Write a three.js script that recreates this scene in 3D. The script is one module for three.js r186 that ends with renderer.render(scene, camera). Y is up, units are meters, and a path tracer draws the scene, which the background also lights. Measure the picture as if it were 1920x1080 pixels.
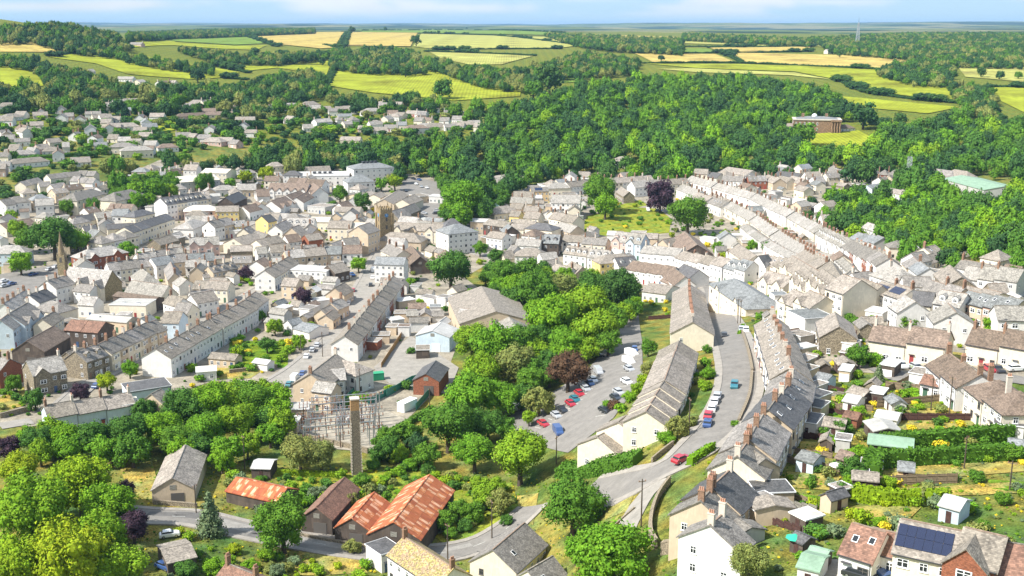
import * as THREE from 'three';
import { mergeGeometries } from 'three/addons/utils/BufferGeometryUtils.js';
import { FontLoader } from 'three/addons/loaders/FontLoader.js';

// ---------- camera, sky, sun, exposure ----------
const scene = new THREE.Scene();
const camera = new THREE.PerspectiveCamera(28.84, 16 / 9, 1, 60000);
camera.position.set(0, 110, 0);
camera.rotation.x = -Math.atan(490 / 2100);
const renderer = new THREE.WebGLRenderer({ antialias: true });
renderer.toneMapping = THREE.LinearToneMapping;
renderer.toneMappingExposure = 1.66;
renderer.shadowMap.enabled = true;
const sunDir = new THREE.Vector3(-1, 1.15, 0.46).normalize();
const sun = new THREE.DirectionalLight(new THREE.Color(1, 0.965, 0.915), 5);
sun.position.copy(sunDir).multiplyScalar(3000);
sun.target.position.set(0, 0, -500); sun.position.add(sun.target.position);
sun.castShadow = true;
Object.assign(sun.shadow.camera, { left: -900, right: 900, top: 900, bottom: -900, near: 10, far: 6000 });
sun.shadow.mapSize.set(4096, 4096);
scene.add(sun, sun.target);
const mulberry = (a) => () => { a |= 0; a = a + 0x6D2B79F5 | 0; let t = Math.imul(a ^ a >>> 15, 1 | a); t = t + Math.imul(t ^ t >>> 7, 61 | t) ^ t; return ((t ^ t >>> 14) >>> 0) / 4294967296; };
// value noise shared by the sky and the surface textures
const hash3 = (x, y, z) => { let h = Math.imul(x, 374761393) ^ Math.imul(y, 668265263) ^ Math.imul(z, 2147483647 - 1013); h = Math.imul(h ^ h >>> 13, 1274126177); return ((h ^ h >>> 16) >>> 0) / 4294967296; };
const sm = (t) => t * t * (3 - 2 * t), mix = (a, b, t) => a + (b - a) * t;
const noise3 = (x, y, z) => {
  const i = Math.floor(x), j = Math.floor(y), k = Math.floor(z), u = sm(x - i), v = sm(y - j), w = sm(z - k);
  const n = (a, b, c) => hash3(i + a, j + b, k + c);
  return mix(mix(mix(n(0, 0, 0), n(1, 0, 0), u), mix(n(0, 1, 0), n(1, 1, 0), u), v), mix(mix(n(0, 0, 1), n(1, 0, 1), u), mix(n(0, 1, 1), n(1, 1, 1), u), v), w);
};
const fbm3 = (x, y, z, o = 4) => { let s = 0, a = 0.5, t = 0; for (let k = 0; k < o; k++) { s += a * noise3(x, y, z); t += a; x *= 2.03; y *= 2.03; z *= 2.03; a *= 0.5; } return s / t; };
{ // summer sky: pale at the horizon, blue above, broken fair-weather cloud
  const W = 2048, Hh = 1024, data = new Float32Array(W * Hh * 4);
  const stops = [[-1, .30, .40, .30], [-.02, .36, .49, .56], [0, .37, .50, .58], [.03, .35, .50, .61], [.12, .32, .47, .62], [.35, .24, .37, .55], [1, .19, .30, .48]];
  for (let r = 0; r < Hh; r++) {
    const el = ((r + .5) / Hh - .5) * Math.PI, y = Math.sin(el);
    let q = 0; while (q < stops.length - 2 && stops[q + 1][0] < y) q++;
    const t = Math.min(1, Math.max(0, (y - stops[q][0]) / (stops[q + 1][0] - stops[q][0])));
    for (let c = 0; c < W; c++) {
      const az = ((c + .5) / W - .5) * 2 * Math.PI, x = Math.cos(az) * Math.cos(el), z = Math.sin(az) * Math.cos(el);
      let a = 0, lit = 1;
      if (y > -0.01) {
        const k = 1 / (Math.max(y, 0) + .05), px = x * k * .62, pz = z * k * .62;
        const n = fbm3(px + 7.3, 3.1, pz + 1.7, 5), big = noise3(px * .22 + 4, 8, pz * .22);
        a = Math.min(1, Math.max(0, (n + (big - .5) * .42 - .43) / .17)); a = sm(a) * .82 * Math.min(1, Math.max(0, (y - .004) / .012));
        lit = .86 + .24 * fbm3(px * 2 + 2, 9, pz * 2, 3);
      }
      const o = (r * W + c) * 4;
      for (let s = 0; s < 3; s++) { const base = mix(stops[q][s + 1], stops[q + 1][s + 1], t); data[o + s] = mix(base, [.60, .61, .62][s] * lit, a); }
      data[o + 3] = 1;
    }
  }
  const t = new THREE.DataTexture(data, W, Hh, THREE.RGBAFormat, THREE.FloatType);
  t.mapping = THREE.EquirectangularReflectionMapping; t.magFilter = t.minFilter = THREE.LinearFilter; t.needsUpdate = true;
  scene.background = t; scene.environment = t;
}
scene.fog = new THREE.FogExp2(new THREE.Color(0.36, 0.62, 0.98), 0.000042);

// ---------- the land: spot heights by bearing and distance from the hill above the valley ----------
const TB = [-0.9,-0.62,-0.46,-0.305,-0.152,0,0.152,0.305,0.457,0.62,0.9], TD = [60,150,200,245,280,330,400,500,600,700,800,1000,1200,1500,1800,2200,3000,4500,7000,12000,25000];
const TH = [[12,10,8,6,6,12,34,40,42,44,46],
[10,8,6,5,4,9,31,38,40,42,44],
[8,6,5,4,3,5,28,34,36,38,42],
[6,5,4,3,2,4,26,31,34,37,40],
[5,4,3,2,2,3,23,29,32,36,40],
[5,3,2,1,1,3,15,26,30,34,38],
[5,3,1,0,0,2,5,18,24,30,36],
[8,4,1,0,0,0,1,11,18,24,32],
[14,8,6,3,1,2,2,8,14,20,28],
[24,18,14,8,4,4,4,7,13,18,26],
[36,30,24,15,8,6,6,8,14,20,28],
[52,48,42,32,24,22,20,22,26,30,36],
[66,62,57,44,38,38,34,36,38,42,48],
[94,92,84,62,52,53,48,48,52,56,62],
[134,132,124,80,62,64,60,58,62,66,72],
[126,122,110,82,74,72,70,68,70,76,82],
[84,84,82,84,84,82,80,78,82,88,94],
[88,88,88,88,92,92,90,84,92,96,98],
[94,92,90,90,90,90,92,96,98,98,98],
[120,120,116,112,112,114,114,122,126,124,122],
[176,176,170,164,166,164,168,184,186,180,176]];
const LD = TD.map(Math.log);
const cr = (a, b, c, d, t) => .5 * (2 * b + (c - a) * t + (2 * a - 5 * b + 4 * c - d) * t * t + (3 * b - a - 3 * c + d) * t * t * t);
const locate = (a, v) => { if (v <= a[0]) return [0, 0]; const n = a.length; if (v >= a[n - 1]) return [n - 2, 1]; let i = 0; while (a[i + 1] <= v) i++; return [i, (v - a[i]) / (a[i + 1] - a[i])]; };
function rawHeight(b, d) {
  const [i, t] = locate(TB, b), [j, u] = locate(LD, Math.log(d)), nb = TB.length - 1, nd = TD.length - 1, r = [];
  for (let k = -1; k < 3; k++) { const row = TH[Math.min(nd, Math.max(0, j + k))], c = (m) => row[Math.min(nb, Math.max(0, i + m))]; r.push(cr(c(-1), c(0), c(1), c(2), t)); }
  return cr(...r, u);
}
const NR = 330, NC = 190, D0 = 40, D1 = 25000, B0 = -0.95, B1 = 0.95, LR = Math.log(D1 / D0);
const grid = new Float32Array((NR + 1) * (NC + 1));
for (let r = 0; r <= NR; r++) for (let c = 0; c <= NC; c++) { const d = D0 * Math.exp(LR * r / NR), b = B0 + (B1 - B0) * c / NC, far = sm(Math.min(1, Math.max(0, (d - 5500) / 5000))); grid[r * (NC + 1) + c] = rawHeight(b, d) + (far ? far * 110 * (fbm3(b * d * .00045, 6, d * .00022, 4) - .5) : 0); }
function ground(x, z) {
  const d = Math.min(D1 * .999, Math.max(D0, -z)), b = Math.min(B1, Math.max(B0, x / d));
  const rf = Math.min(NR - 1e-6, Math.log(d / D0) / LR * NR), cf = Math.min(NC - 1e-6, (b - B0) / (B1 - B0) * NC), r = Math.floor(rf), c = Math.floor(cf), t = cf - c;
  const d0 = D0 * Math.exp(LR * r / NR), d1 = D0 * Math.exp(LR * (r + 1) / NR), u = (d - d0) / (d1 - d0), g = (a, e) => grid[(r + a) * (NC + 1) + c + e];
  return mix(mix(g(0, 0), g(0, 1), t), mix(g(1, 0), g(1, 1), t), u);
}

// ---------- textures ----------
function dataTex(n, fn, srgb = true) {
  const d = new Uint8Array(n * n * 4);
  for (let y = 0; y < n; y++) for (let x = 0; x < n; x++) { const v = fn(x / n, y / n), o = (y * n + x) * 4; for (let c = 0; c < 3; c++) d[o + c] = Math.max(0, Math.min(255, (v.length ? v[c] : v) * 255)); d[o + 3] = 255; }
  const t = new THREE.DataTexture(d, n, n); t.wrapS = t.wrapT = THREE.RepeatWrapping; t.magFilter = THREE.LinearFilter; t.minFilter = THREE.LinearMipmapLinearFilter; t.generateMipmaps = true;
  if (srgb) t.colorSpace = THREE.SRGBColorSpace; t.needsUpdate = true; return t;
}
// tileable noise: sampled round two circles folded into 3D by blending
const tn = (u, v, f, s = 0, o = 4) => { const a = fbm3(u * f, v * f, s, o), b = fbm3((u - 1) * f, v * f, s, o), c = fbm3(u * f, (v - 1) * f, s, o), d = fbm3((u - 1) * f, (v - 1) * f, s, o); return mix(mix(a, b, u), mix(c, d, u), v); };
const rep = (t, m) => { const c = t.clone(); c.repeat.set(1 / m, 1 / m); c.needsUpdate = true; return c; };
const T_slate = dataTex(512, (u, v) => { // 8 m: courses of slates
  const row = Math.floor(v * 36), f = v * 36 - row, k = u * 26 + (row % 2) * .5, col = Math.floor(k) % 26, g = k - Math.floor(k), h = hash3(col, row, 5), patch = tn(u, v, 5, 3), lich = tn(u, v, 34, 9, 2);
  let t = .70 + .22 * (h - .5) + .42 * (patch - .5) + .18 * (lich - .5); if (f < .16) t *= .84; if (g < .08) t *= .9; return [t * 1.0, t * .985, t * .955];
});
const B_slate = dataTex(256, (u, v) => { const f = v * 18 % 1; return .3 + .5 * f + .15 * hash3(Math.floor(u * 13 + (Math.floor(v * 18) % 2) * .5), Math.floor(v * 18), 2); }, false);
const T_wall = dataTex(512, (u, v) => { const t = .93 + .16 * (tn(u, v, 6, 1) - .5) + .10 * (tn(u, v * .25, 30, 4, 2) - .5) + .06 * (hash3(Math.floor(u * 512), Math.floor(v * 512), 1) - .5); return [t, t * .992, t * .975]; });
const cellTex = (n, cx, cy, seed, lo, hi, joint) => dataTex(n, (u, v) => {
  let best = 9, sec = 9, id = 0;
  const X = Math.floor(u * cx), Y = Math.floor(v * cy);
  for (let i = -1; i < 2; i++) for (let j = -1; j < 2; j++) { const a = (X + i + cx) % cx, b = (Y + j + cy) % cy, dx = (X + i + .5 + .7 * (hash3(a, b, seed) - .5)) - u * cx, dy = (Y + j + .5 + .6 * (hash3(a, b, seed + 1) - .5)) - v * cy, d = dx * dx + dy * dy * 1.3; if (d < best) { sec = best; best = d; id = hash3(a, b, seed + 2); } else if (d < sec) sec = d; }
  const e = Math.sqrt(sec) - Math.sqrt(best), t = (e < .10 ? joint : lo + (hi - lo) * id) * (.86 + .28 * tn(u, v, 7, seed)); return [t, t * .96, t * .88];
});
const T_stone = cellTex(512, 18, 26, 11, .55, .95, .62);
const T_brick = dataTex(512, (u, v) => { const row = Math.floor(v * 54), f = v * 54 - row, k = u * 18 + (row % 2) * .5, g = k - Math.floor(k), t = .74 + .34 * (hash3(Math.floor(k) % 18, row, 3) - .5) + .2 * (tn(u, v, 6, 2) - .5); return f < .16 || g < .06 ? [.86, .8, .72] : [t, t * .96, t * .92]; });
const T_grain = dataTex(512, (u, v) => { const t = .78 + .5 * (tn(u, v, 8, 1, 5) - .5) + .26 * (hash3(Math.floor(u * 512), Math.floor(v * 512), 7) - .5) + .3 * (tn(u, v, 60, 5, 2) - .5); return [t, t, t * .97]; });
const T_grass = dataTex(512, (u, v) => { const a = tn(u, v, 7, 1, 5), b = tn(u, v, 70, 6, 2), c = tn(u, v, 3, 9, 3), t = .72 + .6 * (a - .5) + .62 * (b - .5); return [t * (1 + .5 * (c - .5)), t, t * (1 - .4 * (c - .5))]; });
const T_crop = dataTex(512, (u, v) => { const w = tn(u, v, 4, 3, 4), t = .82 + .10 * Math.sin(u * Math.PI * 2 * 40) * .5 + .62 * (w - .5) + .3 * (tn(u, v, 40, 2, 2) - .5); return [t, t * (1 + .12 * (w - .5)), t * .96]; });
const T_tar = dataTex(512, (u, v) => { const a = tn(u, v, 5, 3, 4), t = .82 + .26 * (a - .5) + .16 * (tn(u, v, 26, 2, 3) - .5) + .18 * (hash3(Math.floor(u * 512), Math.floor(v * 512), 2) - .5); return [t, t * .99, t * .97]; });
const T_corr = dataTex(512, (u, v) => { const s = Math.sin(u * Math.PI * 2 * 64), st = tn(u * 1, v * .3, 9, 5, 4), sheet = hash3(Math.floor(u * 10), Math.floor(v * 3), 4), t = .8 + .07 * s + .35 * (st - .5) + .16 * (sheet - .5); return [t, t * .98, t * .95]; });
const T_rust = dataTex(512, (u, v) => { // corrugated sheets, rust over old zinc and paint
  const sx = Math.floor(u * 10), sy = Math.floor(v * 4), sheet = hash3(sx, sy, 14), st = tn(u, v * .35, 14, 5, 5), cor = (1 + .06 * Math.sin(u * Math.PI * 2 * 70)) * ((v * 4) % 1 < .03 ? .7 : 1) * ((u * 10) % 1 < .025 ? .82 : 1), w = .5 * tn(u, v * .3, 34, 8, 3) + .5 * tn(u, v, 7, 8, 4) + .36 * (sheet - .5);
  const bare = w > .56 ? sm(Math.min(1, (w - .56) / .12)) : 0, a = [.68 + .36 * (st - .5), .36 + .26 * (st - .5) + .05 * sheet, .23 + .18 * (st - .5)], b = [.84, .74, .66];
  return a.map((x, i) => mix(x, b[i], bare * .62) * cor * (.9 + .2 * sheet));
});
const B_corr = dataTex(256, (u) => .5 + .5 * Math.sin(u * Math.PI * 2 * 32), false);
const T_moss = dataTex(512, (u, v) => { const row = Math.floor(v * 30), k = u * 24 + (row % 2) * .5, h = hash3(Math.floor(k) % 24, row, 6), m = tn(u, v, 16, 3, 4), t = .62 + .3 * (h - .5) + .2 * (m - .5), w = sm(Math.min(1, Math.max(0, (m - .42) / .16))); return [t * mix(.98, .92, w), t * mix(.84, .84, w), t * mix(.66, .52, w)]; });
const T_leaf = null;

// ---------- materials ----------
const RGB = (r, g, b) => new THREE.Color().setRGB(r, g, b);
const mat = (c, o = {}) => new THREE.MeshStandardMaterial({ color: RGB(...c), roughness: .9, ...o });
const roofMat = {}, RT = { S: [.46, .435, .41], D: [.21, .21, .22], L: [.64, .615, .58], B: [.38, .29, .23], T: [.44, .25, .18], U: [.43, .46, .48], A: [.55, .495, .435], M: [1, 1, 1], W: [.68, .68, .67], C: [.86, .80, .68], G: [.34, .52, .38], R: [1, 1, 1] };
for (const k in RT) roofMat[k] = [0, 1, 2].map((i) => mat(RT[k].map((x, j) => Math.min(1, x * [1, .86, 1.12][i] * [1, 1, [1, .97, 1.02][i]][j])), {
  map: k === 'R' ? rep(T_rust, 9) : k === 'M' ? rep(T_moss, 7) : 'WCG'.includes(k) ? rep(T_tar, 11) : rep(T_slate, 8 + i), ...('WCG'.includes(k) ? {} : k === 'R' ? { bumpMap: rep(B_corr, 4.5), bumpScale: .03 } : { bumpMap: rep(B_slate, 4), bumpScale: .018 }), roughness: k === 'D' || k === 'U' ? .62 : .85 }));
const wallMat = {}, WT = { w: [.84, .83, .81], c: [.84, .77, .63], t: [.66, .54, .40], s: [.46, .42, .35], r: [.50, .20, .12], y: [.80, .64, .27], b: [.62, .74, .84], p: [.70, .50, .43], k: [.15, .12, .10], g: [.58, .58, .57], o: [.80, .58, .32] };
const WN = { w: 'white rendered', c: 'cream rendered', t: 'tan rendered', s: 'grey stone', r: 'red brick', y: 'yellow painted', b: 'pale blue', p: 'pink', k: 'dark boarded', g: 'grey rendered', o: 'orange washed' };
const RN = { S: 'grey slate', D: 'dark slate', L: 'pale weathered', B: 'brown tiled', T: 'red brown tiled', U: 'blue grey slate', A: 'dull grey', M: 'mossy tiled', W: 'whitish', C: 'cream', G: 'green', R: 'rusty orange iron' };
for (const k in WT) wallMat[k] = [0, 1].map((i) => mat(WT[k].map((x) => x * [1, .92][i]), { map: k === 's' ? rep(T_stone, 5) : k === 'r' ? rep(T_brick, 4) : k === 'k' ? rep(T_corr, 8) : rep(T_wall, 7), roughness: .92 }));
const M = {
  glass: new THREE.MeshPhysicalMaterial({ color: RGB(.025, .03, .035), roughness: .06, specularIntensity: 1 }), frame: mat([.86, .86, .85], { roughness: .5 }), darkframe: mat([.10, .09, .08]),
  chimney: mat([.42, .28, .20], { map: rep(T_brick, 3) }), chimneyRender: mat([.66, .6, .52], { map: rep(T_wall, 3) }), pot: mat([.44, .24, .16]), ridge: mat([.46, .33, .26], { map: rep(T_grain, 2) }), gutter: mat([.06, .06, .065], { roughness: .5 }),
  solar: new THREE.MeshPhysicalMaterial({ color: RGB(.012, .02, .055), roughness: .12, clearcoat: 1 }), door: [[.05, .09, .18], [.30, .05, .05], [.07, .14, .09], [.75, .75, .73], [.2, .12, .07]].map((c) => mat(c, { roughness: .45 })),
  trunk: mat([.14, .105, .075], { map: rep(T_grain, 1) }), wood: mat([.36, .27, .18], { map: rep(T_grain, 2) }), woodDark: mat([.12, .055, .045], { map: rep(T_grain, 2) }), woodOrange: mat([.62, .33, .10], { map: rep(T_grain, 2) }), woodGrey: mat([.40, .38, .34], { map: rep(T_grain, 2) }), greenMesh: mat([.05, .22, .16], { roughness: .5 }),
  stone: mat([.50, .45, .38], { map: rep(T_stone, 4), bumpMap: rep(T_stone, 4), bumpScale: .05 }), steel: mat([.5, .52, .54], { metalness: .7, roughness: .45 }), rustPost: mat([.16, .085, .05]), tyre: mat([.02, .02, .02]), rim: mat([.55, .55, .56], { metalness: .8, roughness: .3 }), white: mat([.85, .85, .84], { roughness: .6 }), paint: mat([.80, .80, .77], { map: rep(T_grain, 3) }), porcelain: mat([.34, .16, .10], { roughness: .3 }),
};
const tarmac = mat([.30, .285, .265], { map: rep(T_tar, 14) }), tarmac2 = mat([.42, .395, .355], { map: rep(T_tar, 11) }), patchDark = mat([.19, .185, .18], { map: rep(T_tar, 6) }), patchPale = mat([.40, .385, .36], { map: rep(T_tar, 6) }), pave = mat([.44, .41, .37], { map: rep(T_tar, 9) }), gravel = mat([.54, .48, .40], { map: rep(T_grain, 8) });
const townEarth = mat([.46, .40, .32], { map: rep(T_grain, 37) });
const fieldMat = { gold: [.58, .44, .14], lime: [.35, .38, .035], pale: [.46, .45, .13], green: [.20, .30, .05], lawn: [.26, .40, .03], dry: [.62, .50, .13], meadow: [.42, .46, .05] };
for (const k in fieldMat) fieldMat[k] = new THREE.MeshPhysicalMaterial({ color: RGB(...fieldMat[k]), specularIntensity: .15, map: 'gold pale lime green'.includes(k) ? rep(T_crop, 150) : rep(T_grass, 15), roughness: 1 });
const LEAF = { y: [[.19, .29, .010], [.23, .30, .010], [.145, .265, .012]], g: [[.135, .27, .012], [.11, .24, .014], [.165, .28, .014]], m: [[.075, .17, .016], [.09, .19, .016], [.062, .145, .020]], d: [[.042, .10, .024], [.052, .115, .022], [.036, .085, .026]], o: [[.20, .22, .055], [.17, .20, .05]], b: [[.13, .18, .085]], p: [[.055, .032, .045]], c: [[.10, .058, .032]] };
const LEAFN = { y: 'yellow green', g: 'bright green', m: 'mid green', d: 'dark green', o: 'olive green', b: 'blue grey green', p: 'dark purple leaved', c: 'copper brown leaved' };
const leafMat = {}; for (const k in LEAF) leafMat[k] = LEAF[k].map((c) => new THREE.MeshPhysicalMaterial({ color: RGB(...c), vertexColors: true, roughness: .8, specularIntensity: .25, side: THREE.DoubleSide }));

// ---------- naming, labels ----------
const used = {}, things = [];
const numbered = (n) => { const k = used[n] = (used[n] ?? -1) + 1; return k ? n + '_' + String(k).padStart(3, '0') : n; };
const ORD = ' first second third fourth fifth sixth seventh eighth ninth tenth eleventh twelfth thirteenth fourteenth fifteenth sixteenth seventeenth eighteenth nineteenth'.split(' '), TENS = '  twenty thirty forty fifty sixty seventy eighty ninety'.split(' ');
const ordinal = (n) => n < 20 ? ORD[n] : n >= 100 ? 'hundred and ' + ordinal(n - 100 || 1) : n % 10 ? TENS[Math.floor(n / 10)] + ' ' + ORD[n % 10] : TENS[Math.floor(n / 10)].replace(/y$/, 'ieth');
const LANDMARKS = [['stone mill chimney',-38.5,-260.2],['large rusty roofed barn',-26.8,-237.8],['electricity substation',-47.4,-294.4],['riverside car park',21.2,-281.5],['church clock tower',-65.2,-565.6],['chapel spire',-203.5,-496.2],['supermarket roof',-133.7,-777],['white civic offices',-100.4,-792.6],['green sports hall',295,-704.1],['columned mansion',266.9,-989],['copper beech tree',16.7,-318.7],['purple tree by the meadow',90.8,-679.5],['solar panelled house',56.3,-139.2],['clipped garden hedges',75,-180.1],['blue and white workshop',82.8,-305.2],['corrugated blue shed',-26.4,-366.6],['flats with brick gables',85.7,-396.8],['road junction',25.6,-196.5],['derelict asbestos barn',-79.5,-247.3],['brown timber hall',-162.1,-369.7],['hilltop radio mast',701.4,-2328.3],['school blocks',-279,-1028],['long white terrace',-110.9,-379.8],['old drill hall',93.7,-552.2],['cream roofed market hall',-209.2,-754.4],['long hill street',153.5,-588.7],['riverside white hipped building',-27,-557.3],['great grey warehouse',-7.2,-420.2],['cream pair of semis',100.4,-274.2],['meadow in the town',63.7,-628.7],['yellow green treetops',-96,-221.7],['hillside woodland',-611.1,-1562.2],['lone field tree',-136.4,-1456.7],['lime field',-111,-1314.9],['lattice tower',255.7,-719.5],['slate farmhouse by the bend',0,-213.9],['dark slate terrace',36.7,-184.9],['river trees',-5.3,-353.5],['far caravan row',-53.2,-1022.1],['bungalow estate',-298.2,-860.5],['orange garden shed',67,-178.1],['riverside modern terrace',40,-277.1]];
function reg(o, desc, category, group) { o.name = numbered(o.name); o.userData = { category, desc }; if (group) o.userData.group = group; scene.add(o); things.push(o); return o; }
function labelAll() {
  const by = new Map();
  for (const o of things) {
    if (o.userData.label) continue;
    let best = null, bd = 1e9; for (const [n, x, z] of LANDMARKS) { const d = Math.hypot(o.position.x - x, o.position.z - z); if (d < bd) { bd = d; best = n; } }
    const k = o.userData.desc + '|' + best; if (!by.has(k)) by.set(k, []); by.get(k).push([bd, o, best]);
  }
  for (const list of by.values()) { list.sort((a, b) => a[0] - b[0]); list.forEach(([, o, n], i) => { o.userData.label = o.userData.desc + (list.length === 1 ? ' by the ' : ', ' + (i ? ordinal(i + 1) + ' nearest' : 'nearest') + ' the ') + n; }); }
  for (const o of things) delete o.userData.desc;
}
const struct = (name, g, m) => { const o = new THREE.Mesh(g, m); o.name = numbered(name); o.userData.kind = 'structure'; o.receiveShadow = true; scene.add(o); return o; };
const part = (name, g, m, parent) => { const o = new THREE.Mesh(g, m); o.name = name; o.castShadow = o.receiveShadow = true; parent.add(o); return o; };

// ---------- geometry kit ----------
class Geo { // quads and triangles with uv in metres
  constructor() { this.p = []; this.u = []; }
  tri(a, b, c, ua, ub, uc) { this.p.push(...a, ...b, ...c); this.u.push(...(ua ?? [a[0], a[1]]), ...(ub ?? [b[0], b[1]]), ...(uc ?? [c[0], c[1]])); return this; }
  quad(a, b, c, d) { const l = (p, q) => Math.hypot(p[0] - q[0], p[1] - q[1], p[2] - q[2]), w = l(a, b), h = l(a, d), w2 = l(d, c), o = Geo.off; this.tri(a, b, c, [o, o], [o + w, o], [o + w2, o + h]); this.tri(a, c, d, [o, o], [o + w2, o + h], [o, o + h]); return this; }
  box(x0, y0, z0, x1, y1, z1) {
    this.quad([x0, y0, z1], [x1, y0, z1], [x1, y1, z1], [x0, y1, z1]).quad([x1, y0, z0], [x0, y0, z0], [x0, y1, z0], [x1, y1, z0]).quad([x1, y0, z1], [x1, y0, z0], [x1, y1, z0], [x1, y1, z1]).quad([x0, y0, z0], [x0, y0, z1], [x0, y1, z1], [x0, y1, z0]);
    return this.quad([x0, y1, z1], [x1, y1, z1], [x1, y1, z0], [x0, y1, z0]).quad([x0, y0, z0], [x1, y0, z0], [x1, y0, z1], [x0, y0, z1]);
  }
  build() { const g = new THREE.BufferGeometry(); g.setAttribute('position', new THREE.Float32BufferAttribute(this.p, 3)); g.setAttribute('uv', new THREE.Float32BufferAttribute(this.u, 2)); g.computeVertexNormals(); return g; }
}
Geo.off = 0;
// a sheet cut to an outline and laid over the land
function drape(poly, cell, lift) {
  const g = new Geo(), xs = poly.map((p) => p[0]), zs = poly.map((p) => p[1]), x0 = Math.floor(Math.min(...xs) / cell), x1 = Math.ceil(Math.max(...xs) / cell), z0 = Math.floor(Math.min(...zs) / cell), z1 = Math.ceil(Math.max(...zs) / cell);
  const area = poly.reduce((s, p, i) => { const q = poly[(i + 1) % poly.length]; return s + p[0] * q[1] - q[0] * p[1]; }, 0); if (area < 0) poly = [...poly].reverse();
  const tris = THREE.ShapeUtils.triangulateShape(poly.map((p) => new THREE.Vector2(...p)), []).map((t) => t.map((i) => poly[i]));
  const clip = (P, ax, v, s) => { const out = []; P.forEach((a, i) => { const b = P[(i + 1) % P.length], da = (a[ax] - v) * s, db = (b[ax] - v) * s; if (da >= 0) out.push(a); if (da * db < 0) { const t = da / (da - db); out.push([mix(a[0], b[0], t), mix(a[1], b[1], t)]); } }); return out; };
  for (const t of tris) {
    const tx0 = Math.floor(Math.min(...t.map((p) => p[0])) / cell), tx1 = Math.ceil(Math.max(...t.map((p) => p[0])) / cell), tz0 = Math.floor(Math.min(...t.map((p) => p[1])) / cell), tz1 = Math.ceil(Math.max(...t.map((p) => p[1])) / cell);
    for (let i = tx0; i < tx1; i++) {
      const strip = clip(clip(t, 0, i * cell, 1), 0, (i + 1) * cell, -1); if (strip.length < 3) continue;
      for (let j = tz0; j < tz1; j++) { const P = clip(clip(strip, 1, j * cell, 1), 1, (j + 1) * cell, -1); for (let k = 1; k + 1 < P.length; k++) { const q = [P[0], P[k + 1], P[k]].map(([x, z]) => [x, ground(x, z) + lift, z]); g.tri(...q, [q[0][0], q[0][2]], [q[1][0], q[1][2]], [q[2][0], q[2][2]]); } }
    }
  }
  const b = g.build(); return b;
}
const smoothLine = (pts, step) => { const c = new THREE.CatmullRomCurve3(pts.map(([x, z]) => new THREE.Vector3(x, 0, z)), false, 'centripetal'), n = Math.max(2, Math.ceil(c.getLength() / step)); return c.getSpacedPoints(n).map((p) => [p.x, p.z]); };
function offsetLine(line, o) { return line.map((p, i) => { const a = line[Math.max(0, i - 1)], b = line[Math.min(line.length - 1, i + 1)], l = Math.hypot(b[0] - a[0], b[1] - a[1]) || 1; return [p[0] - (b[1] - a[1]) / l * o, p[1] + (b[0] - a[0]) / l * o]; }); }
function ribbon(line, o0, o1, lift, skirt = 0, seg = 4) { // a strip from offset o0 to o1 beside a line
  const g = new Geo(), rows = []; for (let k = 0; k <= seg; k++) rows.push(offsetLine(line, mix(o0, o1, k / seg)));
  const P = (k, i) => { const [x, z] = rows[k][i]; return [x, ground(x, z) + lift, z]; };
  const uv = (p) => [p[0], p[2]];
  for (let i = 0; i + 1 < line.length; i++) {
    for (let k = 0; k < seg; k++) { const a = P(k, i), b = P(k + 1, i), c = P(k + 1, i + 1), d = P(k, i + 1); g.tri(a, c, b, uv(a), uv(c), uv(b)); g.tri(a, d, c, uv(a), uv(d), uv(c)); }
    if (skirt) for (const k of [0, seg]) { const a = P(k, i), d = P(k, i + 1), lo = (p) => [p[0], p[1] - skirt, p[2]]; k ? g.quad(a, d, lo(d), lo(a)) : g.quad(d, a, lo(a), lo(d)); }
  }
  return g.build();
}

// ---------- terrain ----------
{
  const pos = new Float32Array((NR + 1) * (NC + 1) * 3), uv = new Float32Array((NR + 1) * (NC + 1) * 2), col = new Float32Array((NR + 1) * (NC + 1) * 3), idx = [];
  for (let r = 0; r <= NR; r++) for (let c = 0; c <= NC; c++) {
    const d = D0 * Math.exp(LR * r / NR), x = (B0 + (B1 - B0) * c / NC) * d, z = -d, k = r * (NC + 1) + c;
    pos.set([x, grid[k], z], k * 3); uv.set([x / 13, z / 13], k * 2);
    const n = fbm3(x * .012, 3, z * .012, 4), m = Math.min(1, Math.max(0, .5 + (fbm3(x * .05 + 9, 1, z * .05, 3) - .5) * 1.2 + (noise3(x * .4, 5, z * .4) - .5) * .7));
    // rough grass, scrub and bare earth near the town; a patchwork of pasture, crops and woods far off
    let a = d < 900 ? [mix(.16, .46, sm(m)), mix(.25, .39, sm(m)), .045 + .05 * m] : [.23 + .12 * n, .29 + .06 * n, .045];
    if (d > 4200) { const px = Math.floor(x / 420 + fbm3(x * .001, 2, z * .001) * 4), pz = Math.floor(z / 640 + fbm3(x * .001, 7, z * .001) * 4), h = hash3(px, pz, 4); a = h < .34 ? [.05, .10, .04] : h < .6 ? [.24, .30, .07] : h < .8 ? [.44, .40, .16] : [.13, .20, .06]; }
    col.set(a, k * 3);
    if (r < NR && c < NC) { const q = k + NC + 1; idx.push(k, k + 1, q, k + 1, q + 1, q); }
  }
  const g = new THREE.BufferGeometry(); g.setAttribute('position', new THREE.BufferAttribute(pos, 3)); g.setAttribute('uv', new THREE.BufferAttribute(uv, 2)); g.setAttribute('color', new THREE.BufferAttribute(col, 3)); g.setIndex(idx); g.computeVertexNormals();
  struct('terrain', g, new THREE.MeshPhysicalMaterial({ map: T_grass, vertexColors: true, roughness: 1, specularIntensity: .15 }));
}
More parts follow.
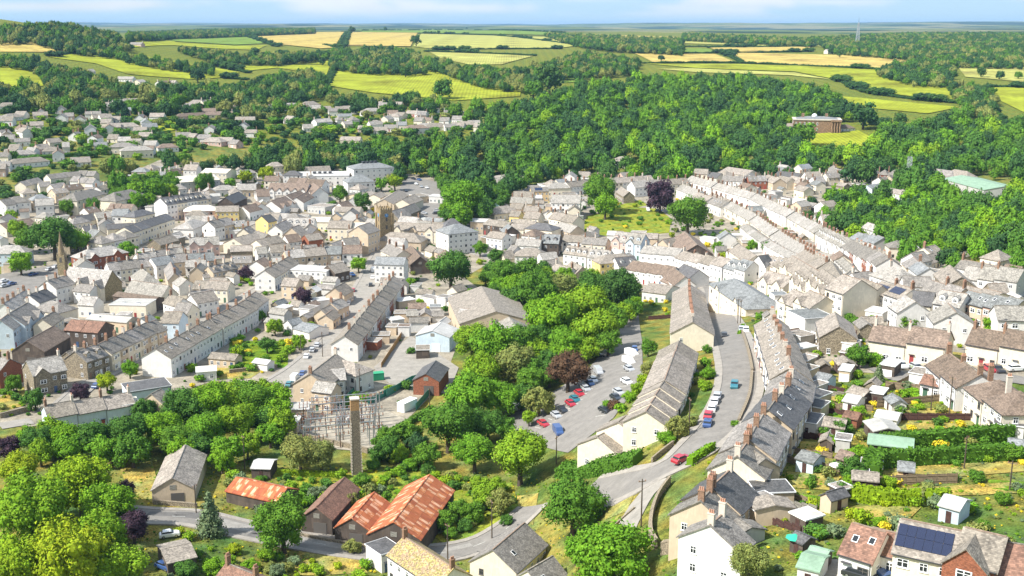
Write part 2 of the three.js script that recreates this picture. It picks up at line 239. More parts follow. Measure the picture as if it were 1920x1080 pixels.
const BLOCKS = [ // x, z, turn, length, depth, eaves, ridge, houses, roof, walls, features, name
[-279.4,-627.4,0.644,12,9,6,9,1,'S','w','hc',''],
[-282.8,-619.8,1.079,6.5,9,6,9,1,'S','w','c',''],
[-261.7,-621.8,0.341,9.3,10,6.5,9.5,1,'L','w','',''],
[-246.5,-638.6,1.33,29.3,12,8,11.5,1,'S','c','h',''],
[-226.1,-645.7,1.182,26.8,13,7,11,1,'S','c','h',''],
[-294.9,-681,1.312,16.7,8,5,7.5,3,'S','c','',''],
[-287.9,-703,0.931,11,8,5,7.5,2,'S','c','',''],
[-280.9,-711.6,0.623,9.4,8,5,7.5,2,'S','c','',''],
[-272.7,-718.3,-0.075,11.2,8,5,7.5,2,'S','wc','',''],
[-284.4,-677.3,0.585,6.6,8,5,7.5,1,'S','c','',''],
[-275.5,-674.4,0.969,9.1,8,5,7.5,2,'S','c','',''],
[-266.7,-696.4,-0.262,16.2,8,5,7.5,3,'S','wc','',''],
[-190.4,-574.8,1.306,38.5,10,7,9.6,5,'D','c','',''],
[-196.4,-543.2,1.031,22.4,10,6.5,9.5,3,'S','cw','h',''],
[-212.6,-602.8,0.039,8.2,9,6.5,9.5,1,'U','w','c',''],
[-202.6,-600.8,1.156,15.5,9,7,9.5,1,'D','c','h',''],
[-221.7,-600.1,0.607,8.5,9,5.5,8,2,'L','c','',''],
[-230,-594.7,0.941,10.1,8,4.5,7,2,'D','c','',''],
[-220.4,-627.6,-0.078,13.5,9,4.5,7,2,'B','c','',''],
[-188.6,-632.2,0.923,27.3,12,9,12.5,4,'D','wc','cd',''],
[-175.1,-624.7,0.253,18.8,10,6,8.5,1,'C','p','h',''],
[-160.3,-624.9,0.169,12.4,9,6,8.5,1,'A','y','',''],
[-154,-579.2,1.068,14.3,9,7,10,2,'S','wt','c',''],
[-170.1,-585,1.429,19.2,11,5,8,1,'L','w','h',''],
[-149.2,-534,0.284,13.7,10,7,10,2,'L','p','gc',''],
[-173.9,-549,1.181,14.1,8,4,6.5,2,'A','s','',''],
[-191.3,-509.9,0.861,22.6,11,6.5,9.8,1,'L','r','hgc',''],
[-185.5,-445.1,1.203,10.8,9,7,10,2,'S','w','c',''],
[-184.5,-423.6,1.318,10.3,9,6,9,2,'D','w','c',''],
[-191.9,-424.4,1.65,13.4,8,5.5,8,1,'L','w','',''],
[-147.2,-444.1,-0.486,20.2,10,4,8.5,1,'L','c','','chapel_hall'],
[-149.8,-436.5,-0.431,21.1,6,4.5,5.5,1,'B','k','',''],
[-171.1,-489,0.617,18.8,9,5.5,8.5,4,'S','wc','c',''],
[-158.9,-494.8,0.826,8.8,9,6,9,1,'U','w','c',''],
[-152.4,-500.8,0.473,8,9,6,9,1,'S','tw','cs',''],
[-142.8,-503.4,0.4,11.6,9,6,9,2,'U','ct','c',''],
[-171.4,-512.4,0.746,8.8,7,4.5,7,2,'L','w','c',''],
[-162.9,-520.4,0.738,12.4,7,4.5,7,2,'S','wc','c',''],
[-157.7,-470.2,-1.038,19.4,8,4,8,1,'L','w','hc',''],
[-147.8,-477.1,-1.211,24.5,6,5,8,1,'S','t','c',''],
[-139.8,-464.1,-0.975,10.8,7,4,6.5,1,'L','w','',''],
[-138.3,-482.7,1.648,9.7,6,5.5,8,1,'L','t','c',''],
[-133.7,-480.5,0.547,5.2,6,3.5,5.5,1,'S','w','',''],
[-128.9,-484.5,0.905,13.3,7,5.5,8,3,'S','t','cd',''],
[-123.2,-450.5,-0.158,15.1,8,5.5,8,3,'A','cw','',''],
[-123.9,-434.3,0.475,9.2,8,5,8,2,'S','wc','c',''],
[-130.2,-529.5,0.188,10,9,5,7,1,'A','s','',''],
[-133.1,-548.8,1.117,17.2,13,5,8,1,'A','c','n','warehouse'],
[-123.5,-501.7,0.123,9.2,8,5.5,8,2,'S','t','s',''],
[-166.2,-660.3,1.48,23.9,10,5,8.5,1,'D','k','n','shop_unit'],
[-149.8,-632.4,1.152,12.1,9,5,8,1,'B','w','',''],
[-260.1,-578.8,1.107,18.6,9,4,6.5,1,'B','c','',''],
[-234,-514.3,0.04,16.1,9,6,9,1,'L','br','hc',''],
[-268.4,-585,1.685,13.2,8,5,7.5,1,'S','w','',''],
[-205.5,-721.7,0.542,25,28,6,8,1,'C','g','','market_hall'],
[-194.3,-740.3,-0.198,18,16,8,10,1,'C','c','',''],
[-180.9,-699.9,0.383,13.8,8,4,6.5,1,'L','w','h',''],
[-167.8,-704.5,0.237,11.3,12,4,7,2,'L','t','',''],
[-167.9,-600.9,-0.016,11.6,8,5,7.5,2,'L','w','',''],
[-145.5,-587.2,0.691,6.9,8,5.5,8,1,'L','yw','s',''],
[-144.2,-583.5,-0.101,8.3,8,4,5,1,'W','w','f',''],
[-159.6,-523.8,0.391,4.5,7,5,7,1,'L','w','c',''],
[-205.1,-578.3,0.395,13.2,7,4.5,6.5,2,'D','c','',''],
[-218.8,-571.4,0.659,6.4,8,4,6.5,1,'D','c','',''],
[-213.8,-543.9,0.902,14.4,7,4,6,1,'A','s','',''],
[-128.9,-763.6,0.105,35.1,24,6,6.5,1,'W','w','f','supermarket'],
[-145.8,-742.6,0.014,11.6,8,8,10.5,1,'D','w','h',''],
[-100.4,-730.9,0.358,17.9,14,7,11,1,'U','w','h',''],
[-98.5,-776.4,0.415,28.7,18,9.5,12.5,1,'U','w','h3','civic_offices'],
[-139.4,-699.9,-0.104,24.9,14,5.5,9.5,1,'B','w','g4','shopping_precinct'],
[-131.6,-718.3,-0.25,24.6,12,6,9.5,4,'B','w','',''],
[-121.4,-692.5,-1.234,23.2,10,6,10,1,'B','w','g',''],
[-134.1,-659.1,1.313,39.2,12,5,9,2,'B','w','g',''],
[-152.5,-679.9,0.321,7.6,10,5,8.5,1,'B','w','',''],
[-146.3,-641.3,-1.077,10.9,9,5,8,1,'B','w','',''],
[-73,-674.1,1.442,38.4,12,5,8,1,'A','t','n','workshop'],
[-62,-664.9,1.294,21.1,11,5,8,1,'A','c','n','workshop'],
[-92.9,-691.2,0.969,15.6,14,4,6,1,'A','t','s',''],
[-83.7,-689.7,1.328,12.9,9,4,6,1,'A','c','',''],
[-94.4,-640.8,-0.07,14.8,10,4.5,6.5,1,'A','c','',''],
[-98.9,-650.9,1.13,9.8,9,4,7.5,1,'B','w','',''],
[-63.3,-614.2,1.109,13.1,9,6,10,1,'S','s','','church_nave'],
[-59,-634.1,1.28,16.4,8,5,8.5,1,'S','s','','church_hall'],
[-48.1,-576.7,-0.277,26.6,10,6,9,3,'A','ct','g',''],
[-44.9,-615.4,-0.366,13.9,9,3.5,3.9,1,'W','c','f',''],
[-27.4,-549.1,0.522,16.5,14,10.5,14,1,'U','w','h3',''],
[-30.9,-573.9,0.23,10.6,9,8,12,1,'D','c','h',''],
[-55.6,-557.8,-0.247,23.4,11,4.5,8,1,'A','t','h',''],
[-56.7,-545.3,-0.227,8.3,8,5,8,1,'L','w','',''],
[-54.3,-517.4,-1.077,17.9,9,6,9,2,'S','c','c',''],
[-53.3,-484.3,-0.134,13.1,9,8.5,11,1,'U','w','3',''],
[-45.1,-512.5,-1.327,27.2,9,4.5,8,1,'B','k','','stone_barn'],
[-101.5,-510.9,0.504,8.8,9,6,9,1,'L','t','c',''],
[-92.9,-515.2,0.464,9.8,9,6,9,1,'A','t','c',''],
[-84.6,-519,0.085,8.1,9,6,9,1,'U','t','c',''],
[-75.8,-520.8,0.113,9.2,9,6,9,1,'B','w','c',''],
[-73.8,-551.2,1.175,11.9,11,10,13.5,1,'S','t','3',''],
[-79.2,-539.2,0.553,7.9,9,6,9,1,'S','w','',''],
[-90.2,-582.8,-0.099,12.3,9,6.5,9.5,2,'A','c','',''],
[-112.4,-590.6,-0.05,14.5,9,6,9.5,2,'L','w','d',''],
[-121.3,-578.7,1.414,16.2,8,6,9,1,'S','w','',''],
[-132,-593.6,1.048,6.8,9,7,10,1,'D','y','',''],
[-110.6,-563.5,1.328,9.2,10,6,10,1,'A','t','',''],
[-101.6,-565.9,-0.992,7.6,8,5.5,9,1,'D','t','',''],
[-101.2,-557.2,0.7,8.1,8,5,7.5,1,'A','r','',''],
[-120.8,-543.6,0.951,14.4,9,5.5,8,3,'A','c','',''],
[-126.2,-556.8,-0.876,12.8,8,5,8,1,'S','t','',''],
[-119.2,-521.9,0.377,4.5,8,5.5,8,1,'L','w','',''],
[-103.1,-481.4,1.407,30.2,9,6,9,4,'A','wc','c',''],
[-88.8,-485.9,-0.233,17.8,10,5.5,5.9,1,'W','w','f',''],
[-101.5,-493.2,-0.854,13,8,3.5,3.8,1,'W','g','f',''],
[-78.4,-486.4,0.884,8.6,9,4.5,7.5,1,'A','k','',''],
[-16.9,-603.7,-0.146,10,10,5,6,1,'W','t','',''],
[-6.3,-589.3,-0.637,15.4,10,5.5,7.5,2,'A','k','',''],
[-13.2,-647.7,0.973,13.4,9,3.2,5.6,1,'G','t','',''],
[-5.5,-636.4,0.599,16.8,9,3.5,7,1,'A','c','h',''],
[-9.7,-748.9,1.139,45.4,24,5,7,1,'A','t','n','factory_hall'],
[-44.3,-691,-0.193,12.8,9,4,4.4,1,'W','w','f',''],
[-70.3,-444.5,1.334,10.3,8,4.5,7.5,1,'A','t','',''],
[-91.7,-455.7,-0.283,6.7,7,5.5,8,1,'A','t','',''],
[-126.8,-669.5,1.473,23,9,5,8,1,'B','w','',''],
[-112.6,-657.3,-0.44,12.3,12,4,4.3,1,'A','g','f',''],
[-124.7,-620.3,-0.137,23.2,10,4,6,4,'L','w','',''],
[-104.6,-607.3,-0.117,10.5,9,5,7,1,'C','c','',''],
[-80.6,-583.7,-0.008,6.3,8,6,8.5,1,'C','w','',''],
[-75,-594.2,-0.404,5.3,8,6,8.5,1,'L','w','',''],
[-85.4,-534.5,1.223,10.7,8,5.5,8,1,'S','c','',''],
[-1.1,-574.4,-1.302,7.4,8,5,8,1,'U','k','',''],
[-2.6,-516.8,0.537,5.7,8,4,7,1,'A','c','',''],
[-57.4,-693.5,-0.927,12.4,8,4,4.4,1,'A','t','f',''],
[-60.4,-640.7,1.24,13.1,8,4,7,1,'A','s','',''],
[-136.6,-785.1,0.378,17,9,4,7,1,'A','c','',''],
[-2.5,-566.9,-0.637,5.8,7,4,4.3,1,'W','w','f',''],
[-113.6,-494.5,1.37,8.7,8,5.5,8,1,'B','w','',''],
[43,-725.8,0.728,23.3,9,5.5,8.5,4,'A','w','c',''],
[77,-743.7,0.425,35.8,9,5.5,8.5,6,'A','wc','c',''],
[105.8,-732.5,0.386,19.5,9,5.5,8.5,3,'A','c','c',''],
[81.6,-716.3,0.515,12.1,9,6,9.5,1,'L','w','c',''],
[91.1,-720.3,0.285,7.9,9,6,9.5,1,'S','w','cs',''],
[29.5,-717.8,0.191,15.9,9,5,8,1,'L','c','hc',''],
[17,-697.5,0.12,10.8,8,6,8,1,'S','o','p',''],
[31.6,-646.2,-0.12,16.7,12,8,12,1,'L','w','c','chapel'],
[29.6,-601.1,-0.842,18.6,9,6,9,2,'A','c','c',''],
[29.7,-575.9,-1.015,15.3,9,5.5,8.5,1,'L','t','',''],
[7.5,-681.1,-0.203,12.1,9,5,8,2,'A','c','',''],
[6.3,-661.1,-0.254,13.1,9,5,8,2,'L','t','c',''],
[3.5,-643.9,-0.428,7.6,8,4.5,7,1,'A','t','',''],
[11.6,-635.6,-0.249,8.2,8,4.5,7,1,'A','t','c',''],
[8.6,-587.5,-0.77,12.2,9,5,8,2,'A','t','',''],
[2.6,-623.5,-0.388,5.7,8,4,6.5,1,'A','y','',''],
[6.1,-577.5,-0.23,12.5,10,6,8,2,'A','c','',''],
[16,-572.2,-0.52,15.7,10,7,9.5,1,'D','c','h',''],
[20,-541.9,-0.215,7.5,10,6.5,10,1,'U','k','d',''],
[31.3,-547.4,-0.321,10.6,9,6,8.5,1,'A','w','',''],
[41.4,-541.9,-0.38,12,9,6,8.5,2,'S','c','c',''],
[57.8,-536.2,-0.571,15.5,10,8,12,2,'L','pb','gd',''],
[69.4,-559.9,-0.233,9.5,8,5,7,1,'A','t','',''],
[86.2,-531.4,-1.55,34.6,15,5,9.5,1,'B','k','','drill_hall'],
[70.4,-510.1,-0.582,19,11,7.5,10,3,'L','w','c',''],
[85.7,-482.3,-1.115,35.3,10,7,9.5,4,'A','w','c',''],
[95.9,-455.2,-1.106,13.9,9,6.5,10,2,'U','w','d',''],
[103.3,-451.6,0.56,5.1,9,7,11,1,'D','w','g',''],
[62.1,-477.8,-0.843,24.9,10,5.5,8.5,4,'B','w','',''],
[69.7,-456.3,-1.442,18.2,9,5,8.5,1,'B','w','',''],
[76.2,-465.1,-1.204,12.8,10,5,8.5,1,'D','w','',''],
[31.8,-520,-0.576,12.3,9,5.5,8.5,2,'A','w','cd',''],
[41.6,-513.6,-0.442,10.2,9,5.5,8.5,1,'L','w','cd',''],
[46.9,-503.5,0.317,17.9,10,5.5,8.5,1,'A','y','h',''],
[51.1,-498.9,0.353,9.7,9,5,8,1,'D','w','d',''],
[8.8,-516.9,-0.082,14.4,9,5.5,8.5,1,'A','w','h',''],
[16.3,-511.6,0.425,7.9,8,5,7.5,1,'L','w','',''],
[23.1,-483.6,-0.938,11.7,8,4.5,7,1,'A','w','c',''],
[28.8,-485.5,-1.225,12.8,7,4.5,7.5,1,'A','t','',''],
[16.3,-495.2,0.853,12.3,8,4.5,7,1,'A','t','',''],
[8.5,-539.7,-0.248,12.1,9,5.5,8,2,'L','w','c',''],
[1.3,-524.2,-0.885,4.5,8,5,8,1,'S','w','',''],
[131.9,-778.3,-0.311,9.4,9,5.5,8.5,1,'A','c','',''],
[139.2,-759.7,-0.941,8.7,9,5.5,8.5,1,'D','c','c',''],
[159.6,-780.9,-0.992,24.8,16,5,8,1,'A','c','',''],
[147.7,-743.5,-0.367,13.9,9,5.5,8.5,2,'S','w','c',''],
[162.3,-741.3,0.092,12.2,9,5.5,8.5,2,'S','r','cs',''],
[112.2,-693.1,-1.304,28.6,9,5.5,8.5,4,'L','w','c',''],
[115.6,-665.3,-1.356,21.2,9,5.5,8.5,2,'A','w','c',''],
[121.3,-648.1,-1.353,23.8,9,5.5,8.5,3,'S','w','cs',''],
[105.8,-494.4,-1.478,26.4,9,5,8,1,'A','c','',''],
[60.6,-444,-0.546,10.3,14,4,6,1,'A','w','','garage_block'],
[83.2,-387.8,-1.42,38.8,14,7,10.5,1,'U','c','hg',''],
[76.5,-540.3,0.747,8.1,8,5,8,1,'A','t','',''],
[100.7,-563.6,-0.591,7.7,5,2.6,3,1,'W','w','fn','garden_shed'],
[115,-566.1,0.211,5.8,5,2.6,3,1,'W','w','fn','garden_shed'],
[71,-697.8,-1.43,21.1,7,4,7,1,'A','s','',''],
[68.1,-458.3,-1.184,8.8,8,4,7,1,'B','w','',''],
[188.5,-757.8,-0.89,18.8,9,5.5,8.5,2,'D','c','c',''],
[200.3,-744.8,0.187,11.1,9,6.5,10,1,'A','w','c',''],
[227.6,-769.3,-0.144,23.2,10,4.5,8,1,'S','c','hc',''],
[240.8,-764.8,-0.539,21.5,10,4.5,8,1,'S','c','hc',''],
[254.1,-752,-0.612,25.4,9,5.5,8.5,4,'S','cr','hc',''],
[286.4,-742.3,-1.06,24.1,10,4.5,8,1,'S','c','hc',''],
[294.1,-732.1,-1.159,20.1,9,4.5,8,1,'A','c','h',''],
[284.8,-675,-1.451,50.3,26,6,8,1,'G','g','n','green_sports_hall'],
[173.6,-739.9,-1.443,22.4,9,5,8,3,'A','t','c',''],
[180.9,-736.8,-1.177,13.1,8,5,8,1,'A','c','c',''],
[188.4,-733.4,-1.286,16.8,8,5,8,1,'A','t','c',''],
[172,-638,-0.918,14.1,9,3.5,5.5,1,'S','k','',''],
[228.2,-703.5,0.7,14.9,8,3.5,5.5,1,'U','b','',''],
[233.8,-667.4,-1.235,20.8,10,4,6,2,'A','w','',''],
[161.8,-496.8,-1.397,23.4,9,4,6.5,4,'U','g','',''],
[109.5,-450.1,-1.407,23.5,10,6,9,4,'A','c','s',''],
[110.8,-413.8,-1.479,29.6,10,6.5,10,1,'A','c','g',''],
[101,-355.1,-1.553,39.6,11,7,10.5,2,'A','c','gd',''],
[97.8,-314.6,-1.169,8,12,9,12.5,1,'A','c','3',''],
[105.5,-320,-1.277,10,10,6,9.5,1,'A','c','',''],
[99.2,-403.5,-1.066,14,10,6,9,1,'A','c','g',''],
[87.3,-319.9,-1.268,17.2,10,6,9,2,'A','c','g',''],
[126.9,-447.6,-1.077,10.9,9,5,8,1,'L','t','',''],
[123.1,-401.1,-1.639,18.9,9,5,8.5,1,'L','w','gd',''],
[123.5,-351,-1.26,14.4,10,6,9.5,1,'L','w','hc',''],
[135.6,-334.6,-1.735,17.2,9,6,9,1,'A','s','',''],
[145.4,-337.7,-0.754,9.7,9,6,9,2,'L','gw','c',''],
[151.3,-331.3,-0.769,6.7,9,6,9,1,'L','gw','c',''],
[111.3,-315.4,-1.22,13.9,9,6,8.5,2,'A','w','cp',''],
[125.6,-314.2,-1.186,13.1,9,5,8,2,'S','t','c',''],
[134.8,-311.3,-1.119,12.6,9,5,6.5,2,'A','c','',''],
[120.7,-297.4,-0.791,7.2,9,6,9,1,'L','w','d',''],
[129.7,-292,-1.096,17.4,9,6,8.5,4,'U','pt','s',''],
[115.5,-305.1,-0.506,5.3,8,5,8,1,'D','c','',''],
[140.6,-316.7,0.061,5.1,7,4,7,1,'A','s','',''],
[115.5,-389.9,-1.72,30.7,8,5,8,1,'A','t','',''],
[158.4,-418.2,0.737,8.2,6,3,5.5,1,'A','c','',''],
[149.2,-395.4,-0.993,9,6,3,3.3,1,'A','k','fn','garden_shed'],
[-176.4,-388,1.581,17,11,7,11,1,'S','b','gc',''],
[-176.2,-376,1.667,8,8,7,10.5,1,'L','b','',''],
[-171.7,-408.3,-0.483,13.1,9,6,9,1,'S','c','h',''],
[-158.2,-362.5,1.499,18.7,11,5,8.5,1,'B','k','n','brown_hall'],
[-149,-381.1,-0.231,13.2,10,6,8.5,2,'T','k','',''],
[-148.3,-402.1,-0.304,17.4,7,4.2,5.4,1,'W','t','s',''],
[-148.2,-424.9,-0.083,14.5,10,5,5.4,1,'W','c','fs',''],
[-135.9,-343.2,1.181,9.4,9,6,9,2,'S','s','dbc',''],
[-130.6,-363.4,1.363,30.7,9,6,9,6,'S','ctc','bc',''],
[-126.2,-379.4,1.152,4.5,9,6,9,1,'S','t','',''],
[-142.4,-326.6,0.702,9.8,10,6.5,10,1,'L','s','gbc',''],
[-110.1,-361.6,1.41,39.6,10,6.5,9.5,5,'A','w','cs',''],
[-103.7,-396.5,1.369,28.9,10,6.5,9.5,4,'A','w','c',''],
[-100.7,-418.4,1.462,13.4,10,6.5,9.5,2,'A','w','c',''],
[-122.8,-394.2,-0.09,6.5,9,6,9,1,'A','b','',''],
[-122.4,-407.8,-0.326,6.1,8,6,9,1,'S','c','',''],
[-121.9,-427.7,0.876,9.9,8,5.5,8.5,2,'A','w','',''],
[-117.2,-294.4,0.619,23,8,5,7.5,3,'A','b','c',''],
[-109,-318.6,0.524,12.4,9,4.5,5.0,1,'D','b','f',''],
[-100.4,-301.1,1.255,4.5,8,5,8,1,'A','t','',''],
[-94.9,-355.8,-0.27,9.6,5,3,4.2,1,'A','t','','outbuilding'],
[-97.3,-341.1,0.282,6.1,6,3,3.3,1,'C','w','f',''],
[-156.4,-330.9,-0.405,4.5,9,5.5,8.5,1,'S','r','c',''],
[-164,-423.3,-0.222,6.7,7,5,7.5,1,'L','w','',''],
[-190.4,-416,1.657,23.4,8,5.5,8.5,4,'L','w','c',''],
[-107.9,-299.9,0.469,4.5,6,5.2,5.6,1,'C','w','f',''],
[-52.7,-407.5,1.5,94.6,9,6,9,11,'A','wrt','c',''],
[-56.9,-323.7,1.352,20.8,11,6.5,10,1,'A','t','c',''],
[-53.4,-322.9,0.263,5.6,7,6,8.6,1,'L','w','',''],
[-53.9,-310.2,-0.359,6.4,6,6,8.2,1,'L','t','',''],
[-51.1,-331.3,-0.586,14.6,8,6,8.6,1,'A','w','h',''],
[-70.8,-412.7,1.22,7.7,6,4,6.2,1,'A','t','','stone_outbuilding'],
[-68.7,-407.3,1.39,8.2,6,3.6,5.6,1,'A','t','','stone_outbuilding'],
[-68.1,-421.3,1.176,7.9,6.5,4.4,6.8,1,'L','t','c','stone_outbuilding'],
[-73.6,-395.8,-0.712,9.1,9,2.6,4,1,'U','w','n','garage'],
[-75.4,-439.9,0.541,12.6,6,3,3.4,1,'W','w','fn','garage'],
[-26,-375.6,1.35,11.5,12,5.5,7.5,1,'W','b','n','corrugated_shed'],
[-24.9,-329.5,1.412,13.5,8,4.6,6.8,1,'D','r','n','brick_substation_building'],
[-12.5,-397.9,-0.32,13.5,8,5.5,7.6,2,'L','w','',''],
[-8.8,-405.4,-1.413,39.8,26,6,10,1,'A','t','n','warehouse'],
[-0.5,-383.1,-1.367,23.4,13,4,7,1,'L','t','n','warehouse'],
[-60.5,-301.6,0.085,6,6,3.6,3.9,1,'W','t','fn','switch_room'],
[-61.3,-289.6,-0.012,6.2,6,3.6,3.9,1,'W','t','fn','switch_room'],
[-30.2,-364.7,0.074,4.5,6,3,3.4,1,'A','k','fn','outbuilding'],
[-49.2,-376.6,-0.226,6.1,5,3,3.2,1,'A','r','fn','rear_extension'],
[-46.5,-384.5,0.066,5.7,5,3,3.2,1,'A','t','fn','rear_extension'],
[-43.8,-395.9,-0.107,3.7,5,3,3.2,1,'A','t','fn','rear_extension'],
[-43.7,-406.1,0.541,4.9,5,3,3.2,1,'W','g','fn','rear_extension'],
[-40.9,-416.1,0.023,8.2,5,3,3.2,1,'A','t','fn','rear_extension'],
[-43.3,-436.8,0.609,7.4,5,3,3.2,1,'W','t','fn','rear_extension'],
[-24.1,-442.5,0.924,5.9,5,2.5,3.5,1,'A','k','n','garden_shed'],
[-35.8,-450.4,-0.238,6.9,5,2.8,4,1,'A','w','n','garden_shed'],
[-81.6,-352.4,-0.416,5.8,4,2.4,3.2,1,'W','w','n','garden_shed'],
[59,-359.4,-1.72,115.4,12,6.5,10,18,'A','ctc','c',''],
[41.3,-269.4,1.359,10.9,9.5,5.6,8.4,2,'A','c','',''],
[37,-251.3,1.334,24.5,9.5,5.6,8.4,4,'A','c','',''],
[30.9,-230.3,1.225,17.3,9.5,5.8,8.6,4,'A','c','',''],
[24.1,-231.7,1.094,5,10,5,7.8,1,'A','c','',''],
[20,-230.8,0.949,5.3,10,5,7.8,1,'A','c','',''],
[64,-256.9,-1.727,59.1,8.6,6,9,7,'A','tcw','cs',''],
[56.4,-216.4,1.252,11.9,9,6.3,9.3,2,'S','t','cs',''],
[50.4,-201.6,1.138,18,9,6.3,9.3,3,'D','tc','cs',''],
[84,-305.4,-1.293,9.9,9,5,5.4,1,'U','w','fn','blue_and_white_workshop'],
[83.6,-278.8,-1.772,14.8,9,5,8,1,'A','s','',''],
[96.1,-259.9,-0.592,17.8,8.5,5,8,2,'B','c','c',''],
[114,-249.1,-0.708,14.9,8.5,5,8,2,'B','c','c',''],
[93.4,-221.9,-1.591,17.8,9,5.2,8,2,'B','w','c',''],
[93.9,-201.6,-1.567,17.6,9.5,5.2,8.2,2,'B','c','hc',''],
[107.1,-292.6,-1.551,7.3,9,6,9,1,'L','w','',''],
[112.3,-277.3,-1.735,9.6,10,6,9,1,'L','w','',''],
[103.6,-307.5,-0.658,4.9,6,3,3.4,1,'W','w','fn','garage'],
[78.6,-253.3,-1.592,4.6,4,2.3,3.2,1,'A','k','n','garden_shed'],
[73.3,-224.2,-0.937,4,4,2.4,3.4,1,'A','k','n','garden_shed'],
[76.8,-224,-0.528,3,4.5,2.5,2.8,1,'W','k','fn','garden_shed'],
[70.4,-219.2,-0.672,2.9,4.5,2.4,3.2,1,'W','w','n','garden_shed'],
[66.5,-207.1,-0.598,2.7,3.5,2.3,3,1,'T','r','n','garden_shed'],
[73.5,-207.4,-0.522,4.1,4.5,1.8,2.4,1,'W','w','n','garden_shed'],
[78.3,-217.4,-1.542,4.1,3,1.9,2.7,1,'U','w','n','greenhouse'],
[90,-235.5,-0.623,3.8,5,3,3.3,1,'A','w','fn','garage'],
[87,-246.4,-0.608,3.2,5.5,2.8,3,1,'W','k','fn','garage'],
[89.4,-225.8,-0.694,4.5,5,3,4.4,1,'T','w','',''],
[91.5,-215.9,-0.366,3.6,5,3,3.3,1,'D','w','fn','rear_extension'],
[91.2,-194.5,-0.405,4.9,5,3,3.3,1,'D','w','fn','rear_extension'],
[77.1,-287.9,-1.07,5,5,2.8,3,1,'A','g','fn','rear_extension'],
[73.5,-271.4,-1.04,3.7,5,2.8,3,1,'W','t','fn','rear_extension'],
[70.6,-258.3,-0.731,3.1,5,2.8,3.4,1,'A','t','fn','rear_extension'],
[68.4,-248.1,-0.801,2.8,5,2.8,3.4,1,'A','t','fn','rear_extension'],
[66.4,-232.9,-0.836,2.4,5,2.8,3.4,1,'A','g','fn','rear_extension'],
[64.5,-224.9,-0.829,3.5,5,2.8,3.2,1,'D','t','fn','rear_extension'],
[62,-217.2,-0.618,3.9,5,2.8,3.2,1,'D','t','fn','rear_extension'],
[58.1,-206.6,-0.496,3.6,6,2.8,3.2,1,'D','w','fn','rear_extension'],
[70.2,-240.1,-0.736,3.2,4.5,2.4,3.2,1,'U','b','n','garden_shed'],
[76.7,-245.9,-0.467,2.4,5,2.6,3,1,'W','t','fn','garage'],
[85.6,-271.9,-0.735,2.7,5,2.8,3.1,1,'W','w','fn','garage'],
[69.4,-198.4,-1.531,5.4,5,2.2,2.8,1,'W','k','n','garden_shed'],
[-79.3,-250.4,1.706,20.9,9.5,3.6,6.4,1,'A','t','n','derelict_asbestos_barn'],
[-67.8,-208.3,0.519,5.6,9,2.8,3.8,1,'A','k','n','grey_roofed_carport'],
[-50.4,-191.6,-0.617,8.4,8,5,7.5,1,'T','w','c',''],
[-57.8,-241.5,-0.461,14.4,8,3.2,5,1,'R','k','n','rusty_roofed_shed'],
[-40.5,-233.4,1.35,16.9,7,4,6.5,1,'T','k','n','tiled_barn'],
[-32.4,-227,1.343,13.8,8,3.6,6.2,1,'R','k','n','rusty_roofed_barn'],
[-21.8,-228.2,1.349,25.8,11.5,4.5,7.8,1,'R','k','n','rusty_roofed_barn'],
[-16.3,-199.9,-0.896,16.9,8,5.5,8.2,1,'M','w','c',''],
[-0.6,-200.6,1.091,13.2,10,6,9.5,1,'S','c','s',''],
[5.1,-185.6,0.879,7.2,8,4.5,7.6,1,'S','c','s',''],
[-61.2,-259.5,-0.08,4.7,6,2.6,3.4,1,'W','k','n','small_shed'],
[-26.2,-210.5,0.669,4.8,6,4,4.4,1,'D','w','f',''],
[38.2,-175,1.136,7,9.5,5.5,8.5,1,'S','c','c',''],
[32.4,-162.2,1.021,7.9,9.5,5.8,9,1,'D','t','c',''],
[29.1,-156.8,1.058,4.5,9.5,5.8,9,1,'S','t','c',''],
[28.9,-146.5,0.967,4.5,9.5,5.6,8.6,1,'S','w','c',''],
[40.7,-176,-1.24,5.8,6,5,7,1,'S','t','','rear_wing'],
[38.6,-162.3,-1.074,4.9,6,3,3.3,1,'S','t','fn','rear_extension'],
[34.4,-153.2,-1.139,3.2,5,2.6,3.4,1,'S','g','n','rear_extension'],
[53.7,-132.5,-0.517,7.6,8.5,5.2,8,1,'A','c','p',''],
[59.1,-129.2,-0.602,4.9,8.5,5.2,8,1,'A','r','G',''],
[47.5,-137.7,-0.705,4.5,8,3.2,6,1,'T','w','s',''],
[50.3,-137.9,-0.596,4.5,6,3,5,1,'T','w','',''],
[63,-128,-0.387,4.5,8,4,6.5,1,'T','w','',''],
[64.7,-172.4,-0.333,2.4,3.2,2.2,3,1,'U','o','n','orange_garden_shed'],
[65,-152.9,-0.719,2.9,4.5,2.5,3.3,1,'W','b','n','pale_garden_chalet'],
[43.9,-154.8,-1.044,3.2,3.6,2.2,2.5,1,'C','k','fn','garden_shed'],
[51.9,-182.8,-0.788,3.3,4,2.4,3.2,1,'U','b','n','pale_blue_shed'],
[41.9,-140.3,-0.642,2.4,3,2.2,2.8,1,'G','k','n','garden_shed'],
[40.2,-137.3,-0.519,2.8,5,2.6,3.3,1,'G','w','n','green_roofed_garage'],
[67.2,-187.3,-0.356,7.4,5,2.6,3.4,1,'G','k','n','green_roofed_garage'],
[41.3,-146.8,-0.989,2.4,2.6,1.8,2.4,1,'D','k','n','garden_shed'],
[87,-182.1,-0.411,2.4,4,2.4,3.2,1,'U','b','n','garden_shed'],
[41.7,-168.1,-1.487,4.8,6,3,3.4,1,'D','t','fn','rear_extension'],
[39.9,-160.2,-1.471,3.7,6,3,3.6,1,'A','t','n','rear_extension'],
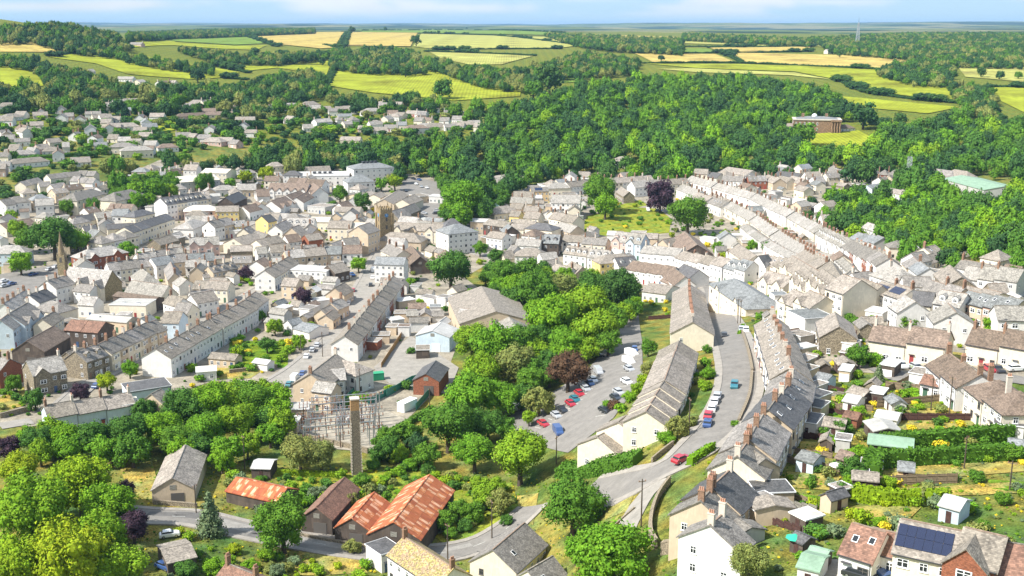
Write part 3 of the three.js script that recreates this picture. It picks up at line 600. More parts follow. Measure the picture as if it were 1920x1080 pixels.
[42.7,-185,1.183,14.5,9.5,6,9,2,'S','tc','c',''],
[125.1,-725.7,-1.244,34.7,9,6,9,6,'L','w','c',''],
[138.1,-684.4,-1.26,47.2,9,6,9,8,'L','w','c',''],
[147.7,-623.8,-1.509,71.8,9,6,9,8,'L','w','c',''],
[149.1,-554.8,-1.593,58,9,6,9,7,'L','cw','c',''],
[146.5,-495.8,-1.632,51.6,9,6,9,6,'L','w','cd',''],
[140.3,-431,-1.685,69.8,9,6,9,8,'S','wwr','c',''],
[128.3,-613,-1.483,48.8,9,5.5,8.5,5,'L','c','c',''],
[129.8,-560.5,-1.585,48.9,9,5.5,8.5,8,'L','c','c',''],
[127.6,-495,-1.617,74.5,9,5.5,8.5,11,'L','w','c',''],
[123.4,-655.8,-1.378,29.8,9,5.5,8.5,4,'A','wc','c',''],
[122.1,-441.8,-1.654,46,9,5,8,7,'A','c','c',''],
[121.7,-548.4,-1.571,49.5,7,5,6.5,8,'L','w','',''],
[121.4,-490.7,-1.583,58,7,5,6.5,9,'L','w','',''],
[-432.4,-970.2,0.346,17.4,10,5,7.9564221877278944,1,'A','w','h',''],
[-413.9,-916.6,0.047,15.1,8,2.8,5.379244175257201,1,'L','w','h',''],
[-411.9,-928.8,1.092,17.6,10,2.8,5.4517108603246935,1,'A','w','h',''],
[-408.8,-942.3,-0.034,8.4,10,2.8,5.732216764326282,1,'A','w','',''],
[-420.3,-1015.2,0.272,10.6,8,2.8,5.910685435805761,1,'A','c','c',''],
[-405.8,-1002.2,0.372,14.5,8,2.8,5.958683200761599,1,'B','w','h',''],
[-395,-946.2,0.424,11.5,8,2.8,5.4846683572649795,1,'A','c','',''],
[-378.8,-899,0.368,9.9,9,2.8,5.5487459501099785,1,'A','c','',''],
[-372.8,-952,0.235,7,8,2.8,5.479327285159899,1,'S','p','',''],
[-385,-853.2,0.908,7.8,9,3,5.763455788828159,1,'S','c','',''],
[-373.2,-833.5,0.435,9.1,8,2.8,5.829015488715923,1,'L','c','',''],
[-369.6,-871.2,0.805,8.3,8,3,5.912834359883358,1,'A','c','',''],
[-353.8,-799.9,0.039,6.9,9,2.8,5.659016037937844,1,'A','w','',''],
[-349.5,-782.4,0.128,8,9,2.8,5.780176081670523,1,'A','w','',''],
[-341.1,-782.8,0.3,15.9,9,3,5.613070625097231,1,'S','w','h',''],
[-338.9,-792.8,-0.079,6.2,9,3,5.818965571043465,1,'L','w','',''],
[-337,-804.4,0.962,9.5,9,3,6.086900496817693,1,'A','p','c',''],
[-328.3,-800.6,0.324,12.8,8,2.8,5.604188633420305,1,'A','w','h',''],
[-320.7,-807.6,0.324,4.7,8,5,8.183205298822642,1,'L','c','',''],
[-327.7,-756.5,0.843,27.2,9,3,5.829056578000282,1,'A','w','h',''],
[-297.3,-771.3,0.487,12.4,10,2.8,5.9560011494869425,1,'A','w','',''],
[-330,-723.8,0.26,5.1,10,5,7.752928363115908,1,'A','p','',''],
[-359.8,-1005.4,0.337,10.1,10,5,7.696596439068487,1,'L','c','',''],
[-365.4,-1049.6,1.043,11.5,10,2.8,5.896275397450525,1,'L','w','',''],
[-360.4,-1064.3,0.648,9.3,10,3,5.953205860939224,1,'A','c','',''],
[-352.9,-1071.9,0.495,17.2,9,3,6.14563326232147,1,'A','p','h',''],
[-326.5,-1051.4,0.522,9,8,5,7.870538056538577,1,'A','w','',''],
[-317.2,-1039.4,0.26,7.5,8,5,8.003780533146864,1,'B','c','c',''],
[-320.5,-1073.1,0.097,7.2,10,5,8.155501768697459,1,'A','w','',''],
[-300.8,-1083.5,0.157,18.2,10,3,6.19721177085739,1,'A','w','h',''],
[-289.3,-1072.3,0.812,10.7,8,5,7.941605613402453,1,'S','c','c',''],
[-284,-1084.2,-0.304,9.3,9,2.8,5.977586358987414,1,'L','w','',''],
[-272.6,-1079.3,0.476,9.4,10,5,7.550383890517914,1,'A','w','',''],
[-264,-1057.7,0.065,9.1,9,3,6.106480868760885,1,'B','w','',''],
[-253.7,-1092.6,0.644,12.4,8,3,5.706696932626177,1,'A','c','',''],
[-243.6,-1081.9,0.518,6.9,9,3,6.069092895051421,1,'B','w','',''],
[-340,-944,0.604,9.8,9,5,7.8947013969266555,1,'A','w','',''],
[-334.1,-952.2,0.096,8.7,9,2.8,5.37554283759169,1,'A','w','c',''],
[-330.8,-921.5,0.073,7.9,9,5,7.800440623627444,1,'A','c','',''],
[-322.6,-914.1,0.324,10.3,8,3,5.9170669847411315,1,'A','p','',''],
[-314.2,-921.1,0.469,18.6,9,3,5.844228302319953,1,'A','w','h',''],
[-298.8,-906.4,0.103,10.5,8,3,5.70517216941702,1,'A','c','',''],
[-306.6,-866.6,-0.033,7.7,9,2.8,5.847335066838071,1,'A','c','',''],
[-296.2,-859.9,0.138,8.9,9,3,5.844584773671823,1,'L','w','',''],
[-286.4,-854.6,0.017,9.1,10,3,5.995619108790794,1,'A','c','',''],
[-286.4,-826.7,0.172,18.5,10,5,7.592735725831242,1,'S','c','h',''],
[-273.3,-816.3,0.403,22.5,10,5,7.6338255137964515,1,'L','c','h',''],
[-269.2,-829.4,0.104,9.7,9,3,5.977629740508877,1,'B','w','',''],
[-273.2,-851.1,-0.083,9.4,8,3,5.986235040763754,1,'L','w','',''],
[-259.5,-845.5,0.464,15,8,3,5.615814579538172,1,'B','w','h',''],
[-261.3,-894.7,0.272,11.4,10,3,5.878984359415442,1,'S','w','c',''],
[-252.2,-892.3,-0.465,7.3,10,2.8,5.959516310080046,1,'A','p','',''],
[-243.7,-891.8,0.079,10.5,10,3,5.840683777140267,1,'S','w','c',''],
[-233.5,-882.2,-0.307,17.9,10,2.8,5.9263925656247,1,'A','p','h',''],
[-225.8,-887.3,-0.201,12.6,8,3,5.547059554127481,1,'A','w','',''],
[-215.6,-877,-0.534,8.2,8,3,5.899772331883602,1,'S','p','',''],
[-283.7,-996.8,0.694,28.6,9,2.8,5.364006441982081,1,'B','p','h','school_block'],
[-264.6,-1014.1,0.307,27.2,8,3,5.596762659312095,1,'B','c','c','school_block'],
[-233.9,-990.8,0.107,16.8,10,3,5.884918546934534,1,'A','c','',''],
[-224.7,-1084.5,0.552,18.9,10,3,6.182572083872904,1,'A','c','h',''],
[-214.2,-1066.2,0.778,9.4,8,5,7.958509619825504,1,'S','w','',''],
[-210.1,-1079.4,0.262,9.3,9,5,7.667009566522363,1,'L','c','',''],
[-199.3,-1066.8,-0.058,9.5,10,5,7.769233611505936,1,'A','c','c',''],
[-195.6,-1093.8,0.799,18.1,9,5,8.074417327702424,1,'A','p','h',''],
[-188.8,-1083.6,0.315,11.5,10,3,5.993727595687435,1,'L','c','c',''],
[-178,-1079.2,0.492,9.9,10,3,5.803376149184057,1,'A','w','',''],
[-167.3,-1054.4,0.233,7.9,8,5,7.776856929393835,1,'S','w','',''],
[-165.3,-1079.5,0.177,6.7,9,3,5.9628731543737885,1,'A','w','',''],
[-166.6,-989.1,0.725,16,9,5,7.726280934556584,1,'L','w','c',''],
[-175.1,-966,0.286,8.4,9,3,6.108241536589265,1,'L','w','',''],
[-428.2,-1264,-0.141,18.7,10,3,5.664617455923611,1,'L','w','',''],
[-407.3,-1244.6,1.193,11.6,10,2.8,5.315219743338746,1,'L','c','',''],
[-374.9,-1224.2,1.015,16.6,9,5,7.703770468516013,1,'B','w','c',''],
[-367.2,-1231.8,-0.4,9.5,8,5,7.9595284741725205,1,'A','c','',''],
[-702.1,-1583.4,0.83,11.8,9,5,7.629133350607946,1,'A','c','',''],
[-570.5,-1540.5,0.989,10,8,2.8,5.422951838154573,1,'A','w','',''],
[-557.4,-1574.9,1.172,23.7,8,3,5.823340016175857,1,'L','p','h',''],
[-552.3,-1534.4,1.142,9,10,5,7.7450093102280295,1,'S','p','',''],
[-562.6,-1719.7,-0.462,23.9,8,3,6.155015354081136,1,'S','p','c',''],
[-484.5,-1311.4,1.062,7.1,8,2.8,5.478801034267241,1,'L','c','',''],
[-158.9,-1088.4,0.385,15.6,8,2.8,5.425570509485982,1,'A','p','h',''],
[-151.3,-1076,0.103,8,8,3,5.560773428375691,1,'A','w','',''],
[-133.4,-1075,0.547,18.4,9,2.8,5.677743158119394,1,'L','c','h',''],
[-137.2,-1058,0.441,8.3,9,2.8,5.782023702668617,1,'A','w','',''],
[-123.6,-1085.4,-0.281,7.3,9,3,5.719013196176794,1,'A','w','',''],
[-111.6,-1060,-0.056,9.4,9,2.8,5.977438754617333,1,'B','w','',''],
[-103.4,-1051.6,-0.421,9.1,10,2.8,5.439897758195748,1,'A','c','',''],
[-93.5,-1062.3,-0.415,10.6,10,3,5.500052716786138,1,'A','p','c',''],
[-83.4,-1040,0.145,7.8,10,5,8.046938189628237,1,'S','p','',''],
[-145.8,-995.3,0.547,8.1,10,3,5.591171173191776,1,'S','c','c',''],
[-127.3,-972.8,-0.043,10.5,9,3,5.523825009498495,1,'A','p','',''],
[-112.8,-966.5,0.108,11.5,9,2.8,5.605168553455611,1,'A','w','',''],
[-104.9,-979.1,0.003,11.7,8,3,5.731260431936162,1,'S','w','c',''],
[-82.5,-968.8,0.364,21,10,5,7.6198367956384825,1,'B','w','h',''],
[-74.8,-989.5,0.229,18.5,8,3,5.733439339860919,1,'L','w','h',''],
[-67.1,-989.8,0.272,20.4,10,2.8,5.955407389345844,1,'A','c','h',''],
[-54.5,-988.4,0.311,10.9,10,3,5.536617901513652,1,'S','w','c',''],
[-47.1,-995.9,-0.178,10.9,9,3,5.650933852351671,1,'A','w','',''],
[-40.3,-1003,0.135,12.1,9,2.8,5.546239623920535,1,'A','p','',''],
[-34,-1005.7,0.155,10.8,8,2.8,5.882175307473761,1,'L','c','',''],
[-29.3,-978.7,-0.224,6.4,9,5,8.13012718144515,1,'A','c','',''],
[-129.7,-906.9,-0.109,16.4,10,5,7.563773946913029,1,'A','c','',''],
[-82.5,-1007.5,-0.311,8.2,8,5,8.069283694568023,1,'S','c','',''],
[35.4,-843.5,0.065,21.5,9,5,7.8819585069443505,1,'B','c','h',''],
[83.5,-835.1,0.097,16.5,10,5,7.969123053869547,1,'A','w','h',''],
[51.7,-773.3,-0.221,5,10,5,7.644751217953269,1,'A','w','',''],
[62.3,-767.4,-0.554,7.1,10,5,8.104049303619034,1,'B','c','',''],
[78.6,-771.9,0.511,8.9,8,5,7.550423112708735,1,'S','p','',''],
[558.5,-2009.4,0.508,20.2,10,5,7.927686647276435,1,'A','c','',''],
[606.5,-2045.3,0.002,34.8,9,5,7.775386815356813,1,'S','p','h',''],
[649.4,-2035.9,-0.614,38.8,8,5,8.137122380541037,1,'A','c','h',''],
[686.2,-2066,-1.165,27.6,10,5,8.000683005814693,1,'A','w','',''],
[249.1,-1000.5,-0.172,18.2,10,3,5.554556086868663,1,'A','w','h',''],
[290.2,-987.3,0.28,17.5,10,2.8,5.69612483336425,1,'B','w','h',''],
[-87.2,-673.5,1.44,7.2,3.2,2.5,3.6,1,'A','w','n','outbuilding'],
[-135.1,-743.4,1.54,11.7,7.3,5.2,7.6,1,'A','c','cs',''],
[-38.5,-537.3,5.25,7.8,5.3,3.1,5.1,1,'A','c','n','outbuilding'],
[-124.5,-459.2,1.44,6,5.3,2.8,3.1,1,'W','g','fn','outbuilding'],
[-184.2,-711,0.4,4.3,4.7,2.7,3,1,'S','w','fn','outbuilding'],
[-163.3,-776.6,5.11,6.6,3.4,2.8,3.1,1,'A','t','fn','outbuilding'],
[-157,-731,-0.02,9.4,7.2,5.6,8.3,1,'B','c','c',''],
[-173.5,-445.2,5.89,8.7,6.6,5.2,7.4,1,'S','w','c',''],
[-173,-642.8,0.21,5.4,5,2.9,3.2,1,'U','t','fn','outbuilding'],
[-189,-773.9,5.1,6.2,3.6,4,5.2,1,'A','w','n','outbuilding'],
[-81.9,-635,1.52,7.7,3.9,3.8,5.1,1,'U','t','n','outbuilding'],
[-149.8,-667.5,5.03,5.5,3.9,2.9,4.3,1,'W','c','n','outbuilding'],
[-148.5,-415.9,-0.06,4.4,4.6,2.6,2.9,1,'L','w','fn','outbuilding'],
[-205.2,-686.1,0.34,8.6,8.2,5.9,8.6,1,'S','w','h',''],
[-129.5,-420.8,5.56,9,7,5.9,8.4,1,'A','w','c',''],
[-90.8,-625.8,1.56,9.5,8.1,5.1,8.1,1,'S','w','',''],
[-210.5,-741.2,-0.16,4.5,3.5,3.3,4.6,1,'U','t','n','outbuilding'],
[-249.8,-592.3,5.84,8.3,6.6,6,8.4,1,'L','c','h',''],
[-138.2,-518.7,1.81,5.6,4,3.4,3.7,1,'A','c','fn','outbuilding'],
[-236.8,-601.6,0.98,7.9,3.5,3.9,5.1,1,'B','c','n','outbuilding'],
[-30.1,-508,-1.31,9.2,8.3,6,8.7,1,'B','w','',''],
[-46.6,-589.7,-0.28,7.6,7.7,5.4,7.8,1,'L','w','',''],
[-227,-711.1,5.22,6.3,3.6,3.5,4.8,1,'S','w','n','outbuilding'],
[-163,-398.8,-0.48,4.8,5,3.9,4.2,1,'A','s','fn','outbuilding'],
[-99.9,-629.9,1.54,4.5,5.3,3.1,5.1,1,'U','t','n','outbuilding'],
[-67.5,-603.1,-0.36,6.8,4.1,3.5,3.8,1,'U','w','fn','outbuilding'],
[-110.9,-525.2,0.36,9.5,8,5.6,8.5,1,'A','w','',''],
[-131.2,-630.3,1.45,4.6,5.1,3.2,4.8,1,'U','w','n','outbuilding'],
[-92.5,-596.8,1.49,7.8,7.9,5.2,7.6,1,'L','w','',''],
[-126.4,-645.4,6.05,4.8,4.6,2.7,4.3,1,'S','s','n','outbuilding'],
[-171.7,-715.8,0.28,5.4,4.9,2.9,4.6,1,'L','w','n','outbuilding'],
[-90.4,-477.6,-0.23,5.4,5.1,2.7,4.2,1,'S','t','n','outbuilding'],
[-210.6,-614.9,0.08,4.6,5.1,3.5,5,1,'S','c','n','outbuilding'],
[-223.3,-736.4,1.36,10.7,7.9,5.8,8.6,1,'B','t','c',''],
[-30,-496.7,0.22,8.7,7.7,5.6,8.2,1,'A','t','h',''],
[-181.3,-677.9,0.37,6,4,3.8,5.1,1,'W','w','n','outbuilding'],
[-208.9,-640.3,1.54,5.8,3.9,3.6,3.9,1,'A','w','fn','outbuilding'],
[-85.4,-554.9,1.17,4.2,5.1,3.2,3.5,1,'L','w','fn','outbuilding'],
[-146.2,-549.7,1.15,6.4,4.5,3.2,3.5,1,'W','c','fn','outbuilding'],
[-146.6,-343.5,5.91,6.9,4.4,3.1,4.7,1,'A','w','n','outbuilding'],
[-165,-723.9,5.04,5.5,3.3,3.7,4.8,1,'U','s','n','outbuilding'],
[-191.1,-484.3,5.33,4.5,5.1,2.7,3,1,'A','c','fn','outbuilding'],
[-184.4,-662.2,0.35,9.5,7.7,5.2,7.7,1,'S','c','h',''],
[-228.1,-749.8,1.38,10.4,7,5.2,7.6,1,'L','w','c',''],
[-107.3,-747.2,5.02,7.8,3.3,3.9,5.1,1,'S','s','n','outbuilding'],
[-186.8,-479.6,5.33,6.1,4,3.8,5.2,1,'A','w','n','outbuilding'],
[-250.7,-691.8,1.31,6.2,5.4,2.9,3.2,1,'A','w','fn','outbuilding'],
[-200.4,-666.2,0.39,7.2,5,2.9,4.5,1,'U','w','n','outbuilding'],
[-182,-457.5,5.93,10.1,7.3,5.4,8,1,'S','c','',''],
[-137.5,-570.5,1.48,9,7,5.2,7.9,1,'S','c','cs',''],
[-193.3,-659.5,0.4,7,3.4,2.9,3.2,1,'W','s','fn','outbuilding'],
[-241.3,-578.2,7.44,10.1,8,5.3,7.7,1,'S','w','',''],
[-163.7,-610,0.02,7.6,3.2,3.5,3.8,1,'S','w','fn','outbuilding'],
[-246.9,-710.9,1.34,6.1,3.5,3,4.4,1,'A','w','n','outbuilding'],
[-119.9,-609.7,-0.14,9.8,8.3,5.5,8.3,1,'S','w','h',''],
[-135.6,-401,1.3,5.7,5.5,3.7,5.4,1,'U','w','n','outbuilding'],
[-271.3,-638.3,0.67,10.2,7.7,5.5,8.2,1,'U','t','h',''],
[-244.5,-737.6,6.1,10.6,7.4,5.8,8.2,1,'U','t','h',''],
[-241.1,-658,1.17,7.8,3.2,3.4,3.7,1,'L','g','fn','outbuilding'],
[-186.1,-684.2,5.06,8.2,7.3,5.2,7.5,1,'L','t','c',''],
[-121.9,-737.5,6.26,5.7,5,2.6,4.3,1,'S','c','n','outbuilding'],
[-218.2,-768,1.35,9.1,7.9,5,7.4,1,'A','t','c',''],
[-81.3,-510.5,0.08,5.2,4.4,2.9,3.2,1,'A','g','fn','outbuilding'],
[-150.8,-339.6,5.88,6.9,3.9,3.9,4.2,1,'U','w','fn','outbuilding'],
[-260.2,-685.8,6.02,7.5,4.1,3.3,3.6,1,'B','t','fn','outbuilding'],
[-179,-756.2,6.7,10.9,6.5,5.5,7.5,1,'S','w','h',''],
[-96.5,-676.9,1.39,6.3,4.7,3.9,5.5,1,'W','g','n','outbuilding'],
[-34.3,-530.7,5.22,5.9,4.4,3.8,5.3,1,'S','t','n','outbuilding'],
[-265,-670.3,0.95,11,8,5.5,8.1,1,'B','c','cs',''],
[-157.5,-647.8,-1.08,6.4,5,2.9,3.2,1,'A','w','fn','outbuilding'],
[-242,-751.2,7.67,9.2,6.9,5.4,8,1,'A','c','h',''],
[-174.3,-611.9,0.05,11.2,7,5.9,8,1,'A','w','h',''],
[-261.2,-701.6,-0.21,6.6,3.4,3.5,4.7,1,'B','w','n','outbuilding'],
[-198.9,-517.9,0.85,7.6,3.8,4,4.3,1,'S','w','fn','outbuilding'],
[-136.9,-730.7,6.24,6.4,3.1,3.7,4,1,'W','w','fn','outbuilding'],
[-232.4,-610.1,0.97,7.3,8.1,5.8,8.3,1,'B','w','cs',''],
[-173.1,-475.1,0.63,4.5,5.2,3.5,3.8,1,'S','w','fn','outbuilding'],
[-114.2,-600.9,-0.04,7,3.6,2.5,3.7,1,'A','w','n','outbuilding'],
[-107.8,-616.1,1.48,6.1,3.1,2.8,3.8,1,'L','g','n','outbuilding'],
[-179,-536.9,5.92,7.8,3.4,2.7,3,1,'S','w','fn','outbuilding'],
[-209.7,-652.1,6.25,7.7,7,5.2,7.4,1,'A','w','',''],
[-231.7,-692.2,1.35,7.7,3.7,2.6,3.9,1,'W','w','n','outbuilding'],
[-259.1,-644.4,5.37,7.3,5.2,2.6,4.2,1,'S','g','n','outbuilding'],
[-148.1,-519.4,6.5,7.8,5.3,2.5,4.2,1,'U','c','n','outbuilding'],
[-281.7,-635.6,0.65,5.7,5.1,2.9,4.5,1,'S','w','n','outbuilding'],
[-203.6,-778.3,5.1,7.6,4.6,3.6,5.2,1,'U','w','n','outbuilding'],
[-209.2,-554.8,5.59,7.9,7.2,5.6,8.3,1,'U','c','c',''],
[-166.7,-462,0.53,5,5.4,3,5,1,'A','w','n','outbuilding'],
[-157.1,-610.1,-0.01,4.2,3.8,3.2,4.5,1,'A','g','n','outbuilding'],
[-248.4,-701.3,1.36,6.8,5.1,3.5,5.4,1,'S','w','n','outbuilding'],
[-73.5,-585.9,0.01,5.6,3.3,3.3,4.3,1,'U','g','n','outbuilding'],
[-98.5,-523.6,0.44,10.9,7.3,5.9,8.4,1,'S','t','',''],
[-284.6,-655,0.62,8.1,8,5.4,7.9,1,'A','c','h',''],
[-222.7,-689.8,6.03,7.3,4.7,3.7,4,1,'L','w','fn','outbuilding'],
[-268.3,-658.5,0.9,8.7,7.7,5.5,7.9,1,'A','t','cs',''],
[-249.4,-674.6,7.58,8.5,6.6,5.2,7.3,1,'A','w','c',''],
[-112.4,-538.2,0.93,5.4,3.6,3.4,3.7,1,'S','g','fn','outbuilding'],
[-229.8,-558.3,5.36,6.5,5.2,3.6,5.3,1,'L','t','n','outbuilding'],
[-84.7,-703.5,1.29,4.7,3.8,2.7,4.1,1,'S','s','n','outbuilding'],
[-45.5,-530.2,5.21,4.2,4.5,2.7,3,1,'W','g','fn','outbuilding'],
[-251.3,-729.2,6.12,6,5,3.8,4.1,1,'W','c','fn','outbuilding'],
[-231.4,-703.5,5.27,7.9,5.5,3.6,5.4,1,'A','w','n','outbuilding'],
[-91.9,-506,5.23,5.3,3.6,2.7,4,1,'S','w','n','outbuilding'],
[-157,-757.6,0.05,4.8,4.3,2.8,4.2,1,'A','t','n','outbuilding'],
[-289.1,-645.9,0.64,6.2,4,2.7,4.2,1,'S','w','n','outbuilding'],
[-246.4,-607.1,0.94,5.5,3.7,3.4,3.7,1,'A','w','fn','outbuilding'],
[-101.2,-668.5,1.43,7.9,4.8,2.9,4.3,1,'S','w','n','outbuilding'],
[-222.1,-557.3,6.97,4.2,4.7,2.9,4.6,1,'U','w','n','outbuilding'],
[-141,-676.8,0.28,7.2,3.9,2.9,3.2,1,'A','g','fn','outbuilding'],
[-238.3,-556.7,5.38,11,6.8,5.3,7.5,1,'S','w','c',''],
[-55.4,-601.4,-0.41,11.3,7.4,5.7,8.1,1,'L','w','c',''],
[-79.1,-569.5,0,10.6,7.3,5.2,7.8,1,'A','c','c',''],
[-148.4,-459.8,-0.99,4.5,4.8,3.2,4.8,1,'S','w','n','outbuilding'],
[-37.6,-585.4,-0.24,9.5,8.3,5.2,7.8,1,'A','w','c',''],
[-214.3,-583.8,5.11,8.3,8,5.2,7.8,1,'S','w','c',''],
[-229.7,-501.4,1.61,7.1,3.1,3.8,4.1,1,'B','t','fn','outbuilding'],
[-171.2,-561.4,5.9,7.2,5.1,3.9,4.2,1,'S','s','fn','outbuilding'],
[-164.8,-539.5,5.91,6.2,4.6,3.5,5,1,'S','t','n','outbuilding'],
[-101.3,-697.8,1.01,7.9,4.3,3,4.5,1,'L','c','n','outbuilding'],
[-173.7,-770,6.73,4.1,3.4,2.7,3,1,'W','w','fn','outbuilding'],
[-141.7,-492.1,6.39,8.5,7.3,5.8,8.3,1,'L','w','c',''],
[-177.1,-497.4,5.38,5.9,4.6,3.8,5.4,1,'S','t','n','outbuilding'],
[-219.4,-619.9,-0.03,7.5,3,3.8,4.1,1,'L','w','fn','outbuilding'],
[-142.2,-512.5,6.5,6.3,3.5,3.7,4,1,'L','c','fn','outbuilding'],
[-82.2,-604.3,1.14,9.6,6.5,5.1,7.6,1,'A','t','cs',''],
[-206.8,-758.1,1.36,4.7,4,3.1,3.4,1,'A','w','fn','outbuilding'],
[-227.6,-672.1,5.99,5.2,3.7,2.7,3,1,'S','w','fn','outbuilding'],
[-169.7,-682.5,5.05,11.5,7.2,5.6,8.2,1,'A','w','h',''],
[-173.1,-663.9,1.48,5.7,3.2,3.9,4.2,1,'A','w','fn','outbuilding'],
[-270.4,-614.7,0.34,4.6,3.5,3.7,4.9,1,'B','w','n','outbuilding'],
[-180.3,-731,-0.19,5,3.3,3.6,4.8,1,'A','w','n','outbuilding'],
[-159.9,-764.1,1.57,5,4.8,3.2,5,1,'W','w','n','outbuilding'],
[-67.3,-591.7,1.17,5,4.3,3.6,5.2,1,'A','w','n','outbuilding'],
[-241.5,-766,7.71,5.4,4.8,3.9,4.2,1,'S','w','fn','outbuilding'],
[-166.2,-784.9,6.69,11.3,7.6,5.9,8.6,1,'A','c','h',''],
[-114.2,-720.8,5.1,4.2,3.8,3.1,4.2,1,'W','s','n','outbuilding'],
[-144.7,-353.8,7.51,5,5.3,3.3,5.1,1,'A','s','n','outbuilding'],
[-122.7,-480.1,5.65,5.3,3.4,3.8,5,1,'A','w','n','outbuilding'],
[-183.5,-765.1,6.67,6.6,4.6,3.6,5.1,1,'W','g','n','outbuilding'],
[-92.2,-539.4,1.26,7.7,3.4,2.5,2.8,1,'A','c','fn','outbuilding'],
[-106.8,-579.3,1.57,10.9,6.8,5.4,7.8,1,'A','w','c',''],
[-201.2,-770.8,5.11,5.5,3.9,3.9,5,1,'B','c','n','outbuilding'],
[-156.8,-692.9,0.33,6.9,4.7,3.3,5,1,'A','w','n','outbuilding'],
[-150.7,-762.1,0.04,4.2,5.2,3.5,5.2,1,'A','s','n','outbuilding'],
[-139.3,-360.5,7.49,5,3.4,3.3,3.6,1,'L','g','fn','outbuilding'],
[-188.2,-670.5,0.34,10.6,7,5.1,7.5,1,'A','w','cs',''],
[-174,-571,7.47,6.5,4.2,2.7,4.2,1,'L','t','n','outbuilding'],
[-142.6,-683,0.31,5.2,3.4,3.4,4.5,1,'A','w','n','outbuilding'],
[-97.3,-708.5,1.04,9.1,8,5.6,8.5,1,'A','w','h',''],
[-108.9,-515.1,0.5,7.7,3.4,3,4.3,1,'W','s','n','outbuilding'],
[-228.4,-582,0.97,10.5,6.5,5.9,8.3,1,'S','c','h',''],
[-193.1,-494.3,5.28,7.9,7.7,5.3,7.7,1,'L','w','c',''],
[-107.4,-537.5,0.93,7.4,3.2,2.6,3.6,1,'B','t','n','outbuilding'],
[-197.1,-637.6,5.62,6.5,3.8,3.2,4.4,1,'A','w','n','outbuilding'],
[-45.6,-606.5,-0.32,4.5,3.5,2.7,4,1,'S','w','n','outbuilding'],
[-215.7,-754.1,6.12,9.2,8.5,6,9.2,1,'A','w','',''],
[-47,-567.2,1.31,4.4,3.2,3.9,4.2,1,'S','g','fn','outbuilding'],
[-195.9,-526.5,0.9,6,3.6,3.8,4.1,1,'S','w','fn','outbuilding'],
[-153,-710.1,0.2,6.3,3.4,3.9,4.2,1,'U','s','fn','outbuilding'],
[-41.9,-598.6,-0.35,10.1,7.5,5.3,7.9,1,'U','c','',''],
[-230,-726.6,6.09,10.7,6.6,5.8,8.2,1,'U','c','c',''],
[-287.8,-638.1,0.64,7.5,4.7,2.6,4.2,1,'L','w','n','outbuilding'],
[-110.4,-551.4,0.66,7.1,8.2,5.2,8.2,1,'B','w','',''],
[-131.8,-608.9,-0.1,8.2,7.7,5.1,7.9,1,'A','w','',''],
[-155.2,-411.5,-0.01,6.3,4.5,2.8,3.1,1,'L','s','fn','outbuilding'],
[-198.6,-759.1,1.34,7,4.9,3.1,4.8,1,'S','t','n','outbuilding'],
[-271.6,-649,5.63,4.6,3.1,3.9,4.2,1,'W','t','fn','outbuilding'],
[-166.6,-389.3,1.57,10.9,6.7,5.8,8.3,1,'A','c','c',''],
[-125.7,-469.3,6.15,7.3,4.9,3.6,5.1,1,'A','c','n','outbuilding'],
[-254.5,-549.4,5.43,7.7,4,3.9,5.2,1,'U','w','n','outbuilding'],
[38.7,-664.7,-0.07,6.2,4.1,2.9,3.2,1,'A','w','fn','outbuilding'],
[43.9,-688.7,4.68,4.7,3.4,2.8,3.1,1,'S','c','fn','outbuilding'],
[36.3,-622.5,-0.86,5.4,5.5,3.9,4.2,1,'S','w','fn','outbuilding'],
[37.6,-561.2,1.24,8.2,6.5,5.1,7.1,1,'A','w','c',''],
[25.7,-593.8,-0.88,6,3.8,3.3,4.5,1,'L','g','n','outbuilding'],
[11,-562.2,1.01,10.1,8.1,5.7,8.3,1,'B','w','h',''],
[31.8,-739.3,0.69,7.5,6.9,5.2,7.4,1,'U','c','c',''],
[35.7,-635.2,1.46,7,6.5,5.3,7.6,1,'A','c','',''],
[95.5,-503.3,-1.44,8,4.6,2.7,3,1,'A','w','fn','outbuilding'],
[89.1,-557.4,-0.57,5.5,4.8,3.1,3.4,1,'L','g','fn','outbuilding'],
[73.1,-547,0.72,4.8,5,3.1,5,1,'B','w','n','outbuilding'],
[12,-609.5,-0.42,8.8,8.3,5.5,8.5,1,'A','c','c',''],
[49.9,-762.1,1.39,4.9,3.7,3.9,4.2,1,'S','w','fn','outbuilding'],
[20.3,-635.8,1.36,5.9,5.2,2.8,4.4,1,'A','w','n','outbuilding'],
[26.7,-675.7,-0.03,5.7,4.4,2.9,4.3,1,'L','w','n','outbuilding'],
[4.6,-710.3,4.81,4.8,4.8,3.6,3.9,1,'B','w','fn','outbuilding'],
[14.8,-687.9,0.08,7.1,4.5,3.1,4.6,1,'W','w','n','outbuilding'],
[24.7,-621.5,0.7,7.7,6.7,5.1,7.2,1,'A','c','cs',''],
[30.7,-695.5,4.83,5.3,3.7,2.6,2.9,1,'L','s','fn','outbuilding'],
[3,-605.1,-0.41,5.1,4.8,3.3,5.1,1,'A','c','n','outbuilding'],
[66.7,-579.9,-0.21,7.5,4.3,3.7,4,1,'A','t','fn','outbuilding'],
[80.1,-555.6,0.95,4.2,4.6,2.8,3.1,1,'A','c','fn','outbuilding'],
[57.7,-546.3,-0.61,4.4,5,3,4.8,1,'W','s','n','outbuilding'],
[28.5,-535.3,1.32,7.6,3.4,3.2,4.4,1,'S','g','n','outbuilding'],
[13.8,-725.5,0.14,7,4.6,3.5,5.1,1,'S','w','n','outbuilding'],
[1.8,-692,-0.17,5.4,5,2.7,3,1,'B','s','fn','outbuilding'],
[112.8,-478.7,-1.57,4.5,4.1,3.6,3.9,1,'A','w','fn','outbuilding'],
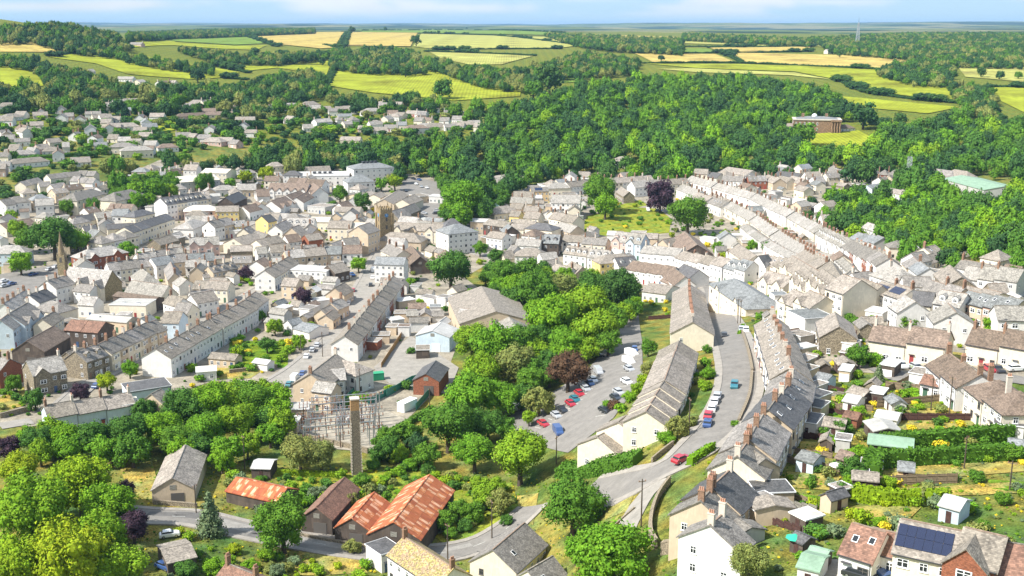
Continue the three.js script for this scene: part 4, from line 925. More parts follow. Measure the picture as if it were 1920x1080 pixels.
[25.8,-731.5,0.71,7.6,8.4,5.1,8.2,1,'A','w','h',''],
[-6.6,-557.6,-0.65,10.2,8,5.5,7.9,1,'A','w','c',''],
[21.1,-741.1,5.4,6.3,5.4,3.9,4.2,1,'S','w','fn','outbuilding'],
[32.6,-530.7,1.3,4.6,4.3,3.6,5,1,'U','w','n','outbuilding'],
[15.5,-714,6.35,4.9,5.1,3.4,5,1,'A','t','n','outbuilding'],
[48.6,-753.2,1.35,5.5,4.5,2.8,4.3,1,'W','g','n','outbuilding'],
[34.6,-752.5,5.43,7.9,4.9,3.8,5.4,1,'A','w','n','outbuilding'],
[55,-523.3,1.05,4.3,4.1,3.3,4.6,1,'L','t','n','outbuilding'],
[-6.7,-608.5,1.2,6.8,3.1,3.7,4,1,'A','t','fn','outbuilding'],
[13.4,-626.7,-0.25,6.3,4.3,3.4,4.8,1,'S','w','n','outbuilding'],
[42.1,-744.7,1.38,5.9,3.7,3.4,3.7,1,'W','t','fn','outbuilding'],
[68.8,-526,1.02,7.5,5.5,3.1,3.4,1,'L','s','fn','outbuilding'],
[22.3,-657.9,1.49,6.6,4.7,3.5,3.8,1,'B','t','fn','outbuilding'],
[25.6,-664.1,1.52,5.3,4.5,3.4,5,1,'W','w','n','outbuilding'],
[16,-732.8,0.14,6.4,3.2,3.3,3.6,1,'U','t','fn','outbuilding'],
[9.2,-719.8,0.16,4.6,3.8,2.5,3.8,1,'S','s','n','outbuilding'],
[53.7,-572.2,-0.26,7.9,5.3,4,5.6,1,'W','w','n','outbuilding'],
[63.3,-549.8,-0.61,5.7,4.9,3.9,5.4,1,'A','t','n','outbuilding'],
[112.6,-511.5,0.08,6.2,4.7,3.5,3.8,1,'W','w','fn','outbuilding'],
[109.3,-534.5,-1.61,4.5,4.4,3,4.6,1,'L','w','n','outbuilding'],
[106.9,-548.9,-1.58,7.7,8.5,5,7.9,1,'U','w','',''],
[37.5,-735.9,0.72,5.6,4,3.1,4.5,1,'U','c','n','outbuilding'],
[50.5,-787.1,-0.26,6.7,4.7,3.8,5.5,1,'A','g','n','outbuilding'],
[38.3,-700.3,6.35,5,4.9,3.3,3.6,1,'S','t','fn','outbuilding'],
[16.7,-673.4,0,4.7,3.3,2.8,3.9,1,'A','w','n','outbuilding'],
[103.8,-514,0.1,6.5,3.8,3.7,5,1,'B','w','n','outbuilding'],
[41.3,-573.1,0.58,4.8,4,3.8,5,1,'S','w','n','outbuilding'],
[45.4,-552.2,1.21,6.3,4.4,3,3.3,1,'W','g','fn','outbuilding'],
[43.1,-586,5.33,6,3.7,3.9,5.2,1,'S','g','n','outbuilding'],
[34.7,-676.9,-0.03,7.8,7.5,5.9,8.3,1,'S','w','',''],
[114.9,-540.8,-1.66,7.4,4.2,3.4,3.7,1,'A','t','fn','outbuilding'],
[-12.1,-570.8,0.94,6.4,5,2.7,3,1,'U','s','fn','outbuilding'],
[61.7,-560.1,1.35,4.8,4.8,3.3,3.6,1,'B','w','fn','outbuilding'],
[21.9,-612.7,5.36,7.2,5.2,2.7,3,1,'A','w','fn','outbuilding'],
[26.8,-681.6,-0.04,7.5,3.3,2.6,3.7,1,'A','w','n','outbuilding'],
[50.8,-531.6,-0.54,6,4,3.3,4.7,1,'W','w','n','outbuilding'],
[40,-765.4,1.38,11.9,7.6,5.7,8.4,1,'L','w','c',''],
[42.9,-671.3,1.47,4.1,3.5,3.5,4.8,1,'A','w','n','outbuilding'],
[-5.7,-600.1,5.88,7.9,3.9,3.3,3.6,1,'U','w','fn','outbuilding'],
[16.4,-668.3,-0.04,5.5,3.5,3.2,4.4,1,'A','g','n','outbuilding'],
[100.2,-527.5,0,5.1,4.7,3.2,4.9,1,'S','w','n','outbuilding'],
[3.4,-700.2,-0.19,4.3,4.2,3.4,4.9,1,'S','c','n','outbuilding'],
[-5.5,-675.5,1.38,6.4,4.3,3.7,5,1,'S','w','n','outbuilding'],
[185.4,-707.1,-1.28,9,8.2,5.2,7.8,1,'B','w','c',''],
[156.8,-378.9,0.62,4.4,3.3,2.8,3.9,1,'L','g','n','outbuilding'],
[177.4,-602.5,0.66,7.6,4.7,3.9,5.7,1,'S','w','n','outbuilding'],
[147.5,-774.5,-1.04,10.8,8.2,5,7.9,1,'A','w','h',''],
[132.8,-386.2,-0.12,5.2,3.6,3.7,4,1,'S','g','fn','outbuilding'],
[203.5,-758.1,0.23,5.8,5.1,2.8,3.1,1,'A','w','fn','outbuilding'],
[135.5,-375.5,-0.09,6.4,4.1,3.3,4.6,1,'S','s','n','outbuilding'],
[171.9,-388.9,5.3,7.9,8.1,5.9,8.9,1,'A','c','h',''],
[226.6,-785.5,4.57,11.3,6.7,5.5,7.7,1,'S','w','c',''],
[188.3,-787.3,-0.98,10.2,6.6,5.9,7.9,1,'U','t','cs',''],
[215.6,-752.9,0.27,9.8,8.2,5.2,7.7,1,'S','c','cs',''],
[247.2,-722.8,0.7,9.9,8.2,5.1,8.1,1,'S','t','',''],
[167.4,-414.9,5.4,5.7,4.2,2.8,4.4,1,'S','c','n','outbuilding'],
[167,-453.2,-1.64,4.4,5.4,3,4.8,1,'W','w','n','outbuilding'],
[172.2,-664.2,-0.92,7.8,4.1,3.7,4,1,'W','w','fn','outbuilding'],
[206.8,-794.1,0.6,10.9,7.8,5.5,8.2,1,'U','c','',''],
[127.2,-768.5,-0.27,5.3,3.9,3.5,3.8,1,'A','w','fn','outbuilding'],
[161.8,-460.6,-0.07,9.2,7.4,5,7.4,1,'S','c','h',''],
[130.2,-667.2,-1.37,5.3,3.1,3.2,3.5,1,'A','w','fn','outbuilding'],
[150.3,-711.3,-1.25,10.9,7.5,5.3,7.6,1,'B','c','c',''],
[165.8,-699.6,-1.22,7.9,5.4,3.8,4.1,1,'S','g','fn','outbuilding'],
[141.6,-560.9,-1.59,7.8,3.7,2.5,2.8,1,'B','s','fn','outbuilding'],
[199.8,-730.1,0.33,8,8,5.5,8.5,1,'S','w','cs',''],
[163.7,-628.1,0.66,9.3,7,5.7,8.1,1,'L','t','c',''],
[180.1,-588.5,0.69,4.1,4.4,3.3,4.8,1,'L','w','n','outbuilding'],
[154.7,-364.2,5.31,11.7,7.1,5.4,7.7,1,'S','w','c',''],
[137.5,-508.9,-0.06,4.6,5.3,2.8,4.6,1,'A','c','n','outbuilding'],
[156.3,-713.3,-1.27,7.5,3.1,3.9,5,1,'A','g','n','outbuilding'],
[117.3,-291.3,-0.82,7.4,3.3,3.4,3.7,1,'S','w','fn','outbuilding'],
[172,-524.1,-1.35,12,6.6,5.4,7.7,1,'L','w','',''],
[211.2,-765.4,4.97,4.3,3,3.2,4.3,1,'B','g','n','outbuilding'],
[236.4,-713.4,0.73,8.4,8.5,5.7,8.6,1,'A','w','c',''],
[249.4,-738.8,-0.6,5.3,5.2,3.4,5.1,1,'W','w','n','outbuilding'],
[136.7,-624.2,0.11,8,7.1,5.2,7.4,1,'U','c','',''],
[94.7,-386.5,-1.42,5.1,5.2,3.5,3.8,1,'U','w','fn','outbuilding'],
[173,-714.1,-1.3,6.3,3.3,3.3,4.4,1,'U','c','n','outbuilding'],
[130.2,-434.5,-1.7,8.6,6.8,5.9,8.2,1,'B','c','',''],
[151.5,-420.4,0.76,6,3.4,2.7,3.9,1,'U','w','n','outbuilding'],
[164,-669.1,-0.95,6.7,3.6,2.9,3.2,1,'B','w','fn','outbuilding'],
[219.8,-729.9,0.35,5,3.2,2.6,3.6,1,'A','g','n','outbuilding'],
[116.7,-364.9,0.33,7.9,6.6,5.5,7.7,1,'S','w','c',''],
[206.6,-679.1,0.33,4.9,4.1,3.3,4.8,1,'S','t','n','outbuilding'],
[249.4,-744.6,-0.56,6.2,3.3,3.1,4.2,1,'S','w','n','outbuilding'],
[155.8,-350,5.29,8.7,7.1,5.2,7.7,1,'B','w','h',''],
[167.7,-675.1,-0.96,7.3,4.3,3.2,3.5,1,'B','w','fn','outbuilding'],
[88.9,-340.9,-0.02,4.2,4.9,3.4,3.7,1,'B','s','fn','outbuilding'],
[168.9,-555.4,-1.57,5.9,4.2,3.2,4.7,1,'S','t','n','outbuilding'],
[176.5,-622.6,0.61,10.4,8.3,5.5,8.1,1,'A','w','',''],
[114.5,-350.1,-1.21,4,3.4,2.8,4,1,'A','s','n','outbuilding'],
[177.5,-407.1,5.39,5.2,3.4,3,4.1,1,'S','w','n','outbuilding'],
[226.3,-727.5,5.02,7.5,4.9,2.9,3.2,1,'S','t','fn','outbuilding'],
[203.9,-694,5.08,5.8,4.6,3.6,5.1,1,'A','g','n','outbuilding'],
[183.4,-660.6,-0.95,7.5,3.1,2.6,3.6,1,'A','w','n','outbuilding'],
[160.5,-690.7,0.37,6.7,5.1,2.8,3.1,1,'B','w','fn','outbuilding'],
[171.2,-373.4,5.31,5.9,4.7,2.9,4.4,1,'B','w','n','outbuilding'],
[140.6,-771.9,-1.02,6.7,3.5,3.3,4.5,1,'L','c','n','outbuilding'],
[175.3,-427.4,6.99,6.7,3.7,2.7,4,1,'A','w','n','outbuilding'],
[212.8,-715.2,5.08,7.6,5.3,3.9,5.6,1,'A','s','n','outbuilding'],
[141.8,-385.1,4.57,8.7,7.5,5.9,8.2,1,'S','t','',''],
[143.5,-310.1,4.79,5.6,3,3.7,4.6,1,'W','w','n','outbuilding'],
[162.3,-427.8,0.71,8.3,8.5,5.1,7.7,1,'A','c','cs',''],
[216.8,-723.8,0.32,6.5,4.8,2.6,2.9,1,'S','s','fn','outbuilding'],
[123.9,-334.8,-0.17,8.2,7.2,5.5,7.8,1,'S','w','',''],
[193.3,-794.6,-1.02,8.5,8.2,5.4,7.9,1,'L','w','c',''],
[180,-595.5,5.38,4,3,3.2,3.5,1,'L','g','fn','outbuilding'],
[150.3,-407.7,0.62,7.4,8.2,5.4,8.2,1,'S','w','c',''],
[127,-377.9,4.61,6.6,4.2,3.5,5,1,'A','c','n','outbuilding'],
[192.6,-662.1,0.58,7.5,4.8,3.8,5.4,1,'U','w','n','outbuilding'],
[129.7,-366.3,4.63,7.2,3.8,3.8,5.1,1,'A','w','n','outbuilding'],
[98.2,-296,-0.01,5.5,3.5,2.5,3.8,1,'A','w','n','outbuilding'],
[147.1,-752,-0.37,6.3,4.4,3,4.5,1,'U','g','n','outbuilding'],
[137.3,-364.7,4.64,11.4,7,5.9,8.2,1,'U','w','c',''],
[103.8,-328.1,0.32,4.2,3.5,3.4,3.7,1,'A','w','fn','outbuilding'],
[167.4,-608.1,0.71,6.9,3.3,2.8,4,1,'A','g','n','outbuilding'],
[127.4,-276.9,-0.13,8.4,8,5.8,8.5,1,'L','w','',''],
[195.1,-711.2,-1.32,8.5,6.8,5.8,7.9,1,'U','c','c',''],
[147,-720.3,0.34,5.5,4.7,2.8,4.4,1,'U','w','n','outbuilding'],
[222.7,-746.7,5,4.3,4,3.6,3.9,1,'S','t','fn','outbuilding'],
[90.3,-362.2,-1.57,4.6,3.8,2.5,2.8,1,'W','g','fn','outbuilding'],
[164.8,-613.7,5.37,5.5,4.8,3.1,3.4,1,'A','c','fn','outbuilding'],
[165.4,-467.3,-0.04,4.3,4.2,3.5,4.8,1,'W','w','n','outbuilding'],
[139.4,-521.4,-0.04,5.1,3.9,3.2,3.5,1,'A','w','fn','outbuilding'],
[132.7,-756.3,-0.9,7.6,3.7,2.5,2.8,1,'S','w','fn','outbuilding'],
[166.2,-355,5.29,4.6,4.1,3.3,4.8,1,'L','w','n','outbuilding'],
[94,-289,4.69,6.4,3.7,3.2,4.5,1,'S','s','n','outbuilding'],
[207.9,-750.8,4.95,5.2,4.7,3,3.3,1,'U','w','fn','outbuilding'],
[161.7,-566.2,0.04,7.6,7.9,5.9,8.8,1,'A','w','cs',''],
[161.6,-758.1,1.24,10.6,7.1,5.7,8,1,'S','w','',''],
[140.8,-532.6,4.72,5.2,3.3,3.9,5,1,'A','s','n','outbuilding'],
[182,-694,-1.25,11.1,7.3,5,7.3,1,'A','c','',''],
[-82.2,-452.8,1.27,4.3,4.5,3.5,4.9,1,'W','s','n','outbuilding'],
[-33,-412.4,1.63,7.4,4.3,3.1,4.5,1,'S','t','n','outbuilding'],
[-77.3,-410.8,1.18,6.8,3.7,3.4,4.5,1,'S','s','n','outbuilding'],
[-48.4,-470.7,1.44,5.3,3.1,3.8,4.1,1,'S','t','fn','outbuilding'],
[-22.9,-433.6,0.94,6,3.2,2.8,4,1,'S','w','n','outbuilding'],
[-79.3,-423.6,1.16,6.1,4.6,3.5,3.8,1,'S','w','fn','outbuilding'],
[-25.2,-394.7,1.29,7.1,3.7,3.8,5.1,1,'W','w','n','outbuilding'],
[-33.1,-403.5,6.33,5.2,3.9,2.6,3.9,1,'A','s','n','outbuilding'],
[-89.4,-422.4,1.13,7.4,4.7,3.8,4.1,1,'W','t','fn','outbuilding'],
[-78.2,-458.9,6,7.6,4,3.1,4.4,1,'S','w','n','outbuilding'],
[-39.1,-392.8,-0.06,4.1,3.6,3.6,3.9,1,'B','w','fn','outbuilding'],
[-22.7,-450.3,0.94,6.6,5.4,3.8,5.7,1,'A','c','n','outbuilding'],
[-27.2,-437,0.97,4.4,4.5,3.9,4.2,1,'S','w','fn','outbuilding'],
[-84.2,-446.3,6.03,6.4,4.3,4,4.3,1,'A','c','fn','outbuilding'],
[-54.5,-472.5,6.15,4.3,3.6,2.9,4.2,1,'A','w','n','outbuilding'],
[-88.4,-414.3,5.8,7.3,4.8,3.9,5.4,1,'L','g','n','outbuilding'],
[-88.7,-402.5,5.81,5.5,3.6,3.4,4.5,1,'L','t','n','outbuilding'],
[-34.3,-398.9,6.36,6.8,4.1,3.7,5,1,'S','w','n','outbuilding'],
[-37.8,-410.2,6.37,4.1,4.3,3.5,4.8,1,'L','t','n','outbuilding'],
[-40.9,-465.2,1.45,6.1,3.7,2.7,3,1,'S','w','fn','outbuilding'],
[-80.8,-399.9,0.86,5.2,4.7,3.5,5.1,1,'U','w','n','outbuilding'],
[-79,-430.2,1.14,4.9,3.7,3.1,4.2,1,'B','w','n','outbuilding'],
[-36.9,-423.1,0.06,6.8,4.8,3.2,4.7,1,'B','w','n','outbuilding'],
[-84.7,-428.8,5.85,4.1,4.3,3.3,4.9,1,'A','w','n','outbuilding'],
[-91.9,-429.7,7.39,5.9,3.6,3.6,5,1,'U','s','n','outbuilding'],
[-28.1,-412.3,6.34,4.3,4.2,2.5,3.9,1,'S','w','n','outbuilding'],
[-77.7,-469.5,5.99,6.2,4.8,3.9,5.4,1,'L','w','n','outbuilding'],
[-46.7,-462.3,1.48,5.2,5.2,3.3,5.3,1,'A','w','n','outbuilding'],
[-29.7,-421.3,1.62,4.3,4.2,3.8,4.1,1,'U','w','fn','outbuilding'],
[-33,-440.8,5.64,7.8,4.9,2.9,3.2,1,'S','w','fn','outbuilding'],
[-187,-1043.4,0.21,11.9,7,3.3,5.5,1,'B','w','c',''],
[-196.1,-1001.3,5.49,10.4,8.9,4,7.1,1,'A','w','',''],
[-372.8,-935,1.77,10.7,8.6,4.1,7.1,1,'S','w','c',''],
[-355.3,-959.1,0.2,12.5,7.1,4.9,7.1,1,'S','w','c',''],
[-358.7,-937.8,1.8,11.9,8.6,3.6,6.4,1,'B','w','',''],
[-359.8,-825.9,0.42,10.6,7.6,3.2,5.5,1,'S','w','cs',''],
[-339.7,-989.2,0.37,12.3,7.3,5,7.5,1,'U','t','',''],
[-221.8,-1046.3,5.46,10.5,7.9,5,7.9,1,'U','c','c',''],
[-317.2,-965.7,1.63,13.1,8.1,3.2,6.2,1,'S','w','c',''],
[-226.2,-950.4,1.66,10.7,8.3,4.4,7.5,1,'S','w','cs',''],
[-336.4,-823.3,0.96,10.5,8.1,4.7,7.3,1,'A','c','',''],
[-316.1,-853.2,1.52,12,7.5,4.8,7,1,'B','w','cs',''],
[-335.7,-737.5,0.25,9.8,7.8,3.8,6.3,1,'S','w','c',''],
[-347.2,-950.4,0.61,12.1,8.8,3.6,6.6,1,'A','c','c',''],
[-317,-783.3,1.93,12,7.5,5,7.5,1,'B','w','c',''],
[-178.1,-1030.3,4.94,10.2,7.1,3.1,5.4,1,'U','w','',''],
[-389.2,-975.9,1.85,11.5,9,3.9,7.3,1,'A','w','',''],
[-372.2,-859.7,5.5,11.3,7.7,4.4,7.1,1,'A','w','c',''],
[-406,-905.1,0.06,13.3,8.7,3.8,6.9,1,'A','w','cs',''],
[-369,-1020.6,0.38,11.7,7.9,4,6.4,1,'A','w','c',''],
[-378.6,-843.3,5.14,9,7.2,4.3,6.7,1,'S','t','c',''],
[-345,-1035.6,5.22,9.5,7.2,4.1,6.4,1,'U','c','c',''],
[-297.7,-924.8,0.51,12.4,7.4,3.1,5.9,1,'U','c','',''],
[-248.5,-928.6,1.64,13,7.8,4.4,6.9,1,'L','w','c',''],
[-305.3,-833.9,0.2,9.3,7.1,3.2,5.4,1,'U','c','c',''],
[-332.7,-889.4,1.86,9.4,8.7,4.7,7.7,1,'L','w','c',''],
[-257.6,-1078.4,0.5,10.6,7.1,2.8,5.2,1,'S','w','c',''],
[-239.9,-1021.6,4.97,12.3,8.2,4.8,7.7,1,'L','w','cs',''],
[-304.9,-939.9,5.18,9.5,7.9,4.3,7.1,1,'U','w','c',''],
[-301,-1056,5.49,12,8.7,3.3,5.9,1,'S','c','cs',''],
[-293.9,-1032.3,0.29,13.1,7.6,3.1,5.4,1,'A','w','cs',''],
[-379.9,-877.6,5.54,13.4,8.8,3,6.1,1,'B','w','c',''],
[-214.4,-925.8,6.33,9.7,8,3.5,5.9,1,'A','w','c',''],
[-449.4,-1036,1.88,10.2,7.9,3.6,6.2,1,'A','w','h',''],
[-273.9,-1021.6,0.28,12.2,7.3,4.5,6.9,1,'B','w','c',''],
[-322.7,-903.1,5.06,11.7,8.9,4.1,6.9,1,'B','w','',''],
[-286.9,-882.2,0.13,10,8.6,3.5,6.4,1,'A','t','c',''],
[-357.2,-1030.5,6.78,9.8,7.2,4.4,7.1,1,'A','t','cs',''],
[-303.8,-968.7,6.3,12.1,8.7,4.9,7.8,1,'A','w','',''],
[-348.4,-764.7,0.1,10.9,7.2,4.3,6.8,1,'S','c','c',''],
[-399.4,-959.3,5.15,9.4,7.8,3.2,6,1,'B','w','',''],
[-333.7,-861.8,1.5,9.4,8.8,3.5,6.5,1,'S','w','c',''],
[-433.9,-1008.3,1.8,10.8,8.5,4.1,6.9,1,'S','w','h',''],
[-242.4,-963.5,6.37,12.8,7.4,3.6,5.9,1,'U','w','h',''],
[-60,-1010.7,-0.2,8.7,7.9,4.7,7.6,1,'S','w','c',''],
[-111.6,-1109.4,-0.24,9,7.8,4.4,6.9,1,'A','w','c',''],
[-125,-1101.1,-0.21,8.5,7.1,4.6,7.2,1,'S','c','',''],
[-107.3,-1038.8,-0.39,11.2,7.4,3.7,6.1,1,'A','w','h',''],
[-45.3,-1057.7,4.87,11.6,7.6,3.2,5.9,1,'A','c','',''],
[-41.1,-1042.6,6.43,9.4,8,3.8,6.3,1,'B','w','cs',''],
[-74.8,-1076,1.18,10.3,8.1,4.7,7.2,1,'A','w','h',''],
[-109.3,-1088.6,-0.23,11.1,7.4,3.7,6.3,1,'S','w','cs',''],
[-142.7,-1013.4,5.28,11.5,7.4,4.1,6.9,1,'S','w','h',''],
[-58.8,-1057.7,6.41,9.8,7.2,4.1,6.6,1,'S','w','c',''],
[-113.5,-1026.2,1.13,11.1,8.4,3.1,6.1,1,'L','c','cs',''],
[-121.1,-1000.7,6.87,10.7,7.7,3.8,6.1,1,'A','t','h',''],
[-77.4,-1020.9,-0.3,11.9,7.9,3.2,5.7,1,'B','c','c',''],
[-84.1,-1055.3,-0.41,10.7,8.2,3.3,6.1,1,'L','w','cs',''],
[-120.3,-989.1,6.84,11.8,8,4.3,7.1,1,'L','w','cs',''],
[-155.2,-1011.7,5.28,9.4,7,3.9,6.4,1,'S','w','h',''],
[-132.3,-1122.3,-0.26,10.2,8.2,2.9,5.5,1,'A','t','c',''],
[-153.4,-1035.9,0.23,12.6,7.4,3.4,5.6,1,'U','w','',''],
[-96.8,-990.7,0,8.8,7.6,3.8,6.6,1,'U','c','cs',''],
[-48.7,-1023.8,-0.24,10.3,8.2,3.9,6.9,1,'S','w','c',''],
[60.4,-192.4,1.19,3.2,2.5,2.4,2.7,1,'S','g','fn','outbuilding'],
[57.1,-172.4,4.43,3.6,2.7,2.4,2.7,1,'D','s','fn','outbuilding'],
[76.4,-294.1,0.52,3.9,2.4,2.2,3,1,'B','t','n','outbuilding'],
[57.8,-181.6,-0.82,2.5,2.8,2,2.9,1,'B','k','n','outbuilding'],
[73.1,-261.8,-0.69,2.9,2.5,2.2,3,1,'A','s','n','outbuilding'],
[78.5,-232.3,1.02,3.3,2.6,2,3,1,'A','s','n','outbuilding'],
[81.8,-263.6,-0.64,2.3,2.1,2.2,2.5,1,'A','k','fn','outbuilding'],
[49.8,-161.2,0.54,3.7,2.2,2.3,3.1,1,'D','t','n','outbuilding'],
[79.2,-335.6,4.74,3.4,2.5,2.2,3.2,1,'S','g','n','outbuilding'],
[74.6,-296.8,5.22,2.9,2.6,2.2,3.1,1,'B','k','n','outbuilding'],
[75.5,-313.1,-1.32,3.3,3,2,2.9,1,'A','s','n','outbuilding'],
[60.2,-175.8,4.38,3.9,3.2,2.1,2.4,1,'B','g','fn','outbuilding'],
[82.1,-289.4,0.45,2.4,2.3,2.3,2.6,1,'A','k','fn','outbuilding'],
[73.4,-253.1,-1.58,3.5,2.6,2.3,3.1,1,'A','k','n','outbuilding'],
[62.1,-203.6,-0.49,4,3.1,2,3.1,1,'A','g','n','outbuilding'],
[51.9,-164.8,5.21,2.5,2.5,2.3,2.6,1,'A','k','fn','outbuilding'],
[57.7,-193.4,1.18,3.5,2.2,2.2,2.9,1,'A','k','n','outbuilding'],
[56.8,-168.6,6.03,3.9,2.4,2.3,3.1,1,'A','k','n','outbuilding']];
